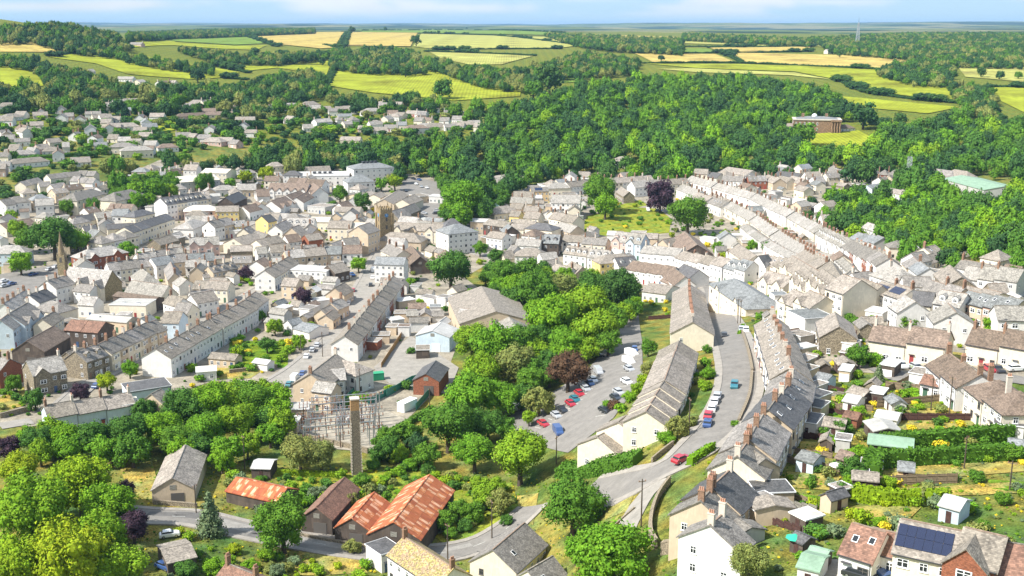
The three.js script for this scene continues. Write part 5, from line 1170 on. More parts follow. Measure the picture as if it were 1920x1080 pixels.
const TREES = [ // x, z, crown radius, foliage, detail
[-97.2,-210.4,8.5,'y',78],[-95.1,-230.3,7.8,'y',66],[-86.2,-220.9,6.15,'g',54],[-83.2,-192.3,8.04,'y',80],[-74.6,-194.7,5.49,'g',54],[-92.4,-190.4,6.57,'y',66],[-114.9,-244.4,5.24,'y',42],[-99.9,-227.3,5.84,'g',50],
[-82.4,-204.7,6.38,'y',60],[-88.2,-237.4,3.28,'p',27],[-79.5,-217.7,3.82,'p',34],[-126.2,-264.8,3.49,'p',26],[-84.6,-197.4,3.5,'p',34],[-109.1,-235.5,2.17,'p',18],[-119.7,-266.4,4.86,'m',36],[-113.3,-268.9,4.63,'g',34],
[-105.5,-267.9,5.16,'m',38],[-97.9,-269.6,5.74,'m',42],[-91.1,-274.1,5.83,'g',42],[-89.5,-290.3,6.44,'m',44],[-83.2,-293.6,6.21,'g',42],[-73.5,-280.9,5.96,'g',42],[-71.6,-297.9,5.7,'m',38],[-67.3,-305.5,4.91,'g',32],
[-84.6,-268,5.17,'m',38],[-79.3,-273.4,5.26,'g',38],[-66.2,-286,4.33,'m',30],[-102.7,-296.6,3.88,'m',26],[-81.7,-311.3,4.68,'g',30],[-71.6,-259.2,3.43,'g',26],[-47.6,-215.1,6.01,'m',54],[-33.5,-216.1,2.24,'o',20],
[11.9,-201.9,6.46,'m',62],[15.7,-159.2,6.99,'g',84],[11.6,-187.4,2.92,'g',30],[26.5,-150.6,2.03,'g',26],[32.3,-140,2.92,'o',40],[1.9,-246.8,7.3,'g',58],[-9.3,-261.3,5.58,'g',42],[-16.7,-276.1,7.55,'m',54],
[-11.9,-296.3,7.76,'g',52],[-5.8,-334,9.66,'g',58],[-13.3,-357.3,6.39,'g',36],[-8.8,-320.2,6.73,'g',42],[0.8,-322.1,7.4,'o',46],[1.7,-348.2,7.61,'m',44],[13.4,-363.4,9.72,'g',54],[25.3,-381.9,9.8,'g',52],
[27.3,-345.7,7.88,'g',46],[16.8,-338.7,6.73,'g',40],[16,-305.9,6.73,'c',44],[6.2,-311.1,5.29,'m',34],[2.7,-302.3,4.25,'m',28],[-3.7,-299.1,6.02,'g',40],[-6.4,-281.5,5.12,'m',36],[30.2,-338.9,4.71,'m',28],
[24,-334.8,4.32,'g',26],[-2.1,-281.6,3.7,'m',26],[11.1,-317.7,4.12,'m',26],[-11.3,-280.7,5.11,'m',36],[-3.4,-462.5,7.7,'m',34],[9.2,-418.1,9.05,'m',44],[41.2,-421.4,9.11,'d',44],[18.6,-421.7,8.29,'o',40],
[31.2,-425.5,7.53,'m',36],[-26,-464.3,9.54,'m',42],[7.3,-292.7,4.41,'o',30],[4.6,-287.2,2.6,'g',18],[-52.4,-260.2,5.03,'o',38],[-47.3,-261,4.51,'o',34],[-32.6,-274.9,3.62,'m',26],[-28.1,-266.6,2.71,'g',20],
[-21.5,-264.9,3.63,'m',27],[-34.7,-262.6,2.14,'m',16],[-24.6,-273,3.32,'d',24],[-27.7,-277.9,4.22,'m',30],[-31.3,-269.1,3.55,'m',26],[6.9,-471,6.91,'m',30],[0,-420.4,5.79,'m',28],[8.7,-351.7,5.94,'m',34],
[35.1,-375.4,5.56,'m',30],[-217.9,-524,11.72,'m',46],[-211.3,-534.2,7.26,'g',28],[-183.5,-525.4,5.11,'g',20],[-221,-492.8,5.77,'g',24],[-253.7,-564.8,5.47,'g',20],[-236.3,-537.6,6.79,'m',26],[-199.4,-507.5,3.95,'g',16],
[-118.3,-485.3,3.55,'p',15],[-84.3,-437.9,4.3,'p',20],[-70.2,-500.8,4.15,'g',17],[-106.7,-688.9,5.63,'m',17],[-89.4,-660.3,6.04,'m',19],[-77.4,-735.4,5.99,'y',17],[-85.7,-730.7,4.9,'g',14],[51.7,-653.2,11.32,'m',36],
[53.2,-632.7,7.93,'g',26],[87.4,-655.3,9.46,'p',30],[93,-585.3,11.32,'m',40],[-27.6,-625,12.06,'g',40],[-19.1,-663.5,9.58,'m',30],[-27.6,-602,7.56,'g',26],[-16.5,-622.6,6.61,'m',22],[-194.3,-706.4,6.77,'m',20],
[-237,-628.1,5.14,'m',17],[-250,-622.7,5.1,'m',17],[-272.5,-602,4.07,'g',14],[-213.5,-665,8.31,'g',26],[-223.5,-661.3,6.99,'g',22],[-177.3,-741.9,5.33,'y',15],[-164.7,-749.6,6.46,'y',18],[-196,-708.5,4.75,'m',14],
[-182.4,-722,4.15,'g',12],[82.5,-256,3.05,'m',24],[100.1,-264.4,2.62,'m',20],[97.6,-258.9,2.31,'g',18],[84.5,-259.9,2.07,'g',16],[63.4,-203.1,2.25,'m',22],[69.7,-213.6,1.93,'g',18],[55.8,-171.7,2.63,'m',30],
[52.4,-165.5,2.2,'m',26],[58.7,-193.6,2.15,'g',22],[61.3,-184.8,2.25,'g',24],[85.5,-179.7,2.37,'m',26],[54.9,-169.6,1.9,'g',22],[102.4,-306.1,2.11,'g',14],[106,-291,3.16,'m',22],[115.9,-290.4,2.29,'g',16],
[114.4,-301.9,2.08,'y',14],[44.4,-149.7,1.39,'g',18],[232.5,-693.6,4.66,'m',14],[-150.1,-321.7,2.9,'m',18],[-137,-305.8,3.38,'m',22],[-127.2,-314.2,3.15,'p',20],[-122.9,-324.2,3.57,'y',22],[-121.2,-339.8,3.05,'g',18],
[-98.5,-338,2.02,'g',12],[-203.6,-540,3.67,'g',14],[-84.4,-371.1,3.31,'m',18],[-86.5,-394.5,3.51,'g',18],[-74.3,-375.9,2.98,'y',16],[-96.8,-414.6,2.86,'m',14],[-77.2,-371.1,2.58,'y',14],[-77,-361.1,2.51,'g',14],
[-93.8,-367.5,2.55,'y',14],[-34.7,-368.9,1.83,'m',10],[-37.8,-398.8,1.97,'y',10],[-36.7,-440.7,2.16,'g',10],[-43.5,-469,2.75,'g',12],[25.3,-266,1.87,'c',14],[40.4,-319.8,2.86,'m',18],[36.5,-288.1,2.29,'o',16],
[33.8,-277.2,1.94,'y',14],[31.5,-268.2,2.15,'g',16],[29,-263.4,2.11,'g',16],[26.6,-258.4,1.82,'g',14],[53.1,-293.8,1.75,'m',12],[48.9,-271.8,1.89,'g',14],[47.3,-258,2.31,'g',18],[44.6,-248.1,1.98,'g',16],
[33.8,-216.6,2.62,'o',24],[37.4,-221.9,2.01,'o',18],[31.6,-215.7,2.4,'g',22],[45.3,-215.2,1.08,'m',10],[24.2,-268,1.88,'g',14],[-15.6,-536.6,4.17,'m',16],[-7.5,-516.8,4.53,'m',18],[-11.6,-476.7,3.26,'m',14],
[-7.7,-447.8,3.51,'m',16],[-8.3,-230.7,2.61,'m',22],[-11.9,-232.6,2.87,'m',24],[-14.6,-227.3,2.81,'m',24],[-10.5,-227.4,2.34,'m',20],[-2.4,-232.8,3.11,'o',26],[-6.1,-237.6,3.17,'g',26],[-7.5,-244.8,3,'g',24],
[-16.1,-241.9,1.73,'m',14],[-32.1,-231.8,1.91,'b',16],[-37,-236.9,2.67,'o',22],[-36,-252.5,2.58,'m',20],[-46.3,-244.8,2.25,'b',18],[-31,-253.9,1.81,'g',14],[-41.8,-256.9,1.83,'g',14],[-25.5,-263.9,2.41,'g',18],
[-28.3,-259.2,1.85,'g',14],[-33.8,-266.7,2.71,'m',20],[-21.2,-261.2,2.13,'m',16],[-3.7,-243.7,2.74,'g',22],[-1.2,-226.8,1.87,'m',16],[-13.3,-224.4,1.85,'m',16],[-50.3,-211.4,2.19,'y',20],[-52.5,-206.5,1.93,'g',18],
[-57.5,-213.8,1.77,'y',16],[-46.8,-204.6,1.92,'b',18],[-59.5,-204.8,2.34,'g',22],[-64.3,-202.8,2.53,'m',24],[-57.4,-209,1.52,'y',14],[-38.5,-205.7,1.5,'g',14],[-41.9,-207,1.29,'y',12],[-61.1,-243.9,1,'g',8],
[78.2,-213.5,1.29,'g',12],[93.7,-394.3,1.93,'g',10],[101.6,-345.3,2.03,'g',12],[115.5,-529.6,3.08,'g',12],[120.4,-517.2,3.52,'m',14],[109.1,-564.2,3.28,'y',12],[101.1,-541.6,2.63,'g',10],[106.9,-524.3,2.04,'y',8],
[109.7,-292.8,2.02,'m',14],[124.4,-280.5,2.77,'g',20],[122.8,-289.9,2.29,'g',16],[133.2,-289.3,2,'g',14],[111.2,-250.4,1.49,'m',12],[114.6,-251,1.5,'g',12],[73.9,-256.4,1.02,'m',8],[86.4,-255.8,1.53,'g',12],
[66.3,-222.2,1.34,'g',12],[59.7,-202.6,1.43,'m',14],[47.6,-163.1,1,'g',12],[49.4,-174.5,0.89,'g',10],[53.5,-150.7,1.4,'g',18],[60.6,-168.5,1.55,'g',18],[72.1,-170.6,1.04,'m',12],[71,-188.3,1.14,'y',12],
[74.2,-185.5,0.94,'p',10],[75.1,-169.6,1.56,'m',18],[67.5,-154.9,1.27,'g',16],[64.7,-155.9,1.12,'g',14],[67.3,-147.8,1.22,'m',16],[74.1,-157.5,1.61,'m',20],[41.6,-158.6,0.65,'y',8],[47.4,-178.9,0.73,'g',8],
[52.8,-180.7,1.1,'m',12],[56.7,-181.8,1.29,'m',14],[49.1,-162.6,0.83,'m',10]];
const CONIFERS = [[-64.8,-222.6,3.44,10.4],[82.3,-240.2,1.68,4.5],[238.4,-733,2.81,10]];
const LONE = [[-357.8,-1295.4,8.5],[-131.9,-1410,7.93],[-72.9,-1176.9,11.07],[-381.9,-1707,7.96],[-339.8,-1625.8,6.83],[-265.3,-1600.5,5.98],[-260.6,-1718.8,7.22],[226.7,-1735,5.67],[-512.4,-3681,12.11],[-515.7,-4690.1,8.56],[-182.9,-2185.3,12.2],[-225,-3511.4,6.52],[-302.3,-7665.7,7.16],[237.8,-912.8,10.41],[309.4,-993.4,12.22],[323.6,-977.8,7.41],[346.8,-1006,6.66],[586.3,-1424,6.67],[595.5,-1390.1,5.86],[619.7,-1393.3,5.22],[40,-1219.9,16.05],[22,-1171.2,12.12],[537.6,-1875.1,7],[591.7,-1959.8,7.31]];
const FIELDS = [
['pale',[[199.8,-1581.9],[254.6,-1601.1],[381.4,-1537.5],[400.2,-1423.1],[364,-1494.8],[244.9,-1538.9]],1581],
['lime',[[-601.2,-1795.2],[-877.5,-2905.2],[-635.9,-2169.8],[-503.4,-2079.3],[-460.8,-2152.1],[-430.2,-1923.4],[-551.7,-1881.2],[-554.8,-1677.9]],1795],
['gold',[[152,-3635.7],[454.8,-3156.8],[414.6,-2876.6],[164.3,-2945.7]],3635],
['pale',[[634.3,-2390.6],[702.4,-2064.5],[589.6,-2108.8]],2390],
['gold',[[-705.2,-1580.5],[-673.8,-1610.7],[-593.1,-1572.1],[-591.6,-1510.8],[-651,-1454.8]],1580],
['lime',[[-605.7,-1351],[-560.5,-1332.4],[-511.4,-1273.1],[-479.7,-1175.2],[-484.7,-1074.1]],1350],
['lime',[[-584.7,-1443.7],[-578.7,-1552.2],[-535.2,-1594.5],[-453.9,-1542.8],[-343.9,-1440.8],[-344.7,-1362.6],[-366.2,-1324.2],[-450.3,-1335.8],[-518.8,-1423.6]],1443],
['gold',[[-863.6,-3610.7],[-588.6,-4157.3],[-315.2,-2115],[-345.3,-2059.3],[-476,-2248]],3610],
['green',[[-948.7,-3141.5],[-837.1,-3465.8],[-483.9,-2285.6],[-518.1,-2140.5],[-671.4,-2255.5]],3141],
['lime',[[-385,-1525.3],[-257.9,-1623.6],[-233.9,-1435.1],[-314.9,-1530.4],[-345.7,-1448.4]],1525],
['lime',[[-392.9,-1811.9],[-289.1,-1850.1],[-254.4,-1625.1],[-334.3,-1626.8]],1811],
['gold',[[-550.4,-3951.8],[-336.4,-4141.1],[-193.3,-2184.6],[-328.6,-2206]],3951],
['pale',[[-279.4,-3539],[85.6,-3069.3],[139,-2297],[89.6,-2138.7],[-133.8,-2052],[-188.2,-2185.1]],3539],
['green',[[-918,-6593.9],[-434.8,-7207.6],[180.9,-3896.5],[181.4,-3254.1],[-132.7,-3572.4],[-513.1,-3947.1]],6593],
['pale',[[-142.6,-1974.3],[33.7,-1808.3],[-15,-1603],[-60.1,-1607.8],[-105.7,-1741.6]],1974],
['lime',[[-244.1,-1582.4],[-94.5,-1554.7],[-38.6,-1371.4],[10.8,-1282.9],[8.4,-1196.7],[-60.2,-1162.4],[-150.7,-1233.4],[-218.4,-1311.3]],1582],
['green',[[48.4,-1478.6],[108.8,-1529.6],[76.3,-1356.5],[50.2,-1337.1]],1478],
['gold',[[208.5,-1944.4],[346.6,-1956],[339.2,-1750.4],[210.8,-1703.3]],1944],
['gold',[[371.1,-2015.4],[681.9,-1923.5],[597.5,-1700.9],[511.4,-1608.1],[347.1,-1728]],2015],
['lime',[[195.9,-1677.6],[340.2,-1693.1],[420.9,-1667.8],[504.8,-1587.3],[496.2,-1257.4],[459.2,-1154.1],[393.2,-1268.1],[406.7,-1422.4],[385.8,-1555.5],[256.1,-1610.6]],1677],
['lime',[[354.3,-1215.2],[442.4,-1117.5],[396.2,-1076.3],[337.2,-1136]],1215],
['pale',[[652.5,-1682.8],[730.4,-1628.3],[607.2,-1348.9],[571.2,-1434.5]],1682],
['lime',[[540.6,-1294.1],[580.4,-1287.9],[484.9,-1070.6],[501,-1163.2]],1294],
['pale',[[432.4,-3001.1],[650.6,-2542.2],[525.9,-2305.1],[370,-2485.1]],3001],
['gold',[[381.1,-2211.8],[604.9,-2319.8],[544.2,-2104.2],[369.8,-2034.4]],2211],
['green',[[219,-2136.8],[372.5,-2161.4],[356.5,-2012.6],[212.7,-1983.6]],2136],
['lime',[[-261.5,-1035.7],[-231.4,-1066.7],[-161.1,-1066.9],[-128.7,-1048.1],[-154.2,-1019.4],[-192.1,-1016.2]],1035],
['lime',[[-309.7,-956.2],[-309.4,-1041.5],[-277.9,-931.6],[-290,-913.6]],956],
['lime',[[231.4,-966.6],[262.4,-971.8],[303,-984.3],[302.8,-938.7],[262.5,-875.7],[230.2,-879.7]],966],
['meadow',[[43.5,-644.2],[71.3,-674.4],[88.2,-666.8],[91.3,-635.8],[84.7,-594.1],[53.7,-584],[37.5,-597.5]],644],
['meadow',[[50.9,-661.6],[80.6,-699],[83.3,-679.8],[70.6,-667.2]],661],
['lawn',[[80.9,-242],[89.8,-247],[88.4,-234.5],[80,-235.6]],241],
['dry',[[74.8,-217.5],[91.9,-215.7],[90,-210.7],[76.6,-211.8]],217],
['dry',[[71.7,-209.7],[90.4,-207.8],[87.8,-201.6],[73.3,-201.9]],209],
['dry',[[58.2,-167.8],[80.4,-167.9],[79.5,-162.2],[58.5,-163.4]],167],
['dry',[[51.7,-160.1],[55.9,-160.5],[62.6,-158.7],[57.9,-152.2],[50.3,-152.9]],160],
['dry',[[62.7,-181.7],[77.7,-182.3],[87.2,-179],[84.6,-173.3],[66.6,-172],[61,-176.2]],181],
['dry',[[48,-183.3],[56.2,-178],[52.1,-170.2],[46.3,-174.6]],183],
['dry',[[66.7,-233.8],[75.7,-227.4],[73.8,-221.5],[65,-227.8]],233],
['lawn',[[63.9,-219.5],[71.8,-213.2],[69.1,-206.3],[62.2,-211.4]],219],
['dry',[[54.7,-200.5],[59.8,-197.1],[57.7,-191.4],[53,-194]],200],
['lawn',[[45.7,-171.9],[49.8,-167.8],[47.8,-163.6],[44.3,-167]],171],
['lawn',[[77.2,-170.2],[82,-167.6],[79.5,-162.2],[75.8,-165.1]],170],
['dry',[[-152.7,-317.9],[-150.3,-329.1],[-141.7,-310.6],[-146,-302.8]],317],
['dry',[[-97.3,-260.6],[-91.4,-266.9],[-83.2,-247],[-82,-238.9],[-90.6,-246.6]],260],
['dry',[[18.4,-212.1],[23.3,-198.5],[21.2,-192],[17.7,-196.8]],212],
['dry',[[-45.2,-218.7],[-33.8,-217.8],[-29,-206.5],[-42.7,-205]],218],
['meadow',[[-17.9,-250.9],[0,-250.2],[1.8,-231.2],[0,-224.4],[-12.4,-218.8],[-18.7,-226.9]],250],
['meadow',[[-64,-262.5],[-39.6,-259.5],[-24.5,-267.8],[-15.7,-257.6],[-24.7,-241.1],[-51,-249.6]],262],
['dry',[[107.9,-265.5],[115.1,-257.9],[111.2,-248.6],[104.7,-254]],265],
['lawn',[[-101.5,-387.3],[-80.5,-387.5],[-73.9,-353.6],[-93.1,-353.4]],387],
['dry',[[-98.4,-353.2],[-80.9,-353.6],[-83.4,-341.4],[-94.9,-339.9]],353],
['dry',[[1.2,-240.8],[6,-236.9],[4.5,-221],[1.2,-228.9]],240]];
const TOWN = [[[-299.3,-649],[-270.3,-670.6],[-254.4,-809.3],[-196.7,-808.8],[-156.7,-821.7],[-49.5,-796.9],[-17.9,-619.7],[10.9,-756.8],[53.5,-800.1],[133.7,-824.3],[210,-814.8],[267.8,-736.2],[238.6,-671.6],[193.1,-670],[179.5,-692.5],[165.6,-571.4],[166.3,-462.5],[184.6,-394.7],[110.5,-230.7],[84.3,-249.1],[69.9,-260.1],[80.5,-340.5],[78.4,-432.4],[54.4,-463.1],[40.2,-516.1],[-5.2,-538.3],[-21.6,-492.9],[7.9,-400.9],[-18.9,-382.4],[-21.7,-333.8],[-30.1,-299.6],[-36.5,-277.6],[-62.3,-294.7],[-73.7,-335.7],[-94.4,-338.2],[-111.3,-312.8],[-132.2,-291.7],[-140.8,-291.2]]];
const ROADS = [
[[[85,-470.3],[83.3,-448.2],[78.1,-411.2],[69.2,-351.2],[59.8,-288.6],[55,-259.1],[50.2,-238.6],[44.4,-222.4],[38,-209.9],[32,-202.3],[25.3,-202.9],[18.5,-213],[14.6,-219.7]],8,1.8,'main'],
[[[28,-196.5],[24.2,-192.7],[21.3,-186.6],[18.7,-179.4],[16.4,-170.1]],5,0,'lane'],
[[[-93.4,-233.5],[-80.4,-231.9],[-71.3,-231.4],[-59.5,-226.5],[-45.8,-221.7],[-33.8,-217.8],[-24.6,-215.7],[-14.6,-216.9],[-6.8,-219.7],[0,-225.8],[4.7,-230.9]],6.5,1.4,'valley'],
[[[-64.3,-552.4],[-64,-515.3],[-63.5,-466.7],[-63.7,-417.5],[-65.8,-380],[-69.8,-350.5],[-73.7,-335.7]],8,1.6,'street'],
[[[-131.1,-311.4],[-131.8,-334.5],[-128.2,-358.4],[-125,-382.9],[-119.3,-417.8],[-111.5,-455.1],[-105.8,-493]],5,1.2,'terrace lane'],
[[[122.1,-750],[135.3,-723.7],[146.4,-661.8],[150.6,-600.2],[151.8,-540.7],[150.2,-483.3],[145.9,-428]],6,1.5,'hill street'],
[[[87.1,-253.9],[88.8,-240.8],[95.6,-239.8],[105,-239.6],[112.9,-231]],6,0,'estate road'],
[[[-140.8,-291.2],[-134.1,-296.3]],6,0,'lane end'],
[[[-162.4,-548.6],[-153.7,-588.4],[-137.8,-650.6],[-118.9,-687.3],[-108.6,-707]],5,1,'high street'],
[[[-21.4,-550.9],[7.5,-515.1],[34.4,-504.5],[60.2,-515.2],[85,-470.3],[103.7,-462.3]],6,1.5,'fore street']];
const LOTS = [['car_park',[[39.4,-427.2],[49.9,-430.8],[42.9,-355.9],[34.2,-279.2],[24.5,-257],[13.4,-252],[6.8,-269.8],[0.7,-286.4],[-2.2,-296.5],[3.8,-306.3],[14.1,-313.5],[23.7,-328.3],[34.3,-365.4]]],['parking_area',[[-231.1,-493.7],[-221.6,-505.5],[-212.5,-516.9],[-199.6,-480.7],[-190.5,-441.2],[-199.1,-421.7]]],['substation_yard',[[-62.8,-313],[-44.3,-316],[-28.6,-299.7],[-36.1,-273.8],[-59.4,-279.7],[-63.1,-294.8]]],['yard',[[-36.8,-392],[-17.4,-350.1],[-19.4,-323.2],[-38.4,-334.6],[-45.6,-352.5]]],['driveway',[[44.1,-141.9],[51.6,-138.1],[51.2,-134.9],[41.3,-136.9]]],['supermarket_car_park',[[-73.9,-699.5],[-76,-795.2],[-40.4,-767],[-30.2,-698.5],[-48,-622]]]];
const WOODS = [
['eastern_wood',[[195.3,-680],[218.3,-670.8],[222.1,-626],[239.8,-659.4],[257.3,-603],[278,-604.3],[154.7,-331.2],[144.7,-337.8],[142.6,-386.5],[164.9,-467.4],[154.3,-507.1],[159.1,-613.4],[157.9,-632.5]],8.6,'gmdm',[]],
['valley_woodland',[[-167,-881.3],[-97.1,-784.1],[-45.1,-726.1],[-19.5,-679.8],[13.6,-712.8],[56.2,-735.6],[120.7,-744.2],[173,-755.6],[233.2,-718.7],[226.2,-638.7],[277.4,-603.7],[437.1,-964.8],[399.5,-939.7],[404.7,-1010],[354,-960.9],[322.7,-990.8],[324.8,-1078.1],[257.3,-1050.3],[325.3,-1097.5],[339.1,-1184.1],[297.3,-1351.3],[207.7,-1387.1],[134.4,-1303.9],[76.6,-1257.6],[44.1,-1173.8],[10.3,-1090.8],[-29.8,-1054],[-80.6,-1069.7],[-28.1,-992.5],[-23.8,-912.3],[-76.5,-897.4],[-130.9,-862.3]],12.5,'mdmdgdm',[[[239,-990.5],[274.1,-1036.4],[321.3,-1030.6],[317.8,-958.8],[263.7,-852.8],[227.4,-853.3]],[[290.3,-750.3],[327.7,-720.6],[267.8,-583.4],[250.5,-636.6]]]],
['hillside_woodland',[[-677.6,-1518.5],[-646.9,-1546.4],[-562.5,-1491],[-510.5,-1490],[-542.7,-1631.2],[-639.1,-1848],[-705.7,-1834.3],[-717.7,-1683.7],[-729.8,-1640.1]],9.5,'dmdo',[]],
['suburb_trees',[[-499.4,-1110],[-429.3,-1057],[-427.3,-1168.8],[-387.7,-1139.7],[-352,-1191.6],[-300.6,-1186.5],[-206.1,-1095.5],[-173.3,-1083.1],[-169.3,-996.6],[-188.8,-1000.7],[-262.6,-994.8],[-308.3,-991.3],[-355,-965.9],[-421.5,-931.9]],11,'dmdo',[]],
['suburb_trees',[[-281.6,-763.8],[-251.6,-754.7],[-234.6,-782.5],[-203.8,-793.2],[-178.1,-852.7],[-133.4,-878.6],[-46.5,-748.6],[-20.1,-698.8],[-46.9,-699.8],[-96.2,-775.7],[-115.9,-758.6],[-143.5,-751.9],[-170.3,-743.6],[-189.9,-737.1],[-218.7,-727.4],[-213.2,-625.4],[-235.9,-661.3]],9.5,'dmdo',[]],
['hill_belt',[[-606.9,-1356.1],[-561.3,-1336.6],[-486.4,-1284.8],[-408.2,-1184.9],[-409.4,-1090.3],[-441.2,-1093.4],[-534.5,-1271.1],[-578.5,-1291]],9.5,'dmdo',[]],
['hill_belt',[[-513.3,-1508.5],[-455,-1477.5],[-378,-1445.1],[-358.9,-1370.7],[-432.2,-1401.9],[-495.6,-1455.5]],9.5,'dmdo',[]],
['hill_belt',[[-308.6,-1242.2],[-278.8,-1354.2],[-236.9,-1407],[-190.9,-1189.2],[-209.9,-1116.1],[-249.2,-1081],[-298.3,-1134.2]],9.5,'dmdo',[]],
['hill_belt',[[-287.9,-1817.6],[-244.1,-2017.2],[-157.7,-1880.7],[-106.8,-1426.9],[-174.3,-1434],[-238.3,-1500.2]],9.5,'dmdo',[]],
['hill_belt',[[-124.7,-1670.3],[-70.6,-1510.9],[0,-1403.6],[118.3,-1813.6],[186.2,-1662.9],[157.7,-1466.4],[97.7,-1391.6],[43.9,-1340.6],[11.3,-1206.7],[-35.7,-1269.2],[-70.4,-1368],[-112.1,-1500.2]],9.5,'dmdo',[]],
['hill_belt',[[-189.8,-1189.3],[-137.9,-1127.9],[-98.2,-1161.5],[-57.4,-1109],[-64.7,-1056.7],[-129.1,-1053.5],[-170.5,-1064.7]],9.5,'dmdo',[]],
['hill_belt',[[87.7,-3148.8],[254.1,-2734.3],[378,-2541.5],[278,-1864.5],[174.4,-1971],[120.9,-2165.7]],10,'dmdo',[]],
['hill_belt',[[485.2,-3265.3],[680,-2612.4],[589.8,-2264.1],[393.9,-2648.8]],9.5,'dmdo',[]],
['hill_belt',[[709.2,-2725],[1199,-3489.5],[1403.4,-3148.4],[683.8,-1525],[594.4,-1591.2],[606.2,-1780.8],[550.1,-1968.3]],9.5,'dmdo',[]],
['hill_belt',[[464.1,-1459.3],[575.2,-1665.5],[601.6,-1551.9],[501.1,-1288.2],[460.8,-1293.6]],9.5,'dmdo',[]],
['hill_belt',[[495.4,-1289],[516.4,-1223],[430.2,-990.8],[447.1,-986.9],[423.5,-933],[413.4,-1031.5]],9.5,'dmdo',[]],
['hill_belt',[[-1004.8,-3005.5],[-1116.8,-3759.9],[-1362.7,-7940.2],[-597.8,-3480.9],[-729.2,-2491.6],[-573,-1712]],9.5,'dmdo',[]],
['hill_belt',[[-496.7,-1693.9],[-420,-1669.2],[-358.2,-1670.2],[-279.7,-1876.5],[-261.1,-1750.5],[-317.8,-1547.4],[-399.9,-1530.4]],9.5,'dmdo',[]]];
const THICKETS = [[[[-47.4,-763.6],[-20.9,-726.1],[0,-726.1],[-6.4,-662.8],[-25.6,-589.5],[-36.9,-613.5],[-43.2,-693.4]],8.5,'mgm'],[[[-248.6,-697.6],[-224.2,-745.7],[-205.9,-682.1],[-215,-629.9],[-234.1,-641.4]],8.5,'mg'],[[[-13.1,-487.6],[9.5,-487.1],[51.9,-462.6],[49,-416.5],[35,-374.7],[15.5,-312.5],[6.1,-305.8],[-1.6,-321.1],[7.3,-368.3],[0,-421]],7.5,'mgg'],[[[-130.2,-278.4],[-105.6,-275.8],[-94.7,-295.1],[-82,-315.9],[-64.7,-308],[-61.3,-290.8],[-61.7,-265.6],[-85.7,-256.4],[-116.7,-256.1]],7.5,'mgg']];
const WOODN = { valley_woodland: 'dense mixed green woodland filling the valley behind the town', hillside_woodland: 'dark wood covering the rounded hilltop at far left', suburb_trees: 'trees massed around the far suburban houses' };
const FARHEDGES = [[[-309.3,-2074.9],[-541.5,-3786.4]],[[-586,-1460.7],[-587.3,-1556.2]],[[-610.3,-1361.5],[-567,-1348.3],[-510.1,-1274.3]],[[-863.6,-3610.7],[-476,-2248],[-432.5,-2111.2]],[[-988.8,-3274.5],[-873.1,-3615.3]],[[-400.9,-1532.2],[-333.2,-1438]],[[-214.2,-1312.1],[-246,-1604.6]],[[-396.3,-1828],[-291.4,-1865.2]],[[-344.7,-1362.6],[-315.8,-1347.7]],[[-297.3,-3658.3],[-94,-3371.9],[139,-2297]],[[-618.8,-4165.6],[-400.1,-6632.2],[174.6,-3760.4]],[[-148.7,-1994],[34,-1824.8]],[[210.6,-1963.7],[357.9,-1994.2],[543.8,-2083.6]],[[369.8,-2034.4],[349.5,-1740.1]],[[189.1,-1686.4],[344.7,-1716.2],[504.8,-1587.3],[508.7,-1576]],[[391.4,-1262.3],[415.7,-1194],[454.9,-1150.1]],[[406.7,-1422.4],[391.4,-1262.3]],[[638.3,-2540.3],[475.9,-3011.5]],[[337.5,-2264.9],[525.9,-2305.1]],[[507.7,-1406.8],[506.1,-1298.9],[458.5,-1145.4]],[[545.5,-1306],[580.4,-1287.9]],[[381.1,-2211.8],[604.9,-2319.8]],[[-362.3,-2224.1],[-309.3,-2074.9]],[[-133.8,-2052],[88.6,-2113.1]],[[-198.2,-1569.8],[-240.3,-1606.7]]];
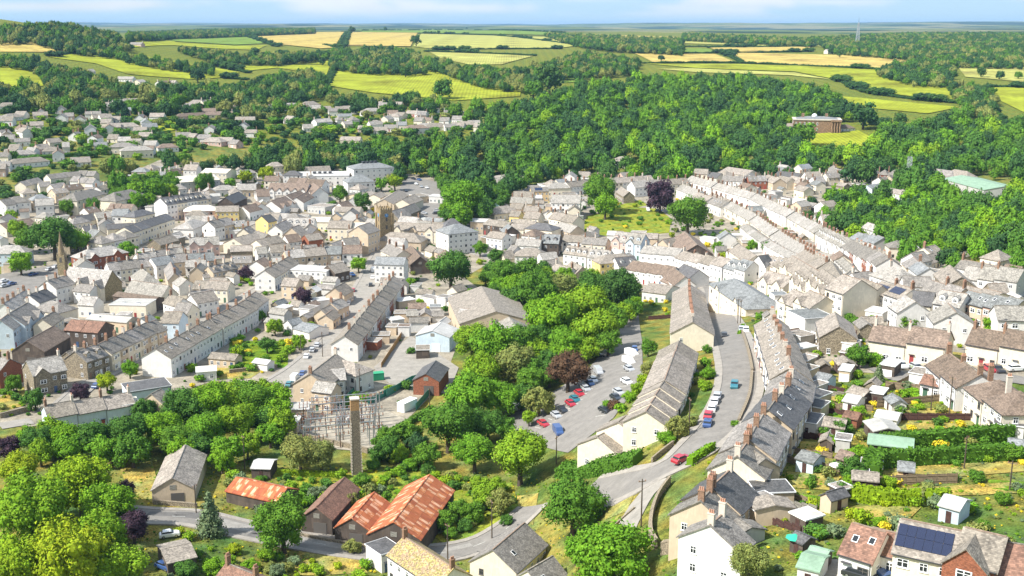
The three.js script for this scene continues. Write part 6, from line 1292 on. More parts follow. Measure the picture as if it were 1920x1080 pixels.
const PLANTING = [['garden_planting',[[78.7,-363.7],[67.4,-283.4],[67.5,-251],[59.3,-206.5],[40.5,-151.2],[33.3,-139.2],[65.1,-130.4],[112.7,-235.7],[84.6,-250.3],[84,-283],[82.6,-322.7]],2.9,0.46,0.45,2.1,'gmmogyYb','mixed garden shrubs and flower beds behind the hill terraces'],['town_planting',[[-297.4,-644.8],[-268.5,-666.1],[-252.7,-804],[-195.4,-803.5],[-155.7,-816.5],[-49.2,-792.1],[-17.8,-614.6],[10.8,-749.9],[53.2,-795.2],[132.9,-818.8],[208.6,-809.2],[264.9,-728.2],[236.1,-664.7],[191.2,-663.3],[177.8,-686.1],[163.8,-565.1],[163.6,-455.1],[181,-387.2],[108.9,-227.3],[82.9,-245],[68.8,-256.2],[78.6,-332.8],[77.4,-427],[53.8,-458.3],[39.8,-511.5],[-5.2,-533.9],[-21.4,-488.4],[7.8,-396.8],[-18.7,-378.8],[-21.5,-330.7],[-29.9,-296.8],[-36.2,-275],[-61.7,-291.9],[-73,-332.5],[-93.5,-334.9],[-110.2,-309.8],[-130.9,-288.9],[-139.4,-288.3]],6,0.42,0.6,2.4,'gmmgoyYm','small garden bushes scattered between the town buildings'],['suburb_planting',[[-469.4,-1039.5],[-321.8,-1084.6],[-181.1,-1066.3],[-15.1,-1068.2],[-13.8,-967.9],[-140.7,-926.9],[-196,-897.5],[-248.3,-828.5],[-266.2,-798.6],[-297.6,-807.2],[-268.5,-666.1],[-297.4,-644.8]],9,0.74,2.4,6.8,'dmdmgdmo','trees and shrubs in the gardens of the far suburbs'],['valley_scrub',[[-70.8,-257.7],[-33.6,-254],[-14.6,-262.1],[4.8,-234.5],[0,-216.9],[-18.2,-220.7],[-46.3,-224.7],[-65.7,-242.5]],2.2,0.66,0.5,2.2,'gmomgyb','rough green scrub around the rusty barns'],['terrace_planting',[[53,-441.6],[60.4,-389.8],[50.1,-332.4],[32.4,-258.9],[17.1,-240.6],[12.1,-237.8],[24.5,-209.5],[33.7,-223.4],[48.8,-265.2],[57.5,-309.9],[72.1,-432.4]],3.2,0.4,0.4,1.6,'gmgyoY','shrubs in the terrace gardens beside the car park'],['street_garden_planting',[[-102.3,-390.9],[-79.7,-383.8],[-81.6,-414.3],[-73.4,-414.1],[-69.1,-356.5],[-75.4,-344.1],[-92.2,-350]],3,0.6,0.6,2.2,'gmygYm','leafy back gardens beside the parked street'],['lane_planting',[[77.4,-370.3],[71.1,-313.3],[58.6,-253.3],[50,-226.6],[44.9,-212.1],[31.5,-187.4],[23.6,-169.3],[23.7,-152.5],[29.7,-170.6],[43.9,-197.1],[52.1,-225.8]],2.4,0.5,0.3,1.1,'gmyoY','small front garden plants along the curving road'],['backland_planting',[[102.6,-645.9],[133.1,-658.7],[131.6,-567],[116.4,-509.8],[94.5,-525.9],[98.4,-581.6]],5,0.5,0.6,2.2,'gmgyo','back garden bushes below the long hill street'],['foreground_planting',[[-72.6,-223.7],[-54.4,-219.7],[-44.8,-216.6],[-29.5,-210.6],[-29.6,-203.3],[-68.9,-200.8]],2.8,0.45,0.5,1.8,'gymob','garden shrubs beside the valley road'],['field_edge_scrub',[[-35.7,-271.3],[-17.5,-265.8],[-14.1,-251.6],[-25.9,-254.7],[-35.8,-260.6]],2.4,0.6,0.5,2,'gmomy','scrub on the bank between chimney and river trees'],['bank_scrub',[[19.8,-229.9],[29.3,-232.5],[28.9,-211.1],[24.2,-206.4],[17.9,-219.4]],2.6,0.6,0.4,1.6,'gmoy','bushes on the bank above the curving road'],['lawn_edge_planting',[[-162.3,-339.7],[-155,-346.4],[-133.8,-318.6],[-130.9,-288.9],[-141.4,-292.8]],3,0.45,0.5,1.7,'gmoy','shrubs around the yellowed lawn'],['rough_tufts',[[-103.5,-261.3],[-74.1,-270.9],[-53.6,-264],[-35.3,-267.6],[-8,-260.8],[12.2,-239.4],[26.9,-195.5],[21.6,-174.4],[16.4,-165.7],[-79.1,-200.1]],1.15,0.5,0.12,0.4,'gmoybY','tufts of rough grass and weeds on the open valley ground'],['garden_tufts',[[22,-150.8],[27.6,-180],[40.9,-191.9],[54.2,-225.1],[71,-250.1],[105.3,-219.4],[65.1,-130.4]],1.1,0.5,0.12,0.38,'gmoybY','tufts of grass and small plants across the hillside gardens']];
const HEDGES = [[[[66.3,-190],[77.1,-190.5],[90.9,-192.5]],3.2,2.6,'m'],[[[63,-179.6],[75.2,-180.7],[86.1,-180.6]],3.0,2.4,'m'],[[[53.6,-165],[56.9,-161.1],[62.4,-159.2]],2.4,2.2,'y'],[[[63.8,-159.8],[67.2,-161.2]],2,2,'y'],[[[62.9,-182.3],[58.9,-172.1]],3.2,3,'m'],[[[33.3,-197.2],[38.5,-202.6]],1.8,1.6,'g'],[[[-58,-259.3],[-43.3,-257.9]],1.4,1.2,'y'],[[[11,-240.7],[19.4,-224.3],[25.6,-214.3]],2.6,3,'m'],[[[65.3,-237.5],[64.6,-226.1]],1.6,1.4,'g'],[[[72.2,-339.2],[67.2,-319.5]],0.9,0.9,'g'],[[[-23.3,-309],[-29.7,-295.2],[-36.8,-279.6]],1.6,1.5,'m'],[[[-48.5,-309.6],[-46.9,-321.2]],2,1.8,'m'],[[[95.7,-313.5],[95.1,-289.6]],2.6,2,'m'],[[[-281.5,-944.2],[-212.5,-965.6]],6.5,7,'d'],[[[-303.9,-877.5],[-276.8,-898.3]],3,4,'m'],[[[-330.7,-883.2],[-264.2,-869.3]],3,4,'d'],[[[-333.5,-778],[-304.5,-810.1]],2.5,3,'m']];
const WALLS = [[[[28.9,-192],[26.4,-187.4],[24.3,-180.4],[22.9,-171.1],[23,-164.9]],1.6],[[[27.8,-208.9],[32.5,-212.8]],1.3],[[[-82.2,-238.9],[-71.8,-237.4]],1.0],[[[23.4,-161.3],[26.4,-157.2]],2.2],[[[-143.8,-298.1],[-138.1,-305.8]],1.5],[[[57.7,-257.9],[52.5,-236.2],[46.5,-217.7]],0.8],[[[-57.7,-285.9],[-37.4,-273.7]],1.4],[[[22.4,-190.3],[18.5,-189.5]],0.5],[[[71.7,-341.3],[62.6,-285.8],[58,-258.9]],0.8],[[[-91.6,-347.2],[-77.4,-353.6]],1.2],[[[-46.2,-224.1],[-29.3,-217.8]],0.7]];
const FENCES = [[[[66.1,-234],[76.2,-227.2]],1.3,'grey'],[[[64,-224],[73.7,-217.4]],1.3,'timber'],[[[55.3,-202.7],[61,-198]],1.3,'dark'],[[[51.8,-193],[57.2,-188]],1.2,'timber'],[[[67.5,-196.5],[73.4,-196.6]],1.3,'grey'],[[[59,-169.9],[72,-169.4]],1.7,'timber'],[[[72.7,-209.4],[89.7,-206]],1.6,'dark'],[[[75.4,-219.6],[89.4,-221.7]],1.5,'timber'],[[[49.2,-188.8],[56.7,-178.4]],1.3,'timber'],[[[43.6,-171.3],[47.8,-163.6]],1.2,'timber'],[[[80.3,-289.8],[87.4,-286.1]],1.6,'orange'],[[[-42.9,-352.3],[-39.4,-399.8]],1.8,'orange'],[[[50.8,-403.3],[60.9,-402]],1.5,'dark'],[[[82.1,-234.9],[88.4,-229.7]],1.6,'timber'],[[[81.6,-231.6],[89.9,-240.5]],1.4,'timber'],[[[-37.8,-321.1],[-30.3,-337.1],[-30.2,-326.3]],2.2,'green'],[[[-42.4,-313.4],[-35.9,-326.4]],2.2,'green'],[[[-27.9,-309],[-24.4,-326.1]],2.2,'green'],[[[-50.2,-308.6],[-47.7,-326.6]],2.2,'green'],[[[26.7,-186.4],[26.1,-167.5]],0.1,'dark'],[[[69.8,-238.7],[73.9,-231]],1.2,'dark'],[[[64.9,-219.1],[70.4,-212.3]],1.2,'dark'],[[[39.3,-159.2],[42.6,-153]],1.2,'dark'],[[[43.4,-164.3],[46.8,-159.9]],1.5,'grey']];
const POLES = [[22.3,-179.1,9,0],[-4.3,-221.5,9,0],[-13.3,-213.1,8.5,0],[87,-211.3,8,0],[84.7,-215,7,0],[36.3,-217.1,8,0],[72.7,-348.8,8.5,0],[73.1,-346.8,8,0],[-66.8,-262.4,9,0],[-71.1,-234.1,7,0],[10.5,-249.3,7,0],[52.1,-206.5,6,0],[76.1,-176.7,6,0],[78.1,-164,5,0],[99.6,-320.6,7,0],[-64.5,-366.3,9,0],[-45.8,-321.2,9,0],[-72.5,-369.9,7,0],[-23.9,-309,7,0]];
const CARS = [
[45.9,-238.4,1.3,'silver','car'],[44.6,-234.5,1.3,'white','car'],[43.2,-229.5,1.3,'white','car'],[41.6,-225,1.3,'red','car'],[40.5,-219.4,1.3,'blue','car'],
[51.1,-245.5,-1.81,'teal','car'],[63.3,-322.1,1.43,'black','car'],[32.4,-201.1,0.69,'red','car'],[27.3,-340.1,-0.08,'black','car'],[25.4,-315.2,-1.35,'silver','van'],
[23.3,-306.9,-1.31,'white','car'],[22.2,-304.5,-1.3,'blue','car'],[20.7,-300.1,-1.24,'silver','car'],[18.8,-297.7,-1.22,'red','car'],[17.3,-293.5,-1.21,'teal','car'],
[16,-291.1,-1.2,'red','car'],[13.7,-288.4,-1.22,'black','car'],[11.9,-286.1,-1.2,'silver','car'],[8.4,-283.4,-1.09,'red','car'],[11.8,-271.1,-1.34,'blue','van'],
[36.6,-329.3,-0.94,'white','van'],[34.3,-315.4,-1.08,'white','van'],[33.1,-302.8,-1.16,'silver','car'],[30.6,-285.3,-1.18,'white','car'],[27.7,-277.1,-1.2,'silver','car'],
[26.6,-272.7,-1.18,'black','car'],[23.3,-266.4,-1.08,'black','car'],[38.4,-336.9,-1.65,'blue','car'],[6.5,-328.3,-1.14,'silver','car'],[5.6,-322.2,-1.13,'white','car'],
[1.9,-311.3,-1.08,'white','car'],[0.9,-307.6,-1.07,'silver','car'],[0,-304.4,-1.05,'white','car'],[-1.5,-302,-1.03,'black','car'],[-67.8,-464.8,1.65,'red','car'],
[-66.8,-453.3,1.65,'blue','car'],[-66.6,-442.2,1.63,'white','car'],[-65.8,-429,1.63,'red','car'],[-66.4,-419,1.64,'black','car'],[-66.6,-408.6,1.62,'white','car'],
[-69.2,-373.5,1.58,'silver','car'],[-68.6,-379.7,1.58,'silver','car'],[-69.8,-365.4,1.59,'white','car'],[-67.3,-345.1,1.47,'blue','car'],[-68.9,-339.7,1.47,'white','van'],
[-69.4,-333.4,1.47,'teal','car'],[-60.4,-315.9,-0.28,'red','car'],[-63.9,-504.1,1.65,'white','van'],[-62.4,-489.6,1.65,'white','car'],[-61.5,-474.8,1.66,'black','car'],
[-72.4,-495.1,-1.05,'blue','car'],[-212.5,-503.3,1.3,'silver','car'],[-211.7,-508.6,1.39,'silver','car'],[-215.8,-493.3,1.15,'blue','car'],[-222.5,-478.7,1.2,'white','car'],
[-218.5,-469.6,1.2,'silver','car'],[-217.2,-474,1.19,'blue','car'],[84.4,-331.2,-1.79,'white','car'],[84.6,-321.8,-1.79,'white','car'],[69.2,-326.1,-1.75,'silver','car'],
[69.7,-322,-1.76,'white','car'],[91.5,-252.1,-1.51,'white','car'],[93.8,-248.9,-1.31,'silver','car'],[109.5,-241.5,-1.55,'black','car'],[108,-242.6,-1.54,'red','car'],
[113.5,-241.3,0.11,'white','car'],[76.9,-246.7,-1.81,'white','car'],[105.2,-328.7,-1.15,'blue','car'],[98.5,-334.3,-1.59,'silver','car'],[97.7,-324.9,-1.56,'black','car'],
[48,-135.9,-1.06,'blue','car'],[45.6,-134.8,-0.66,'black','car'],[-69.6,-205.7,-0.59,'blue','car'],[-73.1,-221,0.32,'white','car'],[-128,-329.6,1.46,'blue','car'],
[-33.9,-412.2,-0.42,'silver','car'],[-65.6,-761.5,-1.26,'white','car'],[-61.1,-750.2,-1.27,'silver','car'],[-57.1,-745.6,-1.28,'white','car'],[-70.1,-731,-1.06,'black','car'],
[-44.4,-658.7,-0.06,'silver','car'],[-44.5,-650.2,-0.07,'black','car'],[-51.7,-650.7,-0.52,'silver','car'],[-38.3,-726.6,-1.12,'silver','car'],[-69.2,-782.6,-0.98,'black','car'],
[-64.8,-778.8,-1,'blue','car'],[-117,-696.5,-0.8,'white','car'],[87,-657.7,-0.69,'blue','car'],[81,-659.7,-1.58,'white','van'],[92,-465.3,-1.44,'white','van'],
[188.4,-578.5,-1.28,'silver','car'],[201.1,-571.1,-1.8,'white','car'],[18.3,-693.9,-1.27,'black','car'],[79.7,-480.7,-1.13,'black','car']];
const AT = {'stack':[-38.5,-260.2],'tower':[-65.2,-565.6],'spire':[-203.5,-496.2],'chapel':[-175.2,-455.1,-0.358,21.7],'mansion':[266.9,-989],'mast':[701.4,-2328.3],'tower2':[255.7,-719.5],'cabinet':[-30.5,-309.8],'skip':[-42.4,-339.2],'substation':[-44.9,-292.1,9.3,-2.5,1.1,12.6]};
const SLOW = [20.2,-205.6,2.51];
const PARASOLS = [[52,-135.1,[0.02,0.35,0.3]],[55,-177.5,[0.7,0.66,0.6]],[40.3,-147.1,[0.03,0.42,0.26]]];
for (const p of TOWN) struct('town_ground', drape(p, 6, .07), townEarth);
for (const [k, p, far] of FIELDS) struct(k === 'lawn' || k === 'dry' ? 'lawn' : k === 'meadow' ? 'meadow' : 'field', drape(p, far > 900 ? 30 : 3, far > 900 ? .5 + far * .00025 : .15), fieldMat[k]);
for (const [k, p] of LOTS) struct(k, drape(p, 3, .19), k === 'substation_yard' ? gravel : k === 'yard' || k === 'driveway' ? tarmac2 : tarmac);
const roadLines = {};
for (const [pts, w, pv, k] of ROADS) {
  const L = roadLines[k] = smoothLine(pts, 3), far = -pts[0][1] > 330 ? .05 : 0;
  struct('road', ribbon(L, -w / 2, w / 2, .22 + far, 0, 5), k === 'main' || k === 'valley' || k === 'estate road' ? tarmac : tarmac2);
  if (pv) for (const s of [-1, 1]) struct('pavement', ribbon(L, s > 0 ? w / 2 : -w / 2 - pv, s > 0 ? w / 2 + pv : -w / 2, .34 + far, .3, 1), pave);
}
{ // dashes painted along the roads, and the warning word where the main road bends
  const dash = (k, every, len, off, i0 = 0, i1 = 1e9) => { const g = [], L = roadLines[k]; for (let i = i0; i + len < Math.min(L.length, i1); i += every) g.push(ribbon(L.slice(i, i + len + 1), off - .07, off + .07, .232, 0, 1)); const o = struct('lane_marking', mergeGeometries(g), M.paint); };
  { const R = mulberry(71); for (const k of ['main', 'valley', 'street', 'fore street']) for (let q = 0; q < 9; q++) { const L = roadLines[k], i = Math.floor(R() * (L.length - 8)), n = 1 + Math.floor(R() * 5), o = (R() - .5) * 3.4, w = .5 + R() * 1.3; struct('tarmac_patch', ribbon(L.slice(i, i + n + 1), o - w, o + w, .226 + (k === 'street' || k === 'fore street' ? .05 : 0), 0, 2), R() < .6 ? patchDark : patchPale); } }
  dash('valley', 3, 1, 0); dash('main', 3, 1, 0, 40, 70); dash('street', 4, 1, 0);
  const font = await new FontLoader().loadAsync('fonts/droid/droid_sans_bold.typeface.json');
  const [sx, sz, ang] = SLOW, g = new THREE.ShapeGeometry(font.generateShapes('SLOW', 1)); g.computeBoundingBox(); g.translate(-(g.boundingBox.min.x + g.boundingBox.max.x) / 2, 0, 0); g.scale(1.0, 2.6, 1);
  const p = g.attributes.position; for (let i = 0; i < p.count; i++) { const u = p.getX(i), v = p.getY(i), x = sx + u * Math.cos(ang) + v * Math.sin(ang), z = sz + u * Math.sin(ang) - v * Math.cos(ang); p.setXYZ(i, x, ground(x, z) + .235, z); }
  g.computeVertexNormals(); struct('road_lettering', g, M.paint);
}

// ---------- buildings ----------
const unitWindow = (() => { // one metre square: frame bars and a set-back pane
  const f = new Geo(), t = .085, b = (x0, y0, x1, y1) => f.box(x0, y0, 0, x1, y1, .07); b(-.5, 0, .5, t); b(-.5, 1 - t, .5, 1); b(-.5, t, -.5 + t, 1 - t); b(.5 - t, t, .5, 1 - t); b(-.035, t, .035, 1 - t); b(-.5 + t, .60, -.035, .65); b(.035, .60, .5 - t, .65);
  const p = new Geo().quad([-.46, .04, .028], [.46, .04, .028], [.46, .96, .028], [-.46, .96, .028]);
  const fg = f.build(), pg = p.build(), both = mergeGeometries([fg, pg], true), sill = new Geo().box(-.56, -.07, 0, .56, 0, .14).build();
  return { fg, pg, both, sill };
})();
const potGeo = new THREE.CylinderGeometry(.11, .15, .55, 8).translate(0, .275, 0), doorGeo = new Geo().box(-.5, 0, 0, .5, 1, .06).build(), skyGeo = new Geo().box(-.5, 0, -.5, .5, .09, .5).build();
const pxm = (x, z) => 2100 / Math.hypot(x, z);
const rnd = mulberry(4211);
function addWindow(root, x, y, z, ry, w, h, near, frame = M.frame) {
  let o;
  if (near) { o = part('window', unitWindow.fg, frame, root); part('pane', unitWindow.pg, M.glass, o); part('sill', unitWindow.sill, frame, o); } else o = part('window', unitWindow.both, [frame, M.glass], root);
  o.position.set(x, y, z); o.rotation.y = ry; o.scale.set(w, h, 1); return o;
}
function roofGable(x0, x1, dz, e, r, ov, ex0, ex1) { // two slabs meeting at a ridge along x
  const g = new Geo(), t = .16, sl = (r - e) / dz, ye = e - ov * sl, zo = dz + ov, a = x0 - ex0, b = x1 + ex1;
  for (const s of [1, -1]) { const A = [a, ye + t, s * zo], B = [b, ye + t, s * zo], C = [b, r + t, 0], D = [a, r + t, 0], q = (...k) => s > 0 ? g.quad(...k) : g.quad(k[1], k[0], k[3], k[2]); q(A, B, C, D); const lo = (p) => [p[0], p[1] - t - .04, p[2]]; q(lo(A), lo(B), B, A); q(lo(B), lo(C), C, B); q(lo(D), lo(A), A, D); q(lo(D), lo(C), lo(B), lo(A)); }
  return g.build();
}
function roofHip(x0, x1, dz, e, r, ov) {
  const g = new Geo(), t = .12, a = x0 - ov, b = x1 + ov, z = dz + ov, y = e + t - .1, hl = Math.min(dz, (x1 - x0) / 2 - .05), R0 = [x0 + hl, r + t, 0], R1 = [x1 - hl, r + t, 0];
  g.quad([a, y, z], [b, y, z], R1, R0).quad([b, y, -z], [a, y, -z], R0, R1); const side = (p, q, s) => { const w = Math.abs(p[2] - q[2]), h = Math.hypot(s[0] - p[0], s[1] - p[1]); g.tri(p, q, s, [0, 0], [w, 0], [w / 2, h]); };
  side([b, y, z], [b, y, -z], R1); side([a, y, -z], [a, y, z], R0); g.box(a, y - .2, -z, b, y - .01, z); return g.build();
}
function wallPrism(x0, x1, dz, e, r, hip, base) {
  const g = new Geo(), b = base; g.quad([x0, b, dz], [x1, b, dz], [x1, e, dz], [x0, e, dz]).quad([x1, b, -dz], [x0, b, -dz], [x0, e, -dz], [x1, e, -dz]).quad([x1, b, dz], [x1, b, -dz], [x1, e, -dz], [x1, e, dz]).quad([x0, b, -dz], [x0, b, dz], [x0, e, dz], [x0, e, -dz]);
  if (hip) g.quad([x0, e, dz], [x1, e, dz], [x1, e, -dz], [x0, e, -dz]); else { g.tri([x1, e, dz], [x1, e, -dz], [x1, r, 0], [0, 0], [2 * dz, 0], [dz, r - e]); g.tri([x0, e, -dz], [x0, e, dz], [x0, r, 0], [0, 0], [2 * dz, 0], [dz, r - e]); }
  return g.build();
}
function gableBay(root, cx, dz, e, r, w, out, roofM, wallM, near) { // a gabled bay on the front slope
  const sl = (r - e) / dz, top = Math.min(r - .15, e + w * .48), back = dz - (top - e) / sl, zf = dz + out;
  const W = new Geo().quad([cx - w / 2, -2.5, zf], [cx + w / 2, -2.5, zf], [cx + w / 2, e, zf], [cx - w / 2, e, zf]).quad([cx + w / 2, -2.5, zf], [cx + w / 2, -2.5, dz - .1], [cx + w / 2, e, dz - .1], [cx + w / 2, e, zf]).quad([cx - w / 2, -2.5, dz - .1], [cx - w / 2, -2.5, zf], [cx - w / 2, e, zf], [cx - w / 2, e, dz - .1]).tri([cx - w / 2, e, zf], [cx + w / 2, e, zf], [cx, top, zf]);
  const b = part('gable_bay', W.build(), wallM, root), g = new Geo(), o = .2, dy = o * (top - e) / (w / 2);
  for (const s of [1, -1]) { const A = [cx + s * (w / 2 + o), e - dy + .12, zf + .25], B = [cx + s * (w / 2 + o), e - dy + .12, dz - .2], C = [cx, top + .12, back - .3], D = [cx, top + .12, zf + .25], lo = (p) => [p[0], p[1] - .16, p[2]]; s > 0 ? g.quad(A, B, C, D).quad(lo(A), A, D, lo(D)) : g.quad(B, A, D, C).quad(A, lo(A), lo(D), D); }
  part('gable_roof', g.build(), roofM, b);
  for (let s = 0; s < Math.max(1, Math.floor(e / 2.6)); s++) addWindow(b, cx, .95 + s * 2.65, zf, 0, Math.min(1.9, w * .5), 1.25, near);
  return b;
}
function dormer(root, cx, dz, e, r, roofM, wallM, near) {
  const sl = (r - e) / dz, w = 1.7, zf = dz * .72, yb = r - sl * zf, h = 1.25, top = Math.min(r - .1, yb + h + .55), back = Math.max(.1, (r - (yb + h)) / sl);
  const W = new Geo().box(cx - w / 2, yb - .3, back - .2, cx + w / 2, yb + h, zf).tri([cx - w / 2, yb + h, zf], [cx + w / 2, yb + h, zf], [cx, top, zf]);
  const d = part('dormer', W.build(), wallM, root), g = new Geo(), rb = Math.max(0, (r - top) / sl);
  for (const s of [1, -1]) { const A = [cx + s * (w / 2 + .15), yb + h + .02, zf + .15], B = [cx + s * (w / 2 + .15), yb + h + .02, back - .2], C = [cx, top + .1, rb - .1], D = [cx, top + .1, zf + .15]; s > 0 ? g.quad(A, B, C, D) : g.quad(B, A, D, C); }
  part('dormer_roof', g.build(), roofM, d); addWindow(d, cx, yb + .12, zf, 0, 1.1, 1.0, near);
}
function chimney(root, x, y, z, near, render) {
  const h = 1.5 + rnd() * .5, w = .95, d = .62, c = part('chimney', new Geo().box(-w / 2, -1.4, -d / 2, w / 2, h, d / 2).box(-w / 2 - .07, h, -d / 2 - .07, w / 2 + .07, h + .14, d / 2 + .07).build(), render ? M.chimneyRender : M.chimney, root); c.position.set(x, y, z); c.rotation.y = Math.PI / 2;
  if (near) for (let k = 0; k < 3; k++) part('chimney_pot', potGeo, M.pot, c).position.set((k - 1) * .29, h + .12, 0);
  else part('chimney_pots', mergeGeometries([-1, 0, 1].map((k) => potGeo.clone().translate(k * .28, h + .12, 0))), M.pot, c);
}
function aerial(root, x, y, z) { const g = new Geo().box(-.02, 0, -.02, .02, 2.2, .02).box(-.02, 2.0, -.6, .02, 2.04, .6); for (let k = -3; k < 4; k++) g.box(-.35, 1.99, k * .18 - .015, .35, 2.03, k * .18 + .015); part('aerial', g.build(), M.gutter, root).position.set(x, y, z); }
const KIND = { warehouse: 'warehouse', garage: 'garage', garden_shed: 'shed' };
function building(row) {
  const [x, z, rot, len, dep, eave, ridge, n, roof, walls, flags, name] = row, ux = Math.cos(rot), uz = -Math.sin(rot), uw = len / n, has = (f) => flags.includes(f), s = pxm(x, z), near = s > 6.2, far = s < 3.0, shed = has('n'), flat = has('f'), hip = has('h');
  const rv = rnd() < .5 ? 0 : rnd() < .5 ? 1 : 2;
  for (let i = 0; i < n; i++) {
    const o = (i + .5) * uw - len / 2, px = x + ux * o, pz = z + uz * o, root = new THREE.Group(), wk = walls[i % walls.length], rk = roof;
    const type = name || (n > 1 ? 'terraced_house' : eave < 3.3 ? 'bungalow' : dep * len < 62 ? 'cottage' : walls === 'w' && eave >= 7 ? 'tall_house' : 'house'); root.name = type;
    const dz = dep / 2, lx = uw / 2 - (n > 1 ? .012 : 0), hs = [[-lx, -dz], [lx, -dz], [-lx, dz], [lx, dz]].map(([a, b]) => ground(px + ux * a + Math.sin(rot) * b, pz + uz * a + Math.cos(rot) * b));
    const y0 = (Math.min(...hs) + 2 * ground(px, pz)) / 3; root.position.set(px, y0 + .1, pz); root.rotation.y = rot;
    const base = Math.min(-1.5, Math.min(...hs) - y0 - .8), jit = n > 1 ? (rnd() - .5) * .16 : 0, e = eave + jit, r = ridge + jit, wm = wallMat[wk][Math.floor(rnd() * 2)], rm = roofMat[rk][n > 1 && rnd() < .35 ? Math.floor(rnd() * 3) : rv];
    Geo.off = Math.floor(rnd() * 40) * .37;
    if (flat) {
      part('wall', wallPrism(-lx, lx, dz, e, r, true, base), wm, root);
      const g = new Geo().box(-lx - .15, e, -dz - .15, lx + .15, e + .22, dz + .15); part('roof', g.build(), rm, root);
      const pp = new Geo().box(-lx - .17, e + .1, dz + .15, lx + .17, e + .3, dz + .22).box(-lx - .17, e + .1, -dz - .22, lx + .17, e + .3, -dz - .15).box(-lx - .22, e + .1, -dz - .22, -lx - .15, e + .3, dz + .22).box(lx + .15, e + .1, -dz - .22, lx + .22, e + .3, dz + .22); part('roof_edge', pp.build(), M.frame, root);
    } else {
      part('wall', wallPrism(-lx, lx, dz, e, r, hip, base), wm, root);
      const ex = (k) => n > 1 && k ? 0 : .22, rf = part('roof', hip ? roofHip(-lx, lx, dz, e, r, .35) : roofGable(-lx, lx, dz, e, r, .3, ex(i > 0), ex(i < n - 1)), rm, root);
      if (!far && !hip) part('ridge_tiles', new Geo().box(-lx, r + .1, -.13, lx, r + .22, .13).build(), roof === 'R' || shed ? rm : rnd() < .45 ? M.ridge : roofMat.A[1], rf);
    }
    Geo.off = 0;
    // which walls look out over the valley
    const faces = [[0, 0, 1, uw, dz], [Math.PI / 2, 1, 0, dep, lx], [-Math.PI / 2, -1, 0, dep, lx], [Math.PI, 0, -1, uw, dz]];
    if (!shed) for (const [ry, fx, fz, fw, fd] of faces) {
      if (fx && n > 1 && !((fx > 0 && i === n - 1) || (fx < 0 && i === 0))) continue;
      const wx = ux * fx + Math.sin(rot) * fz, wz = uz * fx + Math.cos(rot) * fz, dl = Math.hypot(px, pz); if ((wx * -px + wz * -pz) / dl < -.05) continue;
      const gable = fx !== 0; if (gable && (rnd() < .25 && !near)) continue;
      const st = Math.max(1, Math.floor(e / 2.55)), bays = gable ? (fw > 7 ? 2 : 1) : Math.max(1, Math.min(7, Math.round(fw / (far ? 3.2 : 2.7)))), dBay = gable ? -1 : Math.floor(rnd() * bays), bayW = !gable && has('b') ? (dBay + 1) % bays : -1;
      for (let k = 0; k < st; k++) for (let q = 0; q < bays; q++) {
        const c = -fw / 2 + fw * (q + .5) / bays, y = .85 + k * (e / st), p = [c * Math.cos(ry) + Math.sin(ry) * fd, -c * Math.sin(ry) + Math.cos(ry) * fd];
        if (k === 0 && q === dBay) { const d = part('door', doorGeo, M.door[Math.floor(rnd() * 5)], root); d.position.set(p[0], .05, p[1]); d.rotation.y = ry; d.scale.set(.95, 2.1, 1); if (near) part('canopy', new Geo().box(-.7, 1.05, 0, .7, 1.08, .55).build(), M.gutter, d); continue; }
        if (gable && rnd() < .35) continue;
        const w = gable ? .95 : near && rnd() < .4 ? 1.5 : 1.05, h = k === 0 ? 1.35 : 1.2;
        if (q === bayW && fz > 0) { const b = part('bay_window', new Geo().box(c - .9, y - (k ? .25 : .85), fd - .05, c + .9, y + h + .12, fd + .62).build(), wm, root); addWindow(b, c, y, fd + .62, 0, 1.5, h, near); continue; }
        addWindow(root, p[0], y, p[1], ry, w, h, near, rnd() < .85 ? M.frame : M.darkframe);
      }
      if (near && fz > 0) { part('gutter', new Geo().box(-lx, e - .14, dz + .28, lx, e - .02, dz + .42).build(), M.gutter, root); part('downpipe', new Geo().box(lx - .25, base, dz, lx - .16, e - .1, dz + .09).build(), M.gutter, root); }
    }
    if (shed && dep < 7 && near) { const d = part('door', doorGeo, name === 'garage' ? M.white : M.woodDark, root); d.position.set(0, 0, dz); d.scale.set(name === 'garage' ? 2.2 : .8, 1.9, 1); }
    if (has('c')) { if (n > 1) { if (i < n - 1 || rnd() < .6) chimney(root, lx - .36, r, 0, near, rnd() < .3); if (i === 0 && rnd() < .7) chimney(root, -lx + .36, r, 0, near, rnd() < .3); } else for (const sx of hip ? [-.5] : [-1, 1]) if (rnd() < .75) chimney(root, sx * (lx - .4), r - (hip ? .4 : 0), 0, near, rnd() < .4); if (near && rnd() < .4) aerial(root, lx - .4, r + 1.2, 0); }
    if (has('d') && !flat) for (let k = 0; k < Math.max(1, Math.round(uw / 4)); k++) dormer(root, -lx + (k + .5) * 2 * lx / Math.max(1, Math.round(uw / 4)), dz, e, r, rm, wm, near);
    if (has('g')) { const c = has('4') ? 5 : uw > 12 ? 2 : 1; for (let k = 0; k < c; k++) gableBay(root, c === 1 ? -lx * .45 : -lx + (k + .5) * 2 * lx / c, dz, e, r, Math.min(4.2, uw / c * .7), .35, rm, wm, near); }
    if (has('G')) gableBay(root, -lx * .42, dz, e, r, 5.2, 1.1, rm, wm, true);
    const sl = Math.atan2(r - e, dz);
    if (has('s') && !flat && !hip) for (let k = 0; k < 1 + (rnd() < .5 ? 1 : 0); k++) { const q = part('skylight', skyGeo, M.frame, root), f = .35 + rnd() * .2, a = (k ? .5 : -.45) * lx; q.position.set(a, r - (r - e) * f + .2, dz * f); q.rotation.x = sl; q.scale.set(.85, 1, 1.1); const gl = part('pane', skyGeo, M.glass, q); gl.position.y = .06; gl.scale.set(.8, .5, .82); }
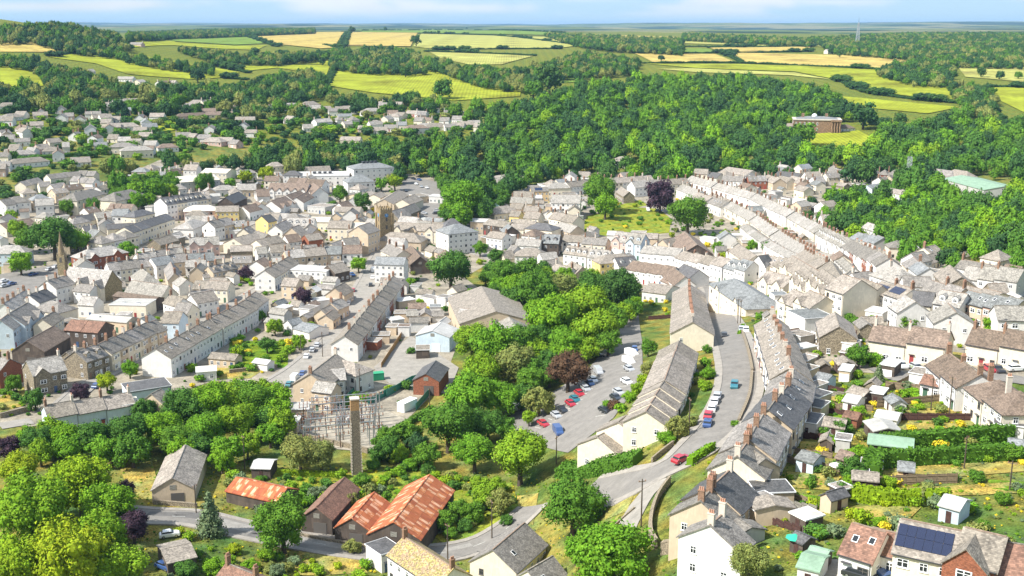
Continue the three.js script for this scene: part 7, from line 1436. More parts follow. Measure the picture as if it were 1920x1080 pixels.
    if (has('s') && flat) for (let k = -1; k < 2; k += 2) { const q = part('skylight', skyGeo, M.frame, root); q.position.set(k * lx * .4, e + .22, dz * .3); q.scale.set(1.6, 2, 1); const gl = part('pane', skyGeo, M.glass, q); gl.position.y = .06; gl.scale.set(.9, .5, .85); }
    if (has('p')) { const big = s > 11, nx = big ? 6 : 5, pw = big ? 1.12 : .95, ph = big ? 1.72 : 1.4, L = Math.hypot(r - e, dz); for (let a = 0; a < nx; a++) for (let b = 0; b < 2; b++) { const q = part('solar_panel', skyGeo, M.solar, root), f = ((L - 2 * ph) / 2 + (b + .5) * ph) / L; q.position.set((a - nx / 2 + .5) * pw - lx * .12, r - (r - e) * f + .24, dz * f); q.rotation.x = sl; q.scale.set(pw - .04, .6, ph - .05); } }
    if (name === 'supermarket' || name === 'civic_offices') for (let k = 0; k < 4; k++) part('roof_plant', new Geo().box(-lx * .4 + k * lx * .2, r, -1.2, -lx * .4 + k * lx * .2 + lx * .12, r + 1.1, 1.2).build(), M.gutter, root);
    if (name && /barn$|corrugated_shed|brick_sub|rusty|hall$|warehouse|carport/.test(name)) { // big doors and openings in the near gable or front
      const g = part('doorway', new Geo().box(-1.5, 0, 0, 1.5, Math.min(3, eave * .75), .08).build(), name === 'corrugated_shed' ? M.white : M.darkframe, root), sx = (ux * -px + uz * -pz) > 0 ? 1 : -1; g.position.set(sx * lx, 0, dz * .2); g.rotation.y = sx * Math.PI / 2;
      const w2 = part('loft_opening', new Geo().box(-.7, eave, 0, .7, eave + 1.1, .07).build(), M.woodGrey, root); w2.position.set(sx * lx, 0, 0); w2.rotation.y = sx * Math.PI / 2;
    }
    const kind = name ? name.replace(/_/g, ' ').replace('rusty roofed ', '').replace('blue and white ', '') : n > 1 ? 'terraced house' : (hip ? 'hipped ' : flat ? 'flat topped ' : 'gabled ') + type.replace('_', ' '), cat = name ? (/barn/.test(name) ? 'barn' : /shed/.test(name) ? 'shed' : /garage|carport/.test(name) ? 'garage' : /extension|wing/.test(name) ? 'extension' : 'building') : 'house';
    reg(root, `${WN[wk]} ${kind}, ${RN[rk]} roof`, cat, n > 1 ? 'terraced houses of the town' : cat === 'house' ? 'houses of the town' : undefined);
  }
}
for (const row of BLOCKS) building(row);

// ---------- trees ----------
function crownGeo(seed, nl, cards, cs, det, sy = .9, conifer = false) {
  const R = mulberry(seed), sph = () => { const z = R() * 2 - 1, a = R() * 6.2832, q = Math.sqrt(1 - z * z); return [q * Math.cos(a), z, q * Math.sin(a)]; }, lobes = [[0, 0, 0, .62]], P = [], C = [];
  if (conifer) { lobes.length = 0; for (let k = 0; k < nl; k++) { const t = (k + .3) / nl, a = k * 2.4, rr = (1 - t) * .55; lobes.push([Math.cos(a) * rr, t * 2.6 - 1.0, Math.sin(a) * rr, .16 + (1 - t) * .34]); } }
  else for (let k = 0; k < nl; k++) { const d = sph(), f = .5 + R() * .3; if (d[1] < -.55) d[1] *= -.6; lobes.push([d[0] * f, d[1] * f * sy, d[2] * f, (.17 + R() * .2) * (nl > 25 ? .9 : 1.15)]); }
  const push = (a, b, c, s) => { P.push(...a, ...b, ...c); for (let q = 0; q < 3; q++) C.push(s[0], s[1], s[2]); };
  const tone = () => { const l = .72 + R() * .56, h = (R() - .5) * .22; return [l * (1 + h), l, l * (1 - h * .5)]; };
  const tot = lobes.reduce((s, l) => s + l[3] * l[3], 0);
  for (const [lx, ly, lz, lr] of lobes) {
    const ico = new THREE.IcosahedronGeometry(lr * .72, det), p = ico.attributes.position, v = (i) => { const x = p.getX(i), y = p.getY(i), z = p.getZ(i), k = .86 + .28 * hash3(Math.round(x * 900), Math.round(y * 900), Math.round(z * 900)); return [lx + x * k, ly + y * k, lz + z * k]; };
    for (let i = 0; i < p.count; i += 3) push(v(i), v(i + 1), v(i + 2), tone());
    const lt = .86 + R() * .28, m = Math.round(cards * lr * lr / tot);
    for (let i = 0; i < m; i++) {
      const d = sph(), rr = lr * (.7 + R() * .5), c = [lx + d[0] * rr, ly + d[1] * rr, lz + d[2] * rr];
      if (lobes.some((o) => o[0] !== lx && Math.hypot(c[0] - o[0], c[1] - o[1], c[2] - o[2]) < o[3] * .8)) continue;
      const e = sph(), nrm = new THREE.Vector3(d[0] + e[0] * .7, d[1] + e[1] * .7 + .25, d[2] + e[2] * .7).normalize(), t = new THREE.Vector3(e[1], e[2], e[0]).cross(nrm).normalize(), b = nrm.clone().cross(t), s = cs * (.65 + R() * .7), at = (u, w, h) => [c[0] + t.x * u * s + b.x * w * s + nrm.x * h * s, c[1] + t.y * u * s + b.y * w * s + nrm.y * h * s, c[2] + t.z * u * s + b.z * w * s + nrm.z * h * s], q = tone().map((x) => x * lt);
      const A = at(-.6, 0, -.12), B = at(0, -.42, .1), Cc = at(.65, .05, -.15), D = at(0, .45, .1); push(A, B, D, q); push(B, Cc, D, q);
    }
  }
  const g = new THREE.BufferGeometry(); g.setAttribute('position', new THREE.Float32BufferAttribute(P, 3)); g.setAttribute('color', new THREE.Float32BufferAttribute(C, 3)); g.computeVertexNormals(); return g;
}
function trunkGeo(seed, c) { const R = mulberry(seed), gs = [new THREE.CylinderGeometry(.05, .10, c + .1, 7).translate(0, (c + .1) / 2 - .08, 0)]; for (let k = 0; k < 5; k++) { const a = k * 1.3 + R(), l = .55 + R() * .3, g = new THREE.CylinderGeometry(.015, .04, l, 5).translate(0, l / 2, 0); g.rotateZ(.6 + R() * .35); g.rotateY(a); g.translate(0, c * .55 + R() * .2, 0); gs.push(g); } return mergeGeometries(gs); }
const protos = { hi: [1, 2, 3, 4].map((k) => [crownGeo(k * 31, 52, 9000, .066, 0, [.9, 1.15, .85, 1][k - 1]), trunkGeo(k, 1.05)]), mid: [5, 6, 7, 8].map((k) => [crownGeo(k * 31, 30, 3000, .10, 0, [.9, 1.2, .8, 1][k - 5]), trunkGeo(k, 1.05)]), lo: [9, 10, 11].map((k) => [crownGeo(k * 31, 18, 760, .17, 0), trunkGeo(k, 1.05)]) };
const coniferGeo = crownGeo(77, 26, 2600, .11, 0, 1, true), coniferTrunk = trunkGeo(6, 1.1);
const tr = mulberry(99);
function tree(x, z, r, k, lod, bush = false) {
  const pr = protos[lod], [cg, tg] = pr[Math.floor(tr() * pr.length)], o = new THREE.Group(); o.name = bush ? 'shrub' : 'tree';
  const c = part('crown', cg, leafMat[k][Math.floor(tr() * leafMat[k].length)], o), sy = bush ? .82 : .88 + tr() * .28; c.position.y = bush ? r * .62 : r * 1.06; c.scale.set(r, r * sy, r * (.92 + tr() * .16)); c.rotation.y = tr() * 6.28;
  const t = part(bush ? 'stem' : 'trunk', tg, M.trunk, o); t.scale.set(r, r * (bush ? .6 : 1), r);
  o.position.set(x, ground(x, z), z); reg(o, `${r > 7 ? 'large ' : r < 2.2 ? 'small ' : ''}${LEAFN[k]} ${bush ? 'shrub' : 'leafy tree'}`, bush ? 'shrub' : 'tree', bush ? 'garden shrubs' : 'trees of the town and valley'); return o;
}
for (const [x, z, r, k, px] of TREES) tree(x, z, r, k, px > 33 ? 'hi' : px > 15 ? 'mid' : 'lo', r < 2.6);
for (const [x, z, r, h] of CONIFERS) { const o = new THREE.Group(); o.name = 'conifer'; const c = part('crown', coniferGeo, leafMat.b[0], o); c.scale.set(r, h / 2.9, r); c.position.y = h * .4; const t = part('trunk', coniferTrunk, M.trunk, o); t.scale.set(r, h * .6, r); o.position.set(x, ground(x, z), z); reg(o, 'pointed blue green conifer', 'tree'); }
for (const [x, z, r] of LONE) tree(x, z, r, tr() < .7 ? 'd' : 'm', 'lo');
const inPoly = (P, x, z) => { let c = false; for (let i = 0, j = P.length - 1; i < P.length; j = i++) if ((P[i][1] > z) !== (P[j][1] > z) && x < (P[j][0] - P[i][0]) * (z - P[i][1]) / (P[j][1] - P[i][1]) + P[i][0]) c = !c; return c; };
function scatter(P, sp, seed, fn) { const R = mulberry(seed), xs = P.map((p) => p[0]), zs = P.map((p) => p[1]); for (let x = Math.min(...xs); x < Math.max(...xs); x += sp) for (let z = Math.min(...zs); z < Math.max(...zs); z += sp) { const a = x + (R() - .5) * sp * .9, b = z + (R() - .5) * sp * .9; if (inPoly(P, a, b)) fn(a, b, R); } }
{ let s = 5; for (const [P, sp, kinds] of THICKETS) scatter(P, sp, s++, (x, z, R) => { if (TREES.some((t) => Math.hypot(t[0] - x, t[1] - z) < t[2] * .9)) return; tree(x, z, sp * (.48 + R() * .2), kinds[Math.floor(R() * kinds.length)], 'mid'); }); }
const rects = BLOCKS.map(([x, z, rot, len, dep]) => [x, z, Math.cos(rot), -Math.sin(rot), len / 2, dep / 2]), lotPolys = LOTS.map((l) => l[1]);
const roadPts = ROADS.flatMap(([, w, pv, k]) => roadLines[k].map(([x, z]) => [x, z, w / 2 + pv + .6]));
const isFree = (x, z, r) => !rects.some(([bx, bz, c, s, a, b]) => { const dx = x - bx, dz = z - bz, u = dx * c + dz * s, v = -dx * s + dz * c; return Math.abs(u) < a + r && Math.abs(v) < b + r; }) && !lotPolys.some((p) => inPoly(p, x, z)) && !roadPts.some(([px, pz, w]) => Math.abs(px - x) < w + r && Math.abs(pz - z) < w + r);
{ // woods and hedgerow belts seen as one mass
  const gs = [21, 22, 23].map((k) => crownGeo(k * 31, 24, 1000, .14, 0)), one = RGB(1, 1, 1); let s = 40;
  const wm = new THREE.MeshPhysicalMaterial({ color: one, vertexColors: true, roughness: .85, specularIntensity: .2, side: THREE.DoubleSide });
  for (const [name, P, sp, kinds, holes] of WOODS) {
    const L = [[], [], []]; scatter(P, sp, s++, (x, z, R) => { if (holes.some((h) => inPoly(h, x, z)) || !isFree(x, z, 4)) return; const r = sp * (.32 + R() * .36), k = kinds[Math.floor(R() * kinds.length)], c = LEAF[k][Math.floor(R() * LEAF[k].length)]; L[Math.floor(R() * 3)].push([x, z, r, c, R()]); });
    const root = new THREE.Group(); root.name = numbered(name); root.userData = { kind: 'stuff', label: WOODN[name] ?? 'belt of trees along the far slopes', category: 'woodland' };
    L.forEach((l, q) => { if (!l.length) return; const im = new THREE.InstancedMesh(gs[q], wm, l.length), m = new THREE.Matrix4(), e = new THREE.Quaternion(), up = new THREE.Vector3(0, 1, 0); im.name = 'canopy'; im.castShadow = im.receiveShadow = true; im.userData.kind = 'stuff';
      l.forEach(([x, z, r, c, t], i) => { m.compose(new THREE.Vector3(x, ground(x, z) + r * (.85 + .45 * t), z), e.setFromAxisAngle(up, t * 6.28), new THREE.Vector3(r, r * (.9 + t * .7), r)); im.setMatrixAt(i, m); im.setColorAt(i, RGB(...c.map((v) => v * (.85 + .3 * t)))); }); root.add(im); });
    scene.add(root);
  }
  // hedges: far ones as strings of bushes, near ones clipped
  const hg = gs[0], fl = []; for (const h of FARHEDGES) for (const [x, z] of smoothLine(h, 7)) { const t = hash3(Math.round(x), Math.round(z), 3); fl.push([x, z, 1.7 + t * 1.5 + (t > .92 ? 3 : 0), t]); }
  const im = new THREE.InstancedMesh(hg, wm, fl.length), m = new THREE.Matrix4(), q = new THREE.Quaternion(); fl.forEach(([x, z, r, t], i) => { m.compose(new THREE.Vector3(x, ground(x, z) + r * .5, z), q.setFromAxisAngle(new THREE.Vector3(0, 1, 0), t * 6), new THREE.Vector3(r * 2.2, r, r * 2.2)); im.setMatrixAt(i, m); im.setColorAt(i, RGB(...LEAF.d[i % 3].map((v) => v * .9))); }); im.name = 'field_hedgerows'; im.userData = { kind: 'stuff', label: 'dark hedgerows dividing the far fields', category: 'hedgerow' }; scene.add(im);
}
// garden planting, scrub and self-sown bushes in the gaps between buildings and roads
{ const g = crownGeo(991, 10, 420, .2, 0), wm = new THREE.MeshPhysicalMaterial({ vertexColors: true, roughness: .85, specularIntensity: .25, side: THREE.DoubleSide }); let s = 300;
  for (const [name, P, sp, prob, r0, r1, kinds, label] of PLANTING) { const l = []; scatter(P, sp, s++, (x, z, R) => { const keep = R() < prob, r = mix(r0, r1, R() ** 1.6), k = kinds[Math.floor(R() * kinds.length)], c = k === 'Y' ? [.62, .50, .03] : LEAF[k][Math.floor(R() * LEAF[k].length)], t = R(); if (keep && isFree(x, z, r * .55)) l.push([x, z, r, c, t]); });
    const im = new THREE.InstancedMesh(g, wm, l.length), m = new THREE.Matrix4(), q = new THREE.Quaternion(), up = new THREE.Vector3(0, 1, 0); l.forEach(([x, z, r, c, t], i) => { m.compose(new THREE.Vector3(x, ground(x, z) + r * .45, z), q.setFromAxisAngle(up, t * 6.28), new THREE.Vector3(r * (.9 + t * .3), r * (.7 + .5 * ((t * 7) % 1)), r)); im.setMatrixAt(i, m); im.setColorAt(i, RGB(...c.map((v) => v * (.85 + .3 * t)))); }); im.name = numbered(name); im.castShadow = im.receiveShadow = true; im.userData = { kind: 'stuff', label, category: 'planting' }; scene.add(im); }
}
function hedge(line, h, w, k) {
  const L = smoothLine(line, 1.2), R = mulberry(Math.round(line[0][0] * 7)), big = h > 5 ? 2.4 : 1, P = [], C = [], o = new THREE.Mesh(), bx = L[Math.floor(L.length / 2)], by = ground(...bx);
  const core = ribbonBox(L, w * .86, h * .93, bx, by); const cp = core.attributes.position; for (let i = 0; i < cp.count; i += 3) { for (let q = 0; q < 3; q++) { P.push(cp.getX(i + q), cp.getY(i + q), cp.getZ(i + q)); C.push(.8, .8, .8); } }
  for (let i = 0; i + 1 < L.length; i++) for (let c = 0; c < 44 * (h + w) / 4 / big; c++) {
    const t = R(), side = R() * (2 * h + w), [ax, az] = L[i], [ex, ez] = L[i + 1], l = Math.hypot(ex - ax, ez - az), nx = -(ez - az) / l, nz = (ex - ax) / l, off = side < h ? -w / 2 : side < h + w ? side - h - w / 2 : w / 2, y = side < h ? side : side < h + w ? h : side - h - w, px = mix(ax, ex, t) + nx * off, pz = mix(az, ez, t) + nz * off, v = new THREE.Vector3(px - bx[0], ground(px, pz) - by + y, pz - bx[1]), a = R() * 6.28, s = .3 * big * (.6 + R() * .7), d1 = new THREE.Vector3(Math.cos(a), R() - .5, Math.sin(a)), d2 = new THREE.Vector3(R() - .5, R() * .9, R() - .5), tone = .75 + R() * .5, jl = new THREE.Vector3(R() - .5, R() - .4, R() - .5).multiplyScalar(.22 * big);
    v.add(jl); const A = v.clone().addScaledVector(d1, -s), B = v.clone().addScaledVector(d2, s), D = v.clone().addScaledVector(d1, s), E = v.clone().addScaledVector(d2, -s); P.push(...A.toArray(), ...E.toArray(), ...B.toArray(), ...E.toArray(), ...D.toArray(), ...B.toArray()); for (let q = 0; q < 6; q++) C.push(tone, tone, tone);
  }
  o.geometry = new THREE.BufferGeometry(); o.geometry.setAttribute('position', new THREE.Float32BufferAttribute(P, 3)); o.geometry.setAttribute('color', new THREE.Float32BufferAttribute(C, 3)); o.geometry.computeVertexNormals(); o.material = leafMat[k][0]; o.position.set(bx[0], by, bx[1]); o.name = 'hedge'; o.castShadow = true; reg(o, `long clipped ${LEAFN[k]} hedge`, 'hedge');
}
function ribbonBox(L, w, h, c, cy) { const g = new Geo(), a = offsetLine(L, -w / 2), b = offsetLine(L, w / 2), P = (l, i, y) => [l[i][0] - c[0], ground(...l[i]) - cy + y, l[i][1] - c[1]]; for (let i = 0; i + 1 < L.length; i++) { g.quad(P(a, i, h), P(a, i + 1, h), P(b, i + 1, h), P(b, i, h)).quad(P(a, i, -.5), P(a, i + 1, -.5), P(a, i + 1, h), P(a, i, h)).quad(P(b, i + 1, -.5), P(b, i, -.5), P(b, i, h), P(b, i + 1, h)); } const e = L.length - 1; g.quad(P(b, 0, -.5), P(a, 0, -.5), P(a, 0, h), P(b, 0, h)).quad(P(a, e, -.5), P(b, e, -.5), P(b, e, h), P(a, e, h)); return g.build(); }
for (const [l, h, w, k] of HEDGES) hedge(l, h, w, k);

// ---------- walls, fences, poles ----------
for (const [l, h] of WALLS) { const L = smoothLine(l, 2), c = L[Math.floor(L.length / 2)], o = new THREE.Group(); o.name = 'stone_wall'; o.position.set(c[0], ground(...c), c[1]); part('masonry', ribbonBox(L, .5, h, c, ground(...c)), M.stone, o); part('coping', ribbonBox(L, .62, h + .09, c, ground(...c)).translate(0, .0, 0), M.stone, o).scale.y = 1; o.children[1].geometry = copingOf(L, h, c); reg(o, 'low rubble stone boundary wall', 'wall'); }
function copingOf(L, h, c) { const g = new Geo(), a = offsetLine(L, -.31), b = offsetLine(L, .31), cy = ground(...c), P = (l, i, y) => [l[i][0] - c[0], ground(...l[i]) - cy + y, l[i][1] - c[1]]; for (let i = 0; i + 1 < L.length; i++) g.quad(P(a, i, h + .1), P(a, i + 1, h + .1), P(b, i + 1, h + .1), P(b, i, h + .1)).quad(P(a, i, h), P(a, i + 1, h), P(a, i + 1, h + .1), P(a, i, h + .1)).quad(P(b, i + 1, h), P(b, i, h), P(b, i, h + .1), P(b, i + 1, h + .1)); return g.build(); }
const FM = { timber: M.wood, dark: M.woodDark, orange: M.woodOrange, grey: M.woodGrey, green: M.greenMesh }, FN = { timber: 'weathered timber panel fence', dark: 'dark brown boarded fence', orange: 'orange stained timber fence', grey: 'silver grey boarded fence', green: 'green steel palisade fence' };
const boardGeo = new Geo().box(-.5, 0, -.025, .5, 1, .025).build(), railGeo = new Geo().box(-.5, 0, -.04, .5, 1, .04).build(), postGeo = new Geo().box(-.055, -.6, -.055, .055, 1, .055).build();
for (const [l, h, k] of FENCES) { if (h < .5) continue; const L = smoothLine(l, 1.85), c = L[Math.floor(L.length / 2)], y0 = ground(...c), o = new THREE.Group(); o.name = 'fence'; o.position.set(c[0], y0, c[1]);
  L.forEach(([x, z], i) => { const p = part('post', postGeo, FM[k], o); p.position.set(x - c[0], ground(x, z) - y0, z - c[1]); p.scale.y = h + .12;
    if (i + 1 === L.length) return; const [ex, ez] = L[i + 1], len = Math.hypot(ex - x, ez - z), b = part('panel', boardGeo, FM[k], o); b.position.set((x + ex) / 2 - c[0], (ground(x, z) + ground(ex, ez)) / 2 - y0 + .05, (z + ez) / 2 - c[1]); b.rotation.y = -Math.atan2(ez - z, ex - x); b.scale.set(len - .13, h * (.97 + .04 * hash3(i, 2, 1)), 1);
    const r = part('rail', railGeo, FM[k], b); r.scale.set(1, .06, 1.4); r.position.set(0, .25, .03); const r2 = part('rail', railGeo, FM[k], b); r2.scale.set(1, .06, 1.4); r2.position.set(0, .78, .03); });
  reg(o, FN[k], 'fence'); }
for (const [x, z, h, lamp] of POLES) { const o = new THREE.Group(); o.name = 'utility_pole'; o.position.set(x, ground(x, z), z); part('pole', new THREE.CylinderGeometry(.10, .15, h + .8, 8).translate(0, h / 2 - .4, 0), M.trunk, o); const a = part('cross_arm', new Geo().box(-.7, h - .5, -.06, .7, h - .38, .06).build(), M.wood, o); a.rotation.y = x; for (const q of [-.6, 0, .6]) part('insulator', new THREE.CylinderGeometry(.05, .06, .22, 6).translate(q, h - .27, 0), M.porcelain, a); const st = part('step_irons', new Geo().box(-.25, h * .5, -.02, .25, h * .5 + .03, .02).box(-.25, h * .6, -.02, .25, h * .6 + .03, .02).build(), M.steel, o); reg(o, 'brown wooden utility pole', 'pole', 'utility poles'); }

// ---------- cars ----------
const carBody = (() => { const side = (pts, w, bev) => { const s = new THREE.Shape(pts.map((p) => new THREE.Vector2(...p))); const g = new THREE.ExtrudeGeometry(s, { depth: w - bev * 2, bevelEnabled: true, bevelSize: bev, bevelThickness: bev, bevelSegments: 2, curveSegments: 4 }); g.translate(0, 0, -w / 2 + bev); return g; };
  const mk = (lower, cabin, roofp, w, cw) => ({ body: mergeGeometries([side(lower, w, .09), side(roofp, cw, .05)]), glass: side(cabin, cw + .03, .05) });
  return { car: mk([[-2.05, .32], [-2.1, .7], [-1.95, .88], [-.95, .95], [1.1, .95], [1.9, .84], [2.08, .62], [2.02, .32]], [[-1.75, .9], [-1.35, 1.36], [.15, 1.40], [1.05, .92]], [[-1.42, 1.34], [-1.3, 1.42], [.1, 1.46], [.3, 1.36]], 1.74, 1.46), van: mk([[-2.3, .35], [-2.35, 1.8], [-2.2, 1.95], [.9, 1.95], [1.5, 1.15], [2.2, 1.0], [2.35, .7], [2.3, .35]], [[.2, 1.15], [.2, 1.75], [.98, 1.75], [1.48, 1.16]], [[-2.1, 1.88], [-2.0, 2.0], [.6, 2.0], [.8, 1.88]], 1.86, 1.80) }; })();
const wheelGeo = new THREE.CylinderGeometry(.32, .32, .22, 14).rotateX(Math.PI / 2), rimGeo = new THREE.CylinderGeometry(.2, .2, .24, 10).rotateX(Math.PI / 2), lampGeo = new THREE.SphereGeometry(.12, 8, 6).scale(.6, .7, 1.3);
const CC = { white: [.78, .78, .77], silver: [.42, .43, .44], black: [.03, .032, .036], red: [.42, .03, .045], blue: [.04, .09, .24], teal: [.03, .17, .21] }, carMat = {}; for (const k in CC) carMat[k] = new THREE.MeshPhysicalMaterial({ color: RGB(...CC[k]), roughness: .35, clearcoat: .8, clearcoatRoughness: .08 });
const lampMat = mat([.8, .8, .76], { roughness: .2 }), tailMat = mat([.5, .02, .02], { roughness: .3 });
for (const [x, z, a, c, k] of CARS) { const o = new THREE.Group(); o.name = k === 'van' ? 'parked_van' : 'car'; o.position.set(x, ground(x, z) + .24, z); o.rotation.y = a; const b = carBody[k]; part('body', b.body, carMat[c], o); part('window_glass', b.glass, M.glass, o); for (const sx of [-1.3, 1.3]) for (const sz of [-.78, .78]) { const w = part('wheel', wheelGeo, M.tyre, o); w.position.set(sx, .32, sz); part('rim', rimGeo, M.rim, w); } const fx = k === 'van' ? 2.28 : 2.02; for (const sz of [-.6, .6]) { part('headlight', lampGeo, lampMat, o).position.set(fx, .7, sz); part('tail_light', lampGeo, tailMat, o).position.set(-fx - .03, .75, sz); } reg(o, `${c} ${k === 'van' ? 'van' : 'car'}`, k === 'van' ? 'van' : 'car', 'cars and vans'); }

{ const lot = LOTS[0][1], g = new Geo(); for (const [x, z, a] of CARS) if (inPoly(lot, x, z)) for (const s of [-1.25, 1.25]) { const c = Math.cos(a), n = Math.sin(a), P = (u, v) => { const px = x + c * u + n * v, pz = z - n * u + c * v; return [px, ground(px, pz) + .2, pz]; }; for (let k = 0; k < 4; k++) g.quad(P(-2.4 + k * 1.2, s + .08), P(-1.2 + k * 1.2, s + .08), P(-1.2 + k * 1.2, s - .08), P(-2.4 + k * 1.2, s - .08)); } struct('bay_markings', g.build(), M.paint); }
// ---------- landmarks ----------
{ // tall square mill chimney
  const [x, z] = AT.stack, o = new THREE.Group(), h = 19.5, g = new Geo(), t = (y) => mix(1.28, 1.02, y / h); o.name = 'mill_chimney'; o.position.set(x, ground(x, z), z); o.rotation.y = .25;
  const ring = (y0, y1) => { const g = new Geo(), a = t(y0), b = t(y1), A = [[-a, a], [a, a], [a, -a], [-a, -a]], B = [[-b, b], [b, b], [b, -b], [-b, -b]]; for (let i = 0; i < 4; i++) { const j = (i + 1) % 4; g.quad([A[i][0], y0, A[i][1]], [A[j][0], y0, A[j][1]], [B[j][0], y1, B[j][1]], [B[i][0], y1, B[i][1]]); } return g.build(); };
  part('stone_shaft', ring(-1, 16.8), mat([.40, .36, .31], { map: rep(T_stone, 3), bumpMap: rep(T_stone, 3), bumpScale: .06 }), o); part('brick_top', ring(16.8, h), mat([.60, .40, .20], { map: rep(T_brick, 3) }), o); part('cap', new Geo().box(-1.12, h, -1.12, 1.12, h + .3, 1.12).build(), M.chimneyRender, o);
  for (let k = 0; k < 4; k++) { const q = new Geo(); for (let i = 0; i < 18; i++) { const y = 14 * i / 18; q.box(t(y) - .18, y, t(y) - .18, t(y) + .06, y + .45, t(y) + .06); } part('quoins', q.build(), M.chimneyRender, o).rotation.y = k * Math.PI / 2; }
  reg(o, 'tall square rubble stone mill chimney with brick top', 'chimney');
}
{ // church tower with clock, chapel spire
  const [x, z] = AT.tower, o = new THREE.Group(), w = 3.2, h = 19; o.name = 'church_tower'; o.position.set(x, ground(x, z), z); o.rotation.y = .45; const st = mat([.60, .49, .32], { map: rep(T_stone, 5) });
  part('tower_wall', new Geo().box(-w, -1, -w, w, h, w).build(), st, o); for (const sx of [-1, 1]) for (const sz of [-1, 1]) { part('buttress', new Geo().box(-.55, -1, -.55, .55, h - 2, .55).build(), st, o).position.set(sx * w, 0, sz * w); part('pinnacle', new THREE.ConeGeometry(.5, 2.2, 4).translate(0, h + 1.9, 0), st, o).position.set(sx * (w - .3), 0, sz * (w - .3)); }
  for (let s = 0; s < 4; s++) for (let k = -2; k < 3; k++) { const m = part('merlon', new Geo().box(k * 1.25 - .4, h, w - .35, k * 1.25 + .4, h + .9, w + .02).build(), st, o); m.rotation.y = s * Math.PI / 2; }
  for (const s of [0, 1, 3]) { const c = part('clock_face', new THREE.CylinderGeometry(.95, .95, .12, 20).rotateX(Math.PI / 2).translate(0, h - 3, w + .05), mat([.08, .22, .42]), o); c.rotation.y = s * Math.PI / 2; part('clock_hands', new Geo().box(-.05, h - 3, w + .1, .05, h - 2.3, w + .14).box(0, h - 3.05, w + .1, .5, h - 2.95, w + .14).build(), M.white, c); for (const y of [4, 9, 13]) { const l = part('louvre_window', new Geo().box(-.5, y, w - .02, .5, y + 1.9, w + .05).build(), M.darkframe, o); l.rotation.y = s * Math.PI / 2; } }
  reg(o, 'tan stone church tower with blue clock faces', 'church tower');
  const [cx, cz, rot] = AT.chapel, c = new THREE.Group(), cs = mat([.50, .44, .30], { map: rep(T_stone, 5) }); c.name = 'chapel'; c.position.set(cx, ground(cx, cz), cz); c.rotation.y = rot; const L = AT.chapel[3] / 2;
  part('wall', wallPrism(-L, L, 5.5, 6, 12, false, -2), cs, c); part('roof', roofGable(-L, L, 5.5, 6, 12, .3, .3, .3), roofMat.L[2], c);
  for (const [tx, tw] of [[L * .05, 7], [L * .75, 6]]) gableBay(c, tx, 5.5, 6, 12, tw, 2.2, roofMat.S[0], wallMat.c[1], true);
  for (let k = 0; k < 4; k++) part('lancet_window', new Geo().box(-L + 1.5 + k * 1.6, 2, 5.5, -L + 2.1 + k * 1.6, 4.6, 5.56).build(), M.glass, c);
  reg(c, 'stone chapel with big pale slate roof and gabled transepts', 'chapel');
  const [sx, sz] = AT.spire, q = new THREE.Group(); q.name = 'chapel_spire'; q.position.set(sx, ground(sx, sz), sz); part('base', new Geo().box(-1.7, -1, -1.7, 1.7, 9, 1.7).build(), cs, q); part('spire', new THREE.CylinderGeometry(.08, 1.75, 11, 8).translate(0, 14.5, 0), mat([.52, .43, .30], { map: rep(T_stone, .4) }), q); part('finial', new THREE.ConeGeometry(.12, .9, 5).translate(0, 20.3, 0), M.gutter, q); for (let k = 0; k < 4; k++) { part('belfry_opening', new Geo().box(-.5, 6, 1.68, .5, 8.2, 1.75).build(), M.darkframe, q).rotation.y = k * Math.PI / 2; part('corner_pinnacle', new THREE.ConeGeometry(.3, 2, 4).translate(1.45, 10, 1.45), cs, q).rotation.y = k * Math.PI / 2; }
  reg(q, 'slender pointed stone spire rising beside pale roofed chapel', 'spire');
}
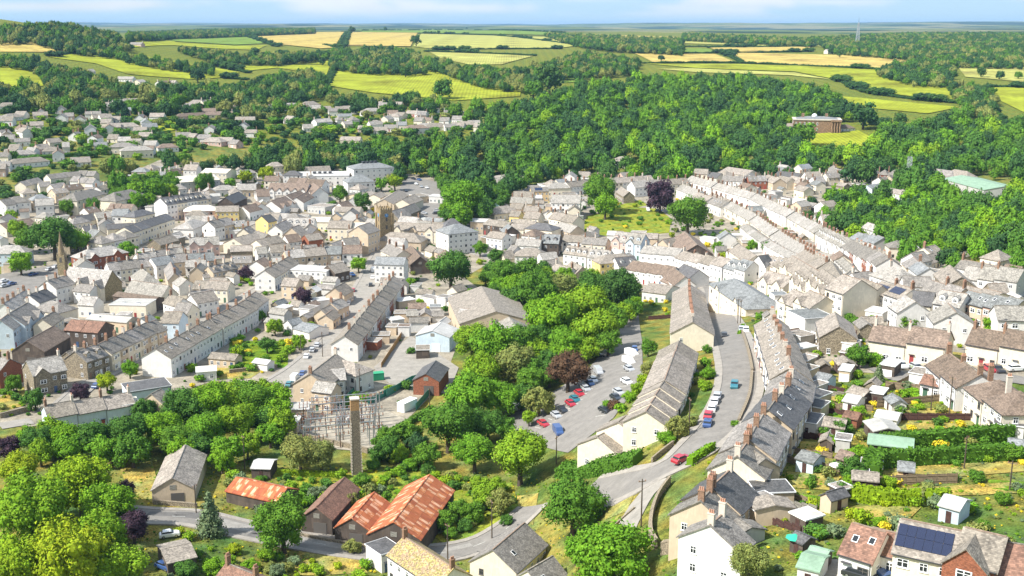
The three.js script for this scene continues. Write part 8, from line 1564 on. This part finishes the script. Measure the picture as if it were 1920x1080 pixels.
{ // mansion with portico, mast, lattice floodlight tower
  const [x, z] = AT.mansion, o = new THREE.Group(), st = mat([.46, .31, .22], { map: rep(T_stone, 8) }); o.name = 'mansion'; o.position.set(x, ground(x, z), z); o.rotation.y = -.2;
  part('wall', new Geo().box(-20, -3, -12, 20, 11, 12).build(), st, o); part('cornice', new Geo().box(-20.6, 10.4, -12.6, 20.6, 11.2, 12.6).build(), M.chimneyRender, o); part('roof', roofHip(-18, 18, 10, 11.1, 13, .2), roofMat.U[0], o); part('lantern', new THREE.SphereGeometry(2.4, 14, 8, 0, 6.3, 0, 1.6).translate(-2, 13, 0), M.white, o);
  for (let k = 0; k < 4; k++) part('column', new THREE.CylinderGeometry(.6, .7, 9.4, 10).translate(12.4 + k * 2.2, 4.7, 13.6), st, o); part('portico', new Geo().box(11.4, 9.4, 12, 20.2, 11, 14.6).build(), st, o);
  for (let r = 0; r < 2; r++) for (let k = 0; k < 6; k++) addWindow(o, -18 + k * 3.6, 1.5 + r * 4.8, 12, 0, 1.3, 2.4, false); for (let r = 0; r < 2; r++) for (let k = 0; k < 4; k++) addWindow(o, -20, 1.5 + r * 4.8, -8 + k * 5, -Math.PI / 2, 1.3, 2.4, false);
  for (const k of [-13, 7]) part('chimney', new Geo().box(k, 12, -2, k + 2.4, 15.5, 1).build(), st, o); reg(o, 'brown stone mansion with columned portico among woodland', 'mansion');
  const lattice = (name, [x, z], h, b, tp, desc) => { const o = new THREE.Group(); o.name = name; o.position.set(x, ground(x, z), z); const rod = (a, c, r) => { const d = new THREE.Vector3().subVectors(c, a), g = new THREE.CylinderGeometry(r, r, d.length(), 4); g.translate(0, d.length() / 2, 0); g.applyQuaternion(new THREE.Quaternion().setFromUnitVectors(new THREE.Vector3(0, 1, 0), d.normalize())); g.translate(a.x, a.y, a.z); return g; }, N = 9, r = b * .05, P = (i, k) => { const w = mix(b, tp, i / N), s = [[1, 1], [1, -1], [-1, -1], [-1, 1]][k % 4]; return new THREE.Vector3(s[0] * w, h * i / N, s[1] * w); };
    for (let k = 0; k < 4; k++) { part('leg', rod(P(0, k), P(N, k), r * 1.4), M.steel, o); const g = []; for (let i = 0; i < N; i++) g.push(rod(P(i, k), P(i + 1, k + 1), r), rod(P(i, k + 1), P(i + 1, k), r), rod(P(i + 1, k), P(i + 1, k + 1), r)); part('bracing', mergeGeometries(g), M.steel, o); } part('antenna', new THREE.CylinderGeometry(r * 1.2, r * 1.2, h * .22, 5).translate(0, h * 1.1, 0), M.gutter, o); reg(o, desc, 'mast'); };
  lattice('radio_mast', AT.mast, 48, 4.2, .9, 'tall lattice radio mast on the hilltop'); lattice('floodlight_tower', AT.tower2, 20, 1.5, 1.1, 'pale lattice tower standing among trees');
}
{ // electricity substation: posts, insulators, busbars, transformer, cabinets
  const [cx, cz, ax, az, bx, bz] = AT.substation, R = mulberry(8);
  for (let i = 0; i < 10; i++) for (let j = 0; j < 6; j++) {
    if ((i * 5 + j) % 7 === 4) continue; const x = cx + ax * (i - 5.5) / 4 + bx * (j - 2.5) / 2.2 + (R() - .5) * 1.2, z = cz + az * (i - 5.5) / 4 + bz * (j - 2.5) / 2.2 + (R() - .5) * 1.2, o = new THREE.Group(), h = 3 + R() * 1.8; o.name = 'switchgear_post'; o.position.set(x, ground(x, z) + .15, z); o.rotation.y = .4;
    part('post', new Geo().box(-.11, -.4, -.11, .11, h, .11).build(), R() < .5 ? M.rustPost : M.steel, o); part('cross_beam', new Geo().box(-1.3, h, -.08, 1.3, h + .16, .08).build(), M.steel, o); for (const q of [-1.1, 0, 1.1]) { const n = part('insulator', new THREE.CylinderGeometry(.10, .13, .8, 8).translate(q, h + .5, 0), M.porcelain, o); part('contact', new Geo().box(q - .25, h + .9, -.05, q + .25, h + .98, .05).build(), M.steel, n); } reg(o, 'brown switchgear post with three insulators', 'switchgear', 'substation switchgear posts');
  }
  for (let k = 0; k < 5; k++) { const t = (k - 2) / 2.2, x = cx + bx * t * 1.1 - ax * .2, z = cz + bz * t * 1.1 - az * .2, o = new THREE.Group(), a = Math.atan2(-az, ax), L = Math.hypot(ax, az) * .95; o.name = 'busbar_gantry'; o.position.set(x, ground(x, z) + .15, z); o.rotation.y = a; for (const q of [-L, 0, L]) part('leg', new Geo().box(q - .14, -.4, -.14, q + .14, 6.2, .14).build(), M.steel, o); part('beam', new Geo().box(-L, 5.8, -.1, L, 6.02, .1).build(), M.steel, o); for (let q = 0; q < 7; q++) part('insulator', new THREE.CylinderGeometry(.11, .11, .9, 8).translate(-L + (q + .5) * 2 * L / 7, 5.2, 0), M.porcelain, o); part('busbar', new Geo().box(-L, 4.66, -.05, L, 4.76, .05).build(), M.steel, o); reg(o, 'grey steel busbar gantry with hanging insulators', 'gantry', 'substation gantries'); }
  for (let k = 0; k < 3; k++) { const x = cx - ax * (.3 - k * .3) - bx * .35, z = cz - az * (.3 - k * .3) - bz * .35, o = new THREE.Group(); o.name = 'transformer'; o.position.set(x, ground(x, z) + .2, z); o.rotation.y = .4; part('tank', new Geo().box(-1, 0, -.7, 1, 1.9, .7).build(), wallMat.g[0], o); for (let q = -3; q < 4; q++) part('cooling_fin', new Geo().box(q * .27 - .04, .3, .7, q * .27 + .04, 1.7, 1.05).build(), wallMat.g[1], o); for (const q of [-.6, 0, .6]) part('bushing', new THREE.CylinderGeometry(.08, .12, .8, 8).translate(q, 2.2, 0), M.porcelain, o); reg(o, 'grey finned transformer in the substation yard', 'transformer', 'substation transformers'); }
  const box = (name, [x, z], rot, l, w, h, m, desc) => { const o = new THREE.Group(); o.name = name; o.position.set(x, ground(x, z) + .15, z); o.rotation.y = rot; part('casing', new Geo().box(-l / 2, 0, -w / 2, l / 2, h, w / 2).build(), m, o); part('lid', new Geo().box(-l / 2 - .08, h, -w / 2 - .08, l / 2 + .08, h + .14, w / 2 + .08).build(), m, o); for (let k = -1; k < 2; k++) part('door', new Geo().box(k * l * .3 - l * .13, .15, w / 2, k * l * .3 + l * .13, h - .15, w / 2 + .04).build(), m, o); reg(o, desc, 'cabinet'); };
  box('switchgear_cabinet', AT.cabinet, 1.0, 6.2, 2.6, 2.6, M.white, 'white steel switchgear cabinet beside brick hut'); box('green_container', AT.skip, .3, 3.4, 2.4, 2.2, mat([.03, .30, .15]), 'bright green steel container on building plot');
}
for (const [x, z, c] of PARASOLS) { const o = new THREE.Group(); o.name = 'parasol'; o.position.set(x, ground(x, z), z); part('pole', new THREE.CylinderGeometry(.03, .03, 2.3, 6).translate(0, 1.15, 0), M.white, o); part('canopy', new THREE.ConeGeometry(1.4, .6, 8).translate(0, 2.3, 0), mat(c), o); part('base', new THREE.CylinderGeometry(.3, .3, .1, 10).translate(0, .05, 0), M.gutter, o); reg(o, 'open garden parasol', 'parasol'); }
labelAll();
scene.updateMatrixWorld(true);
renderer.render(scene, camera);
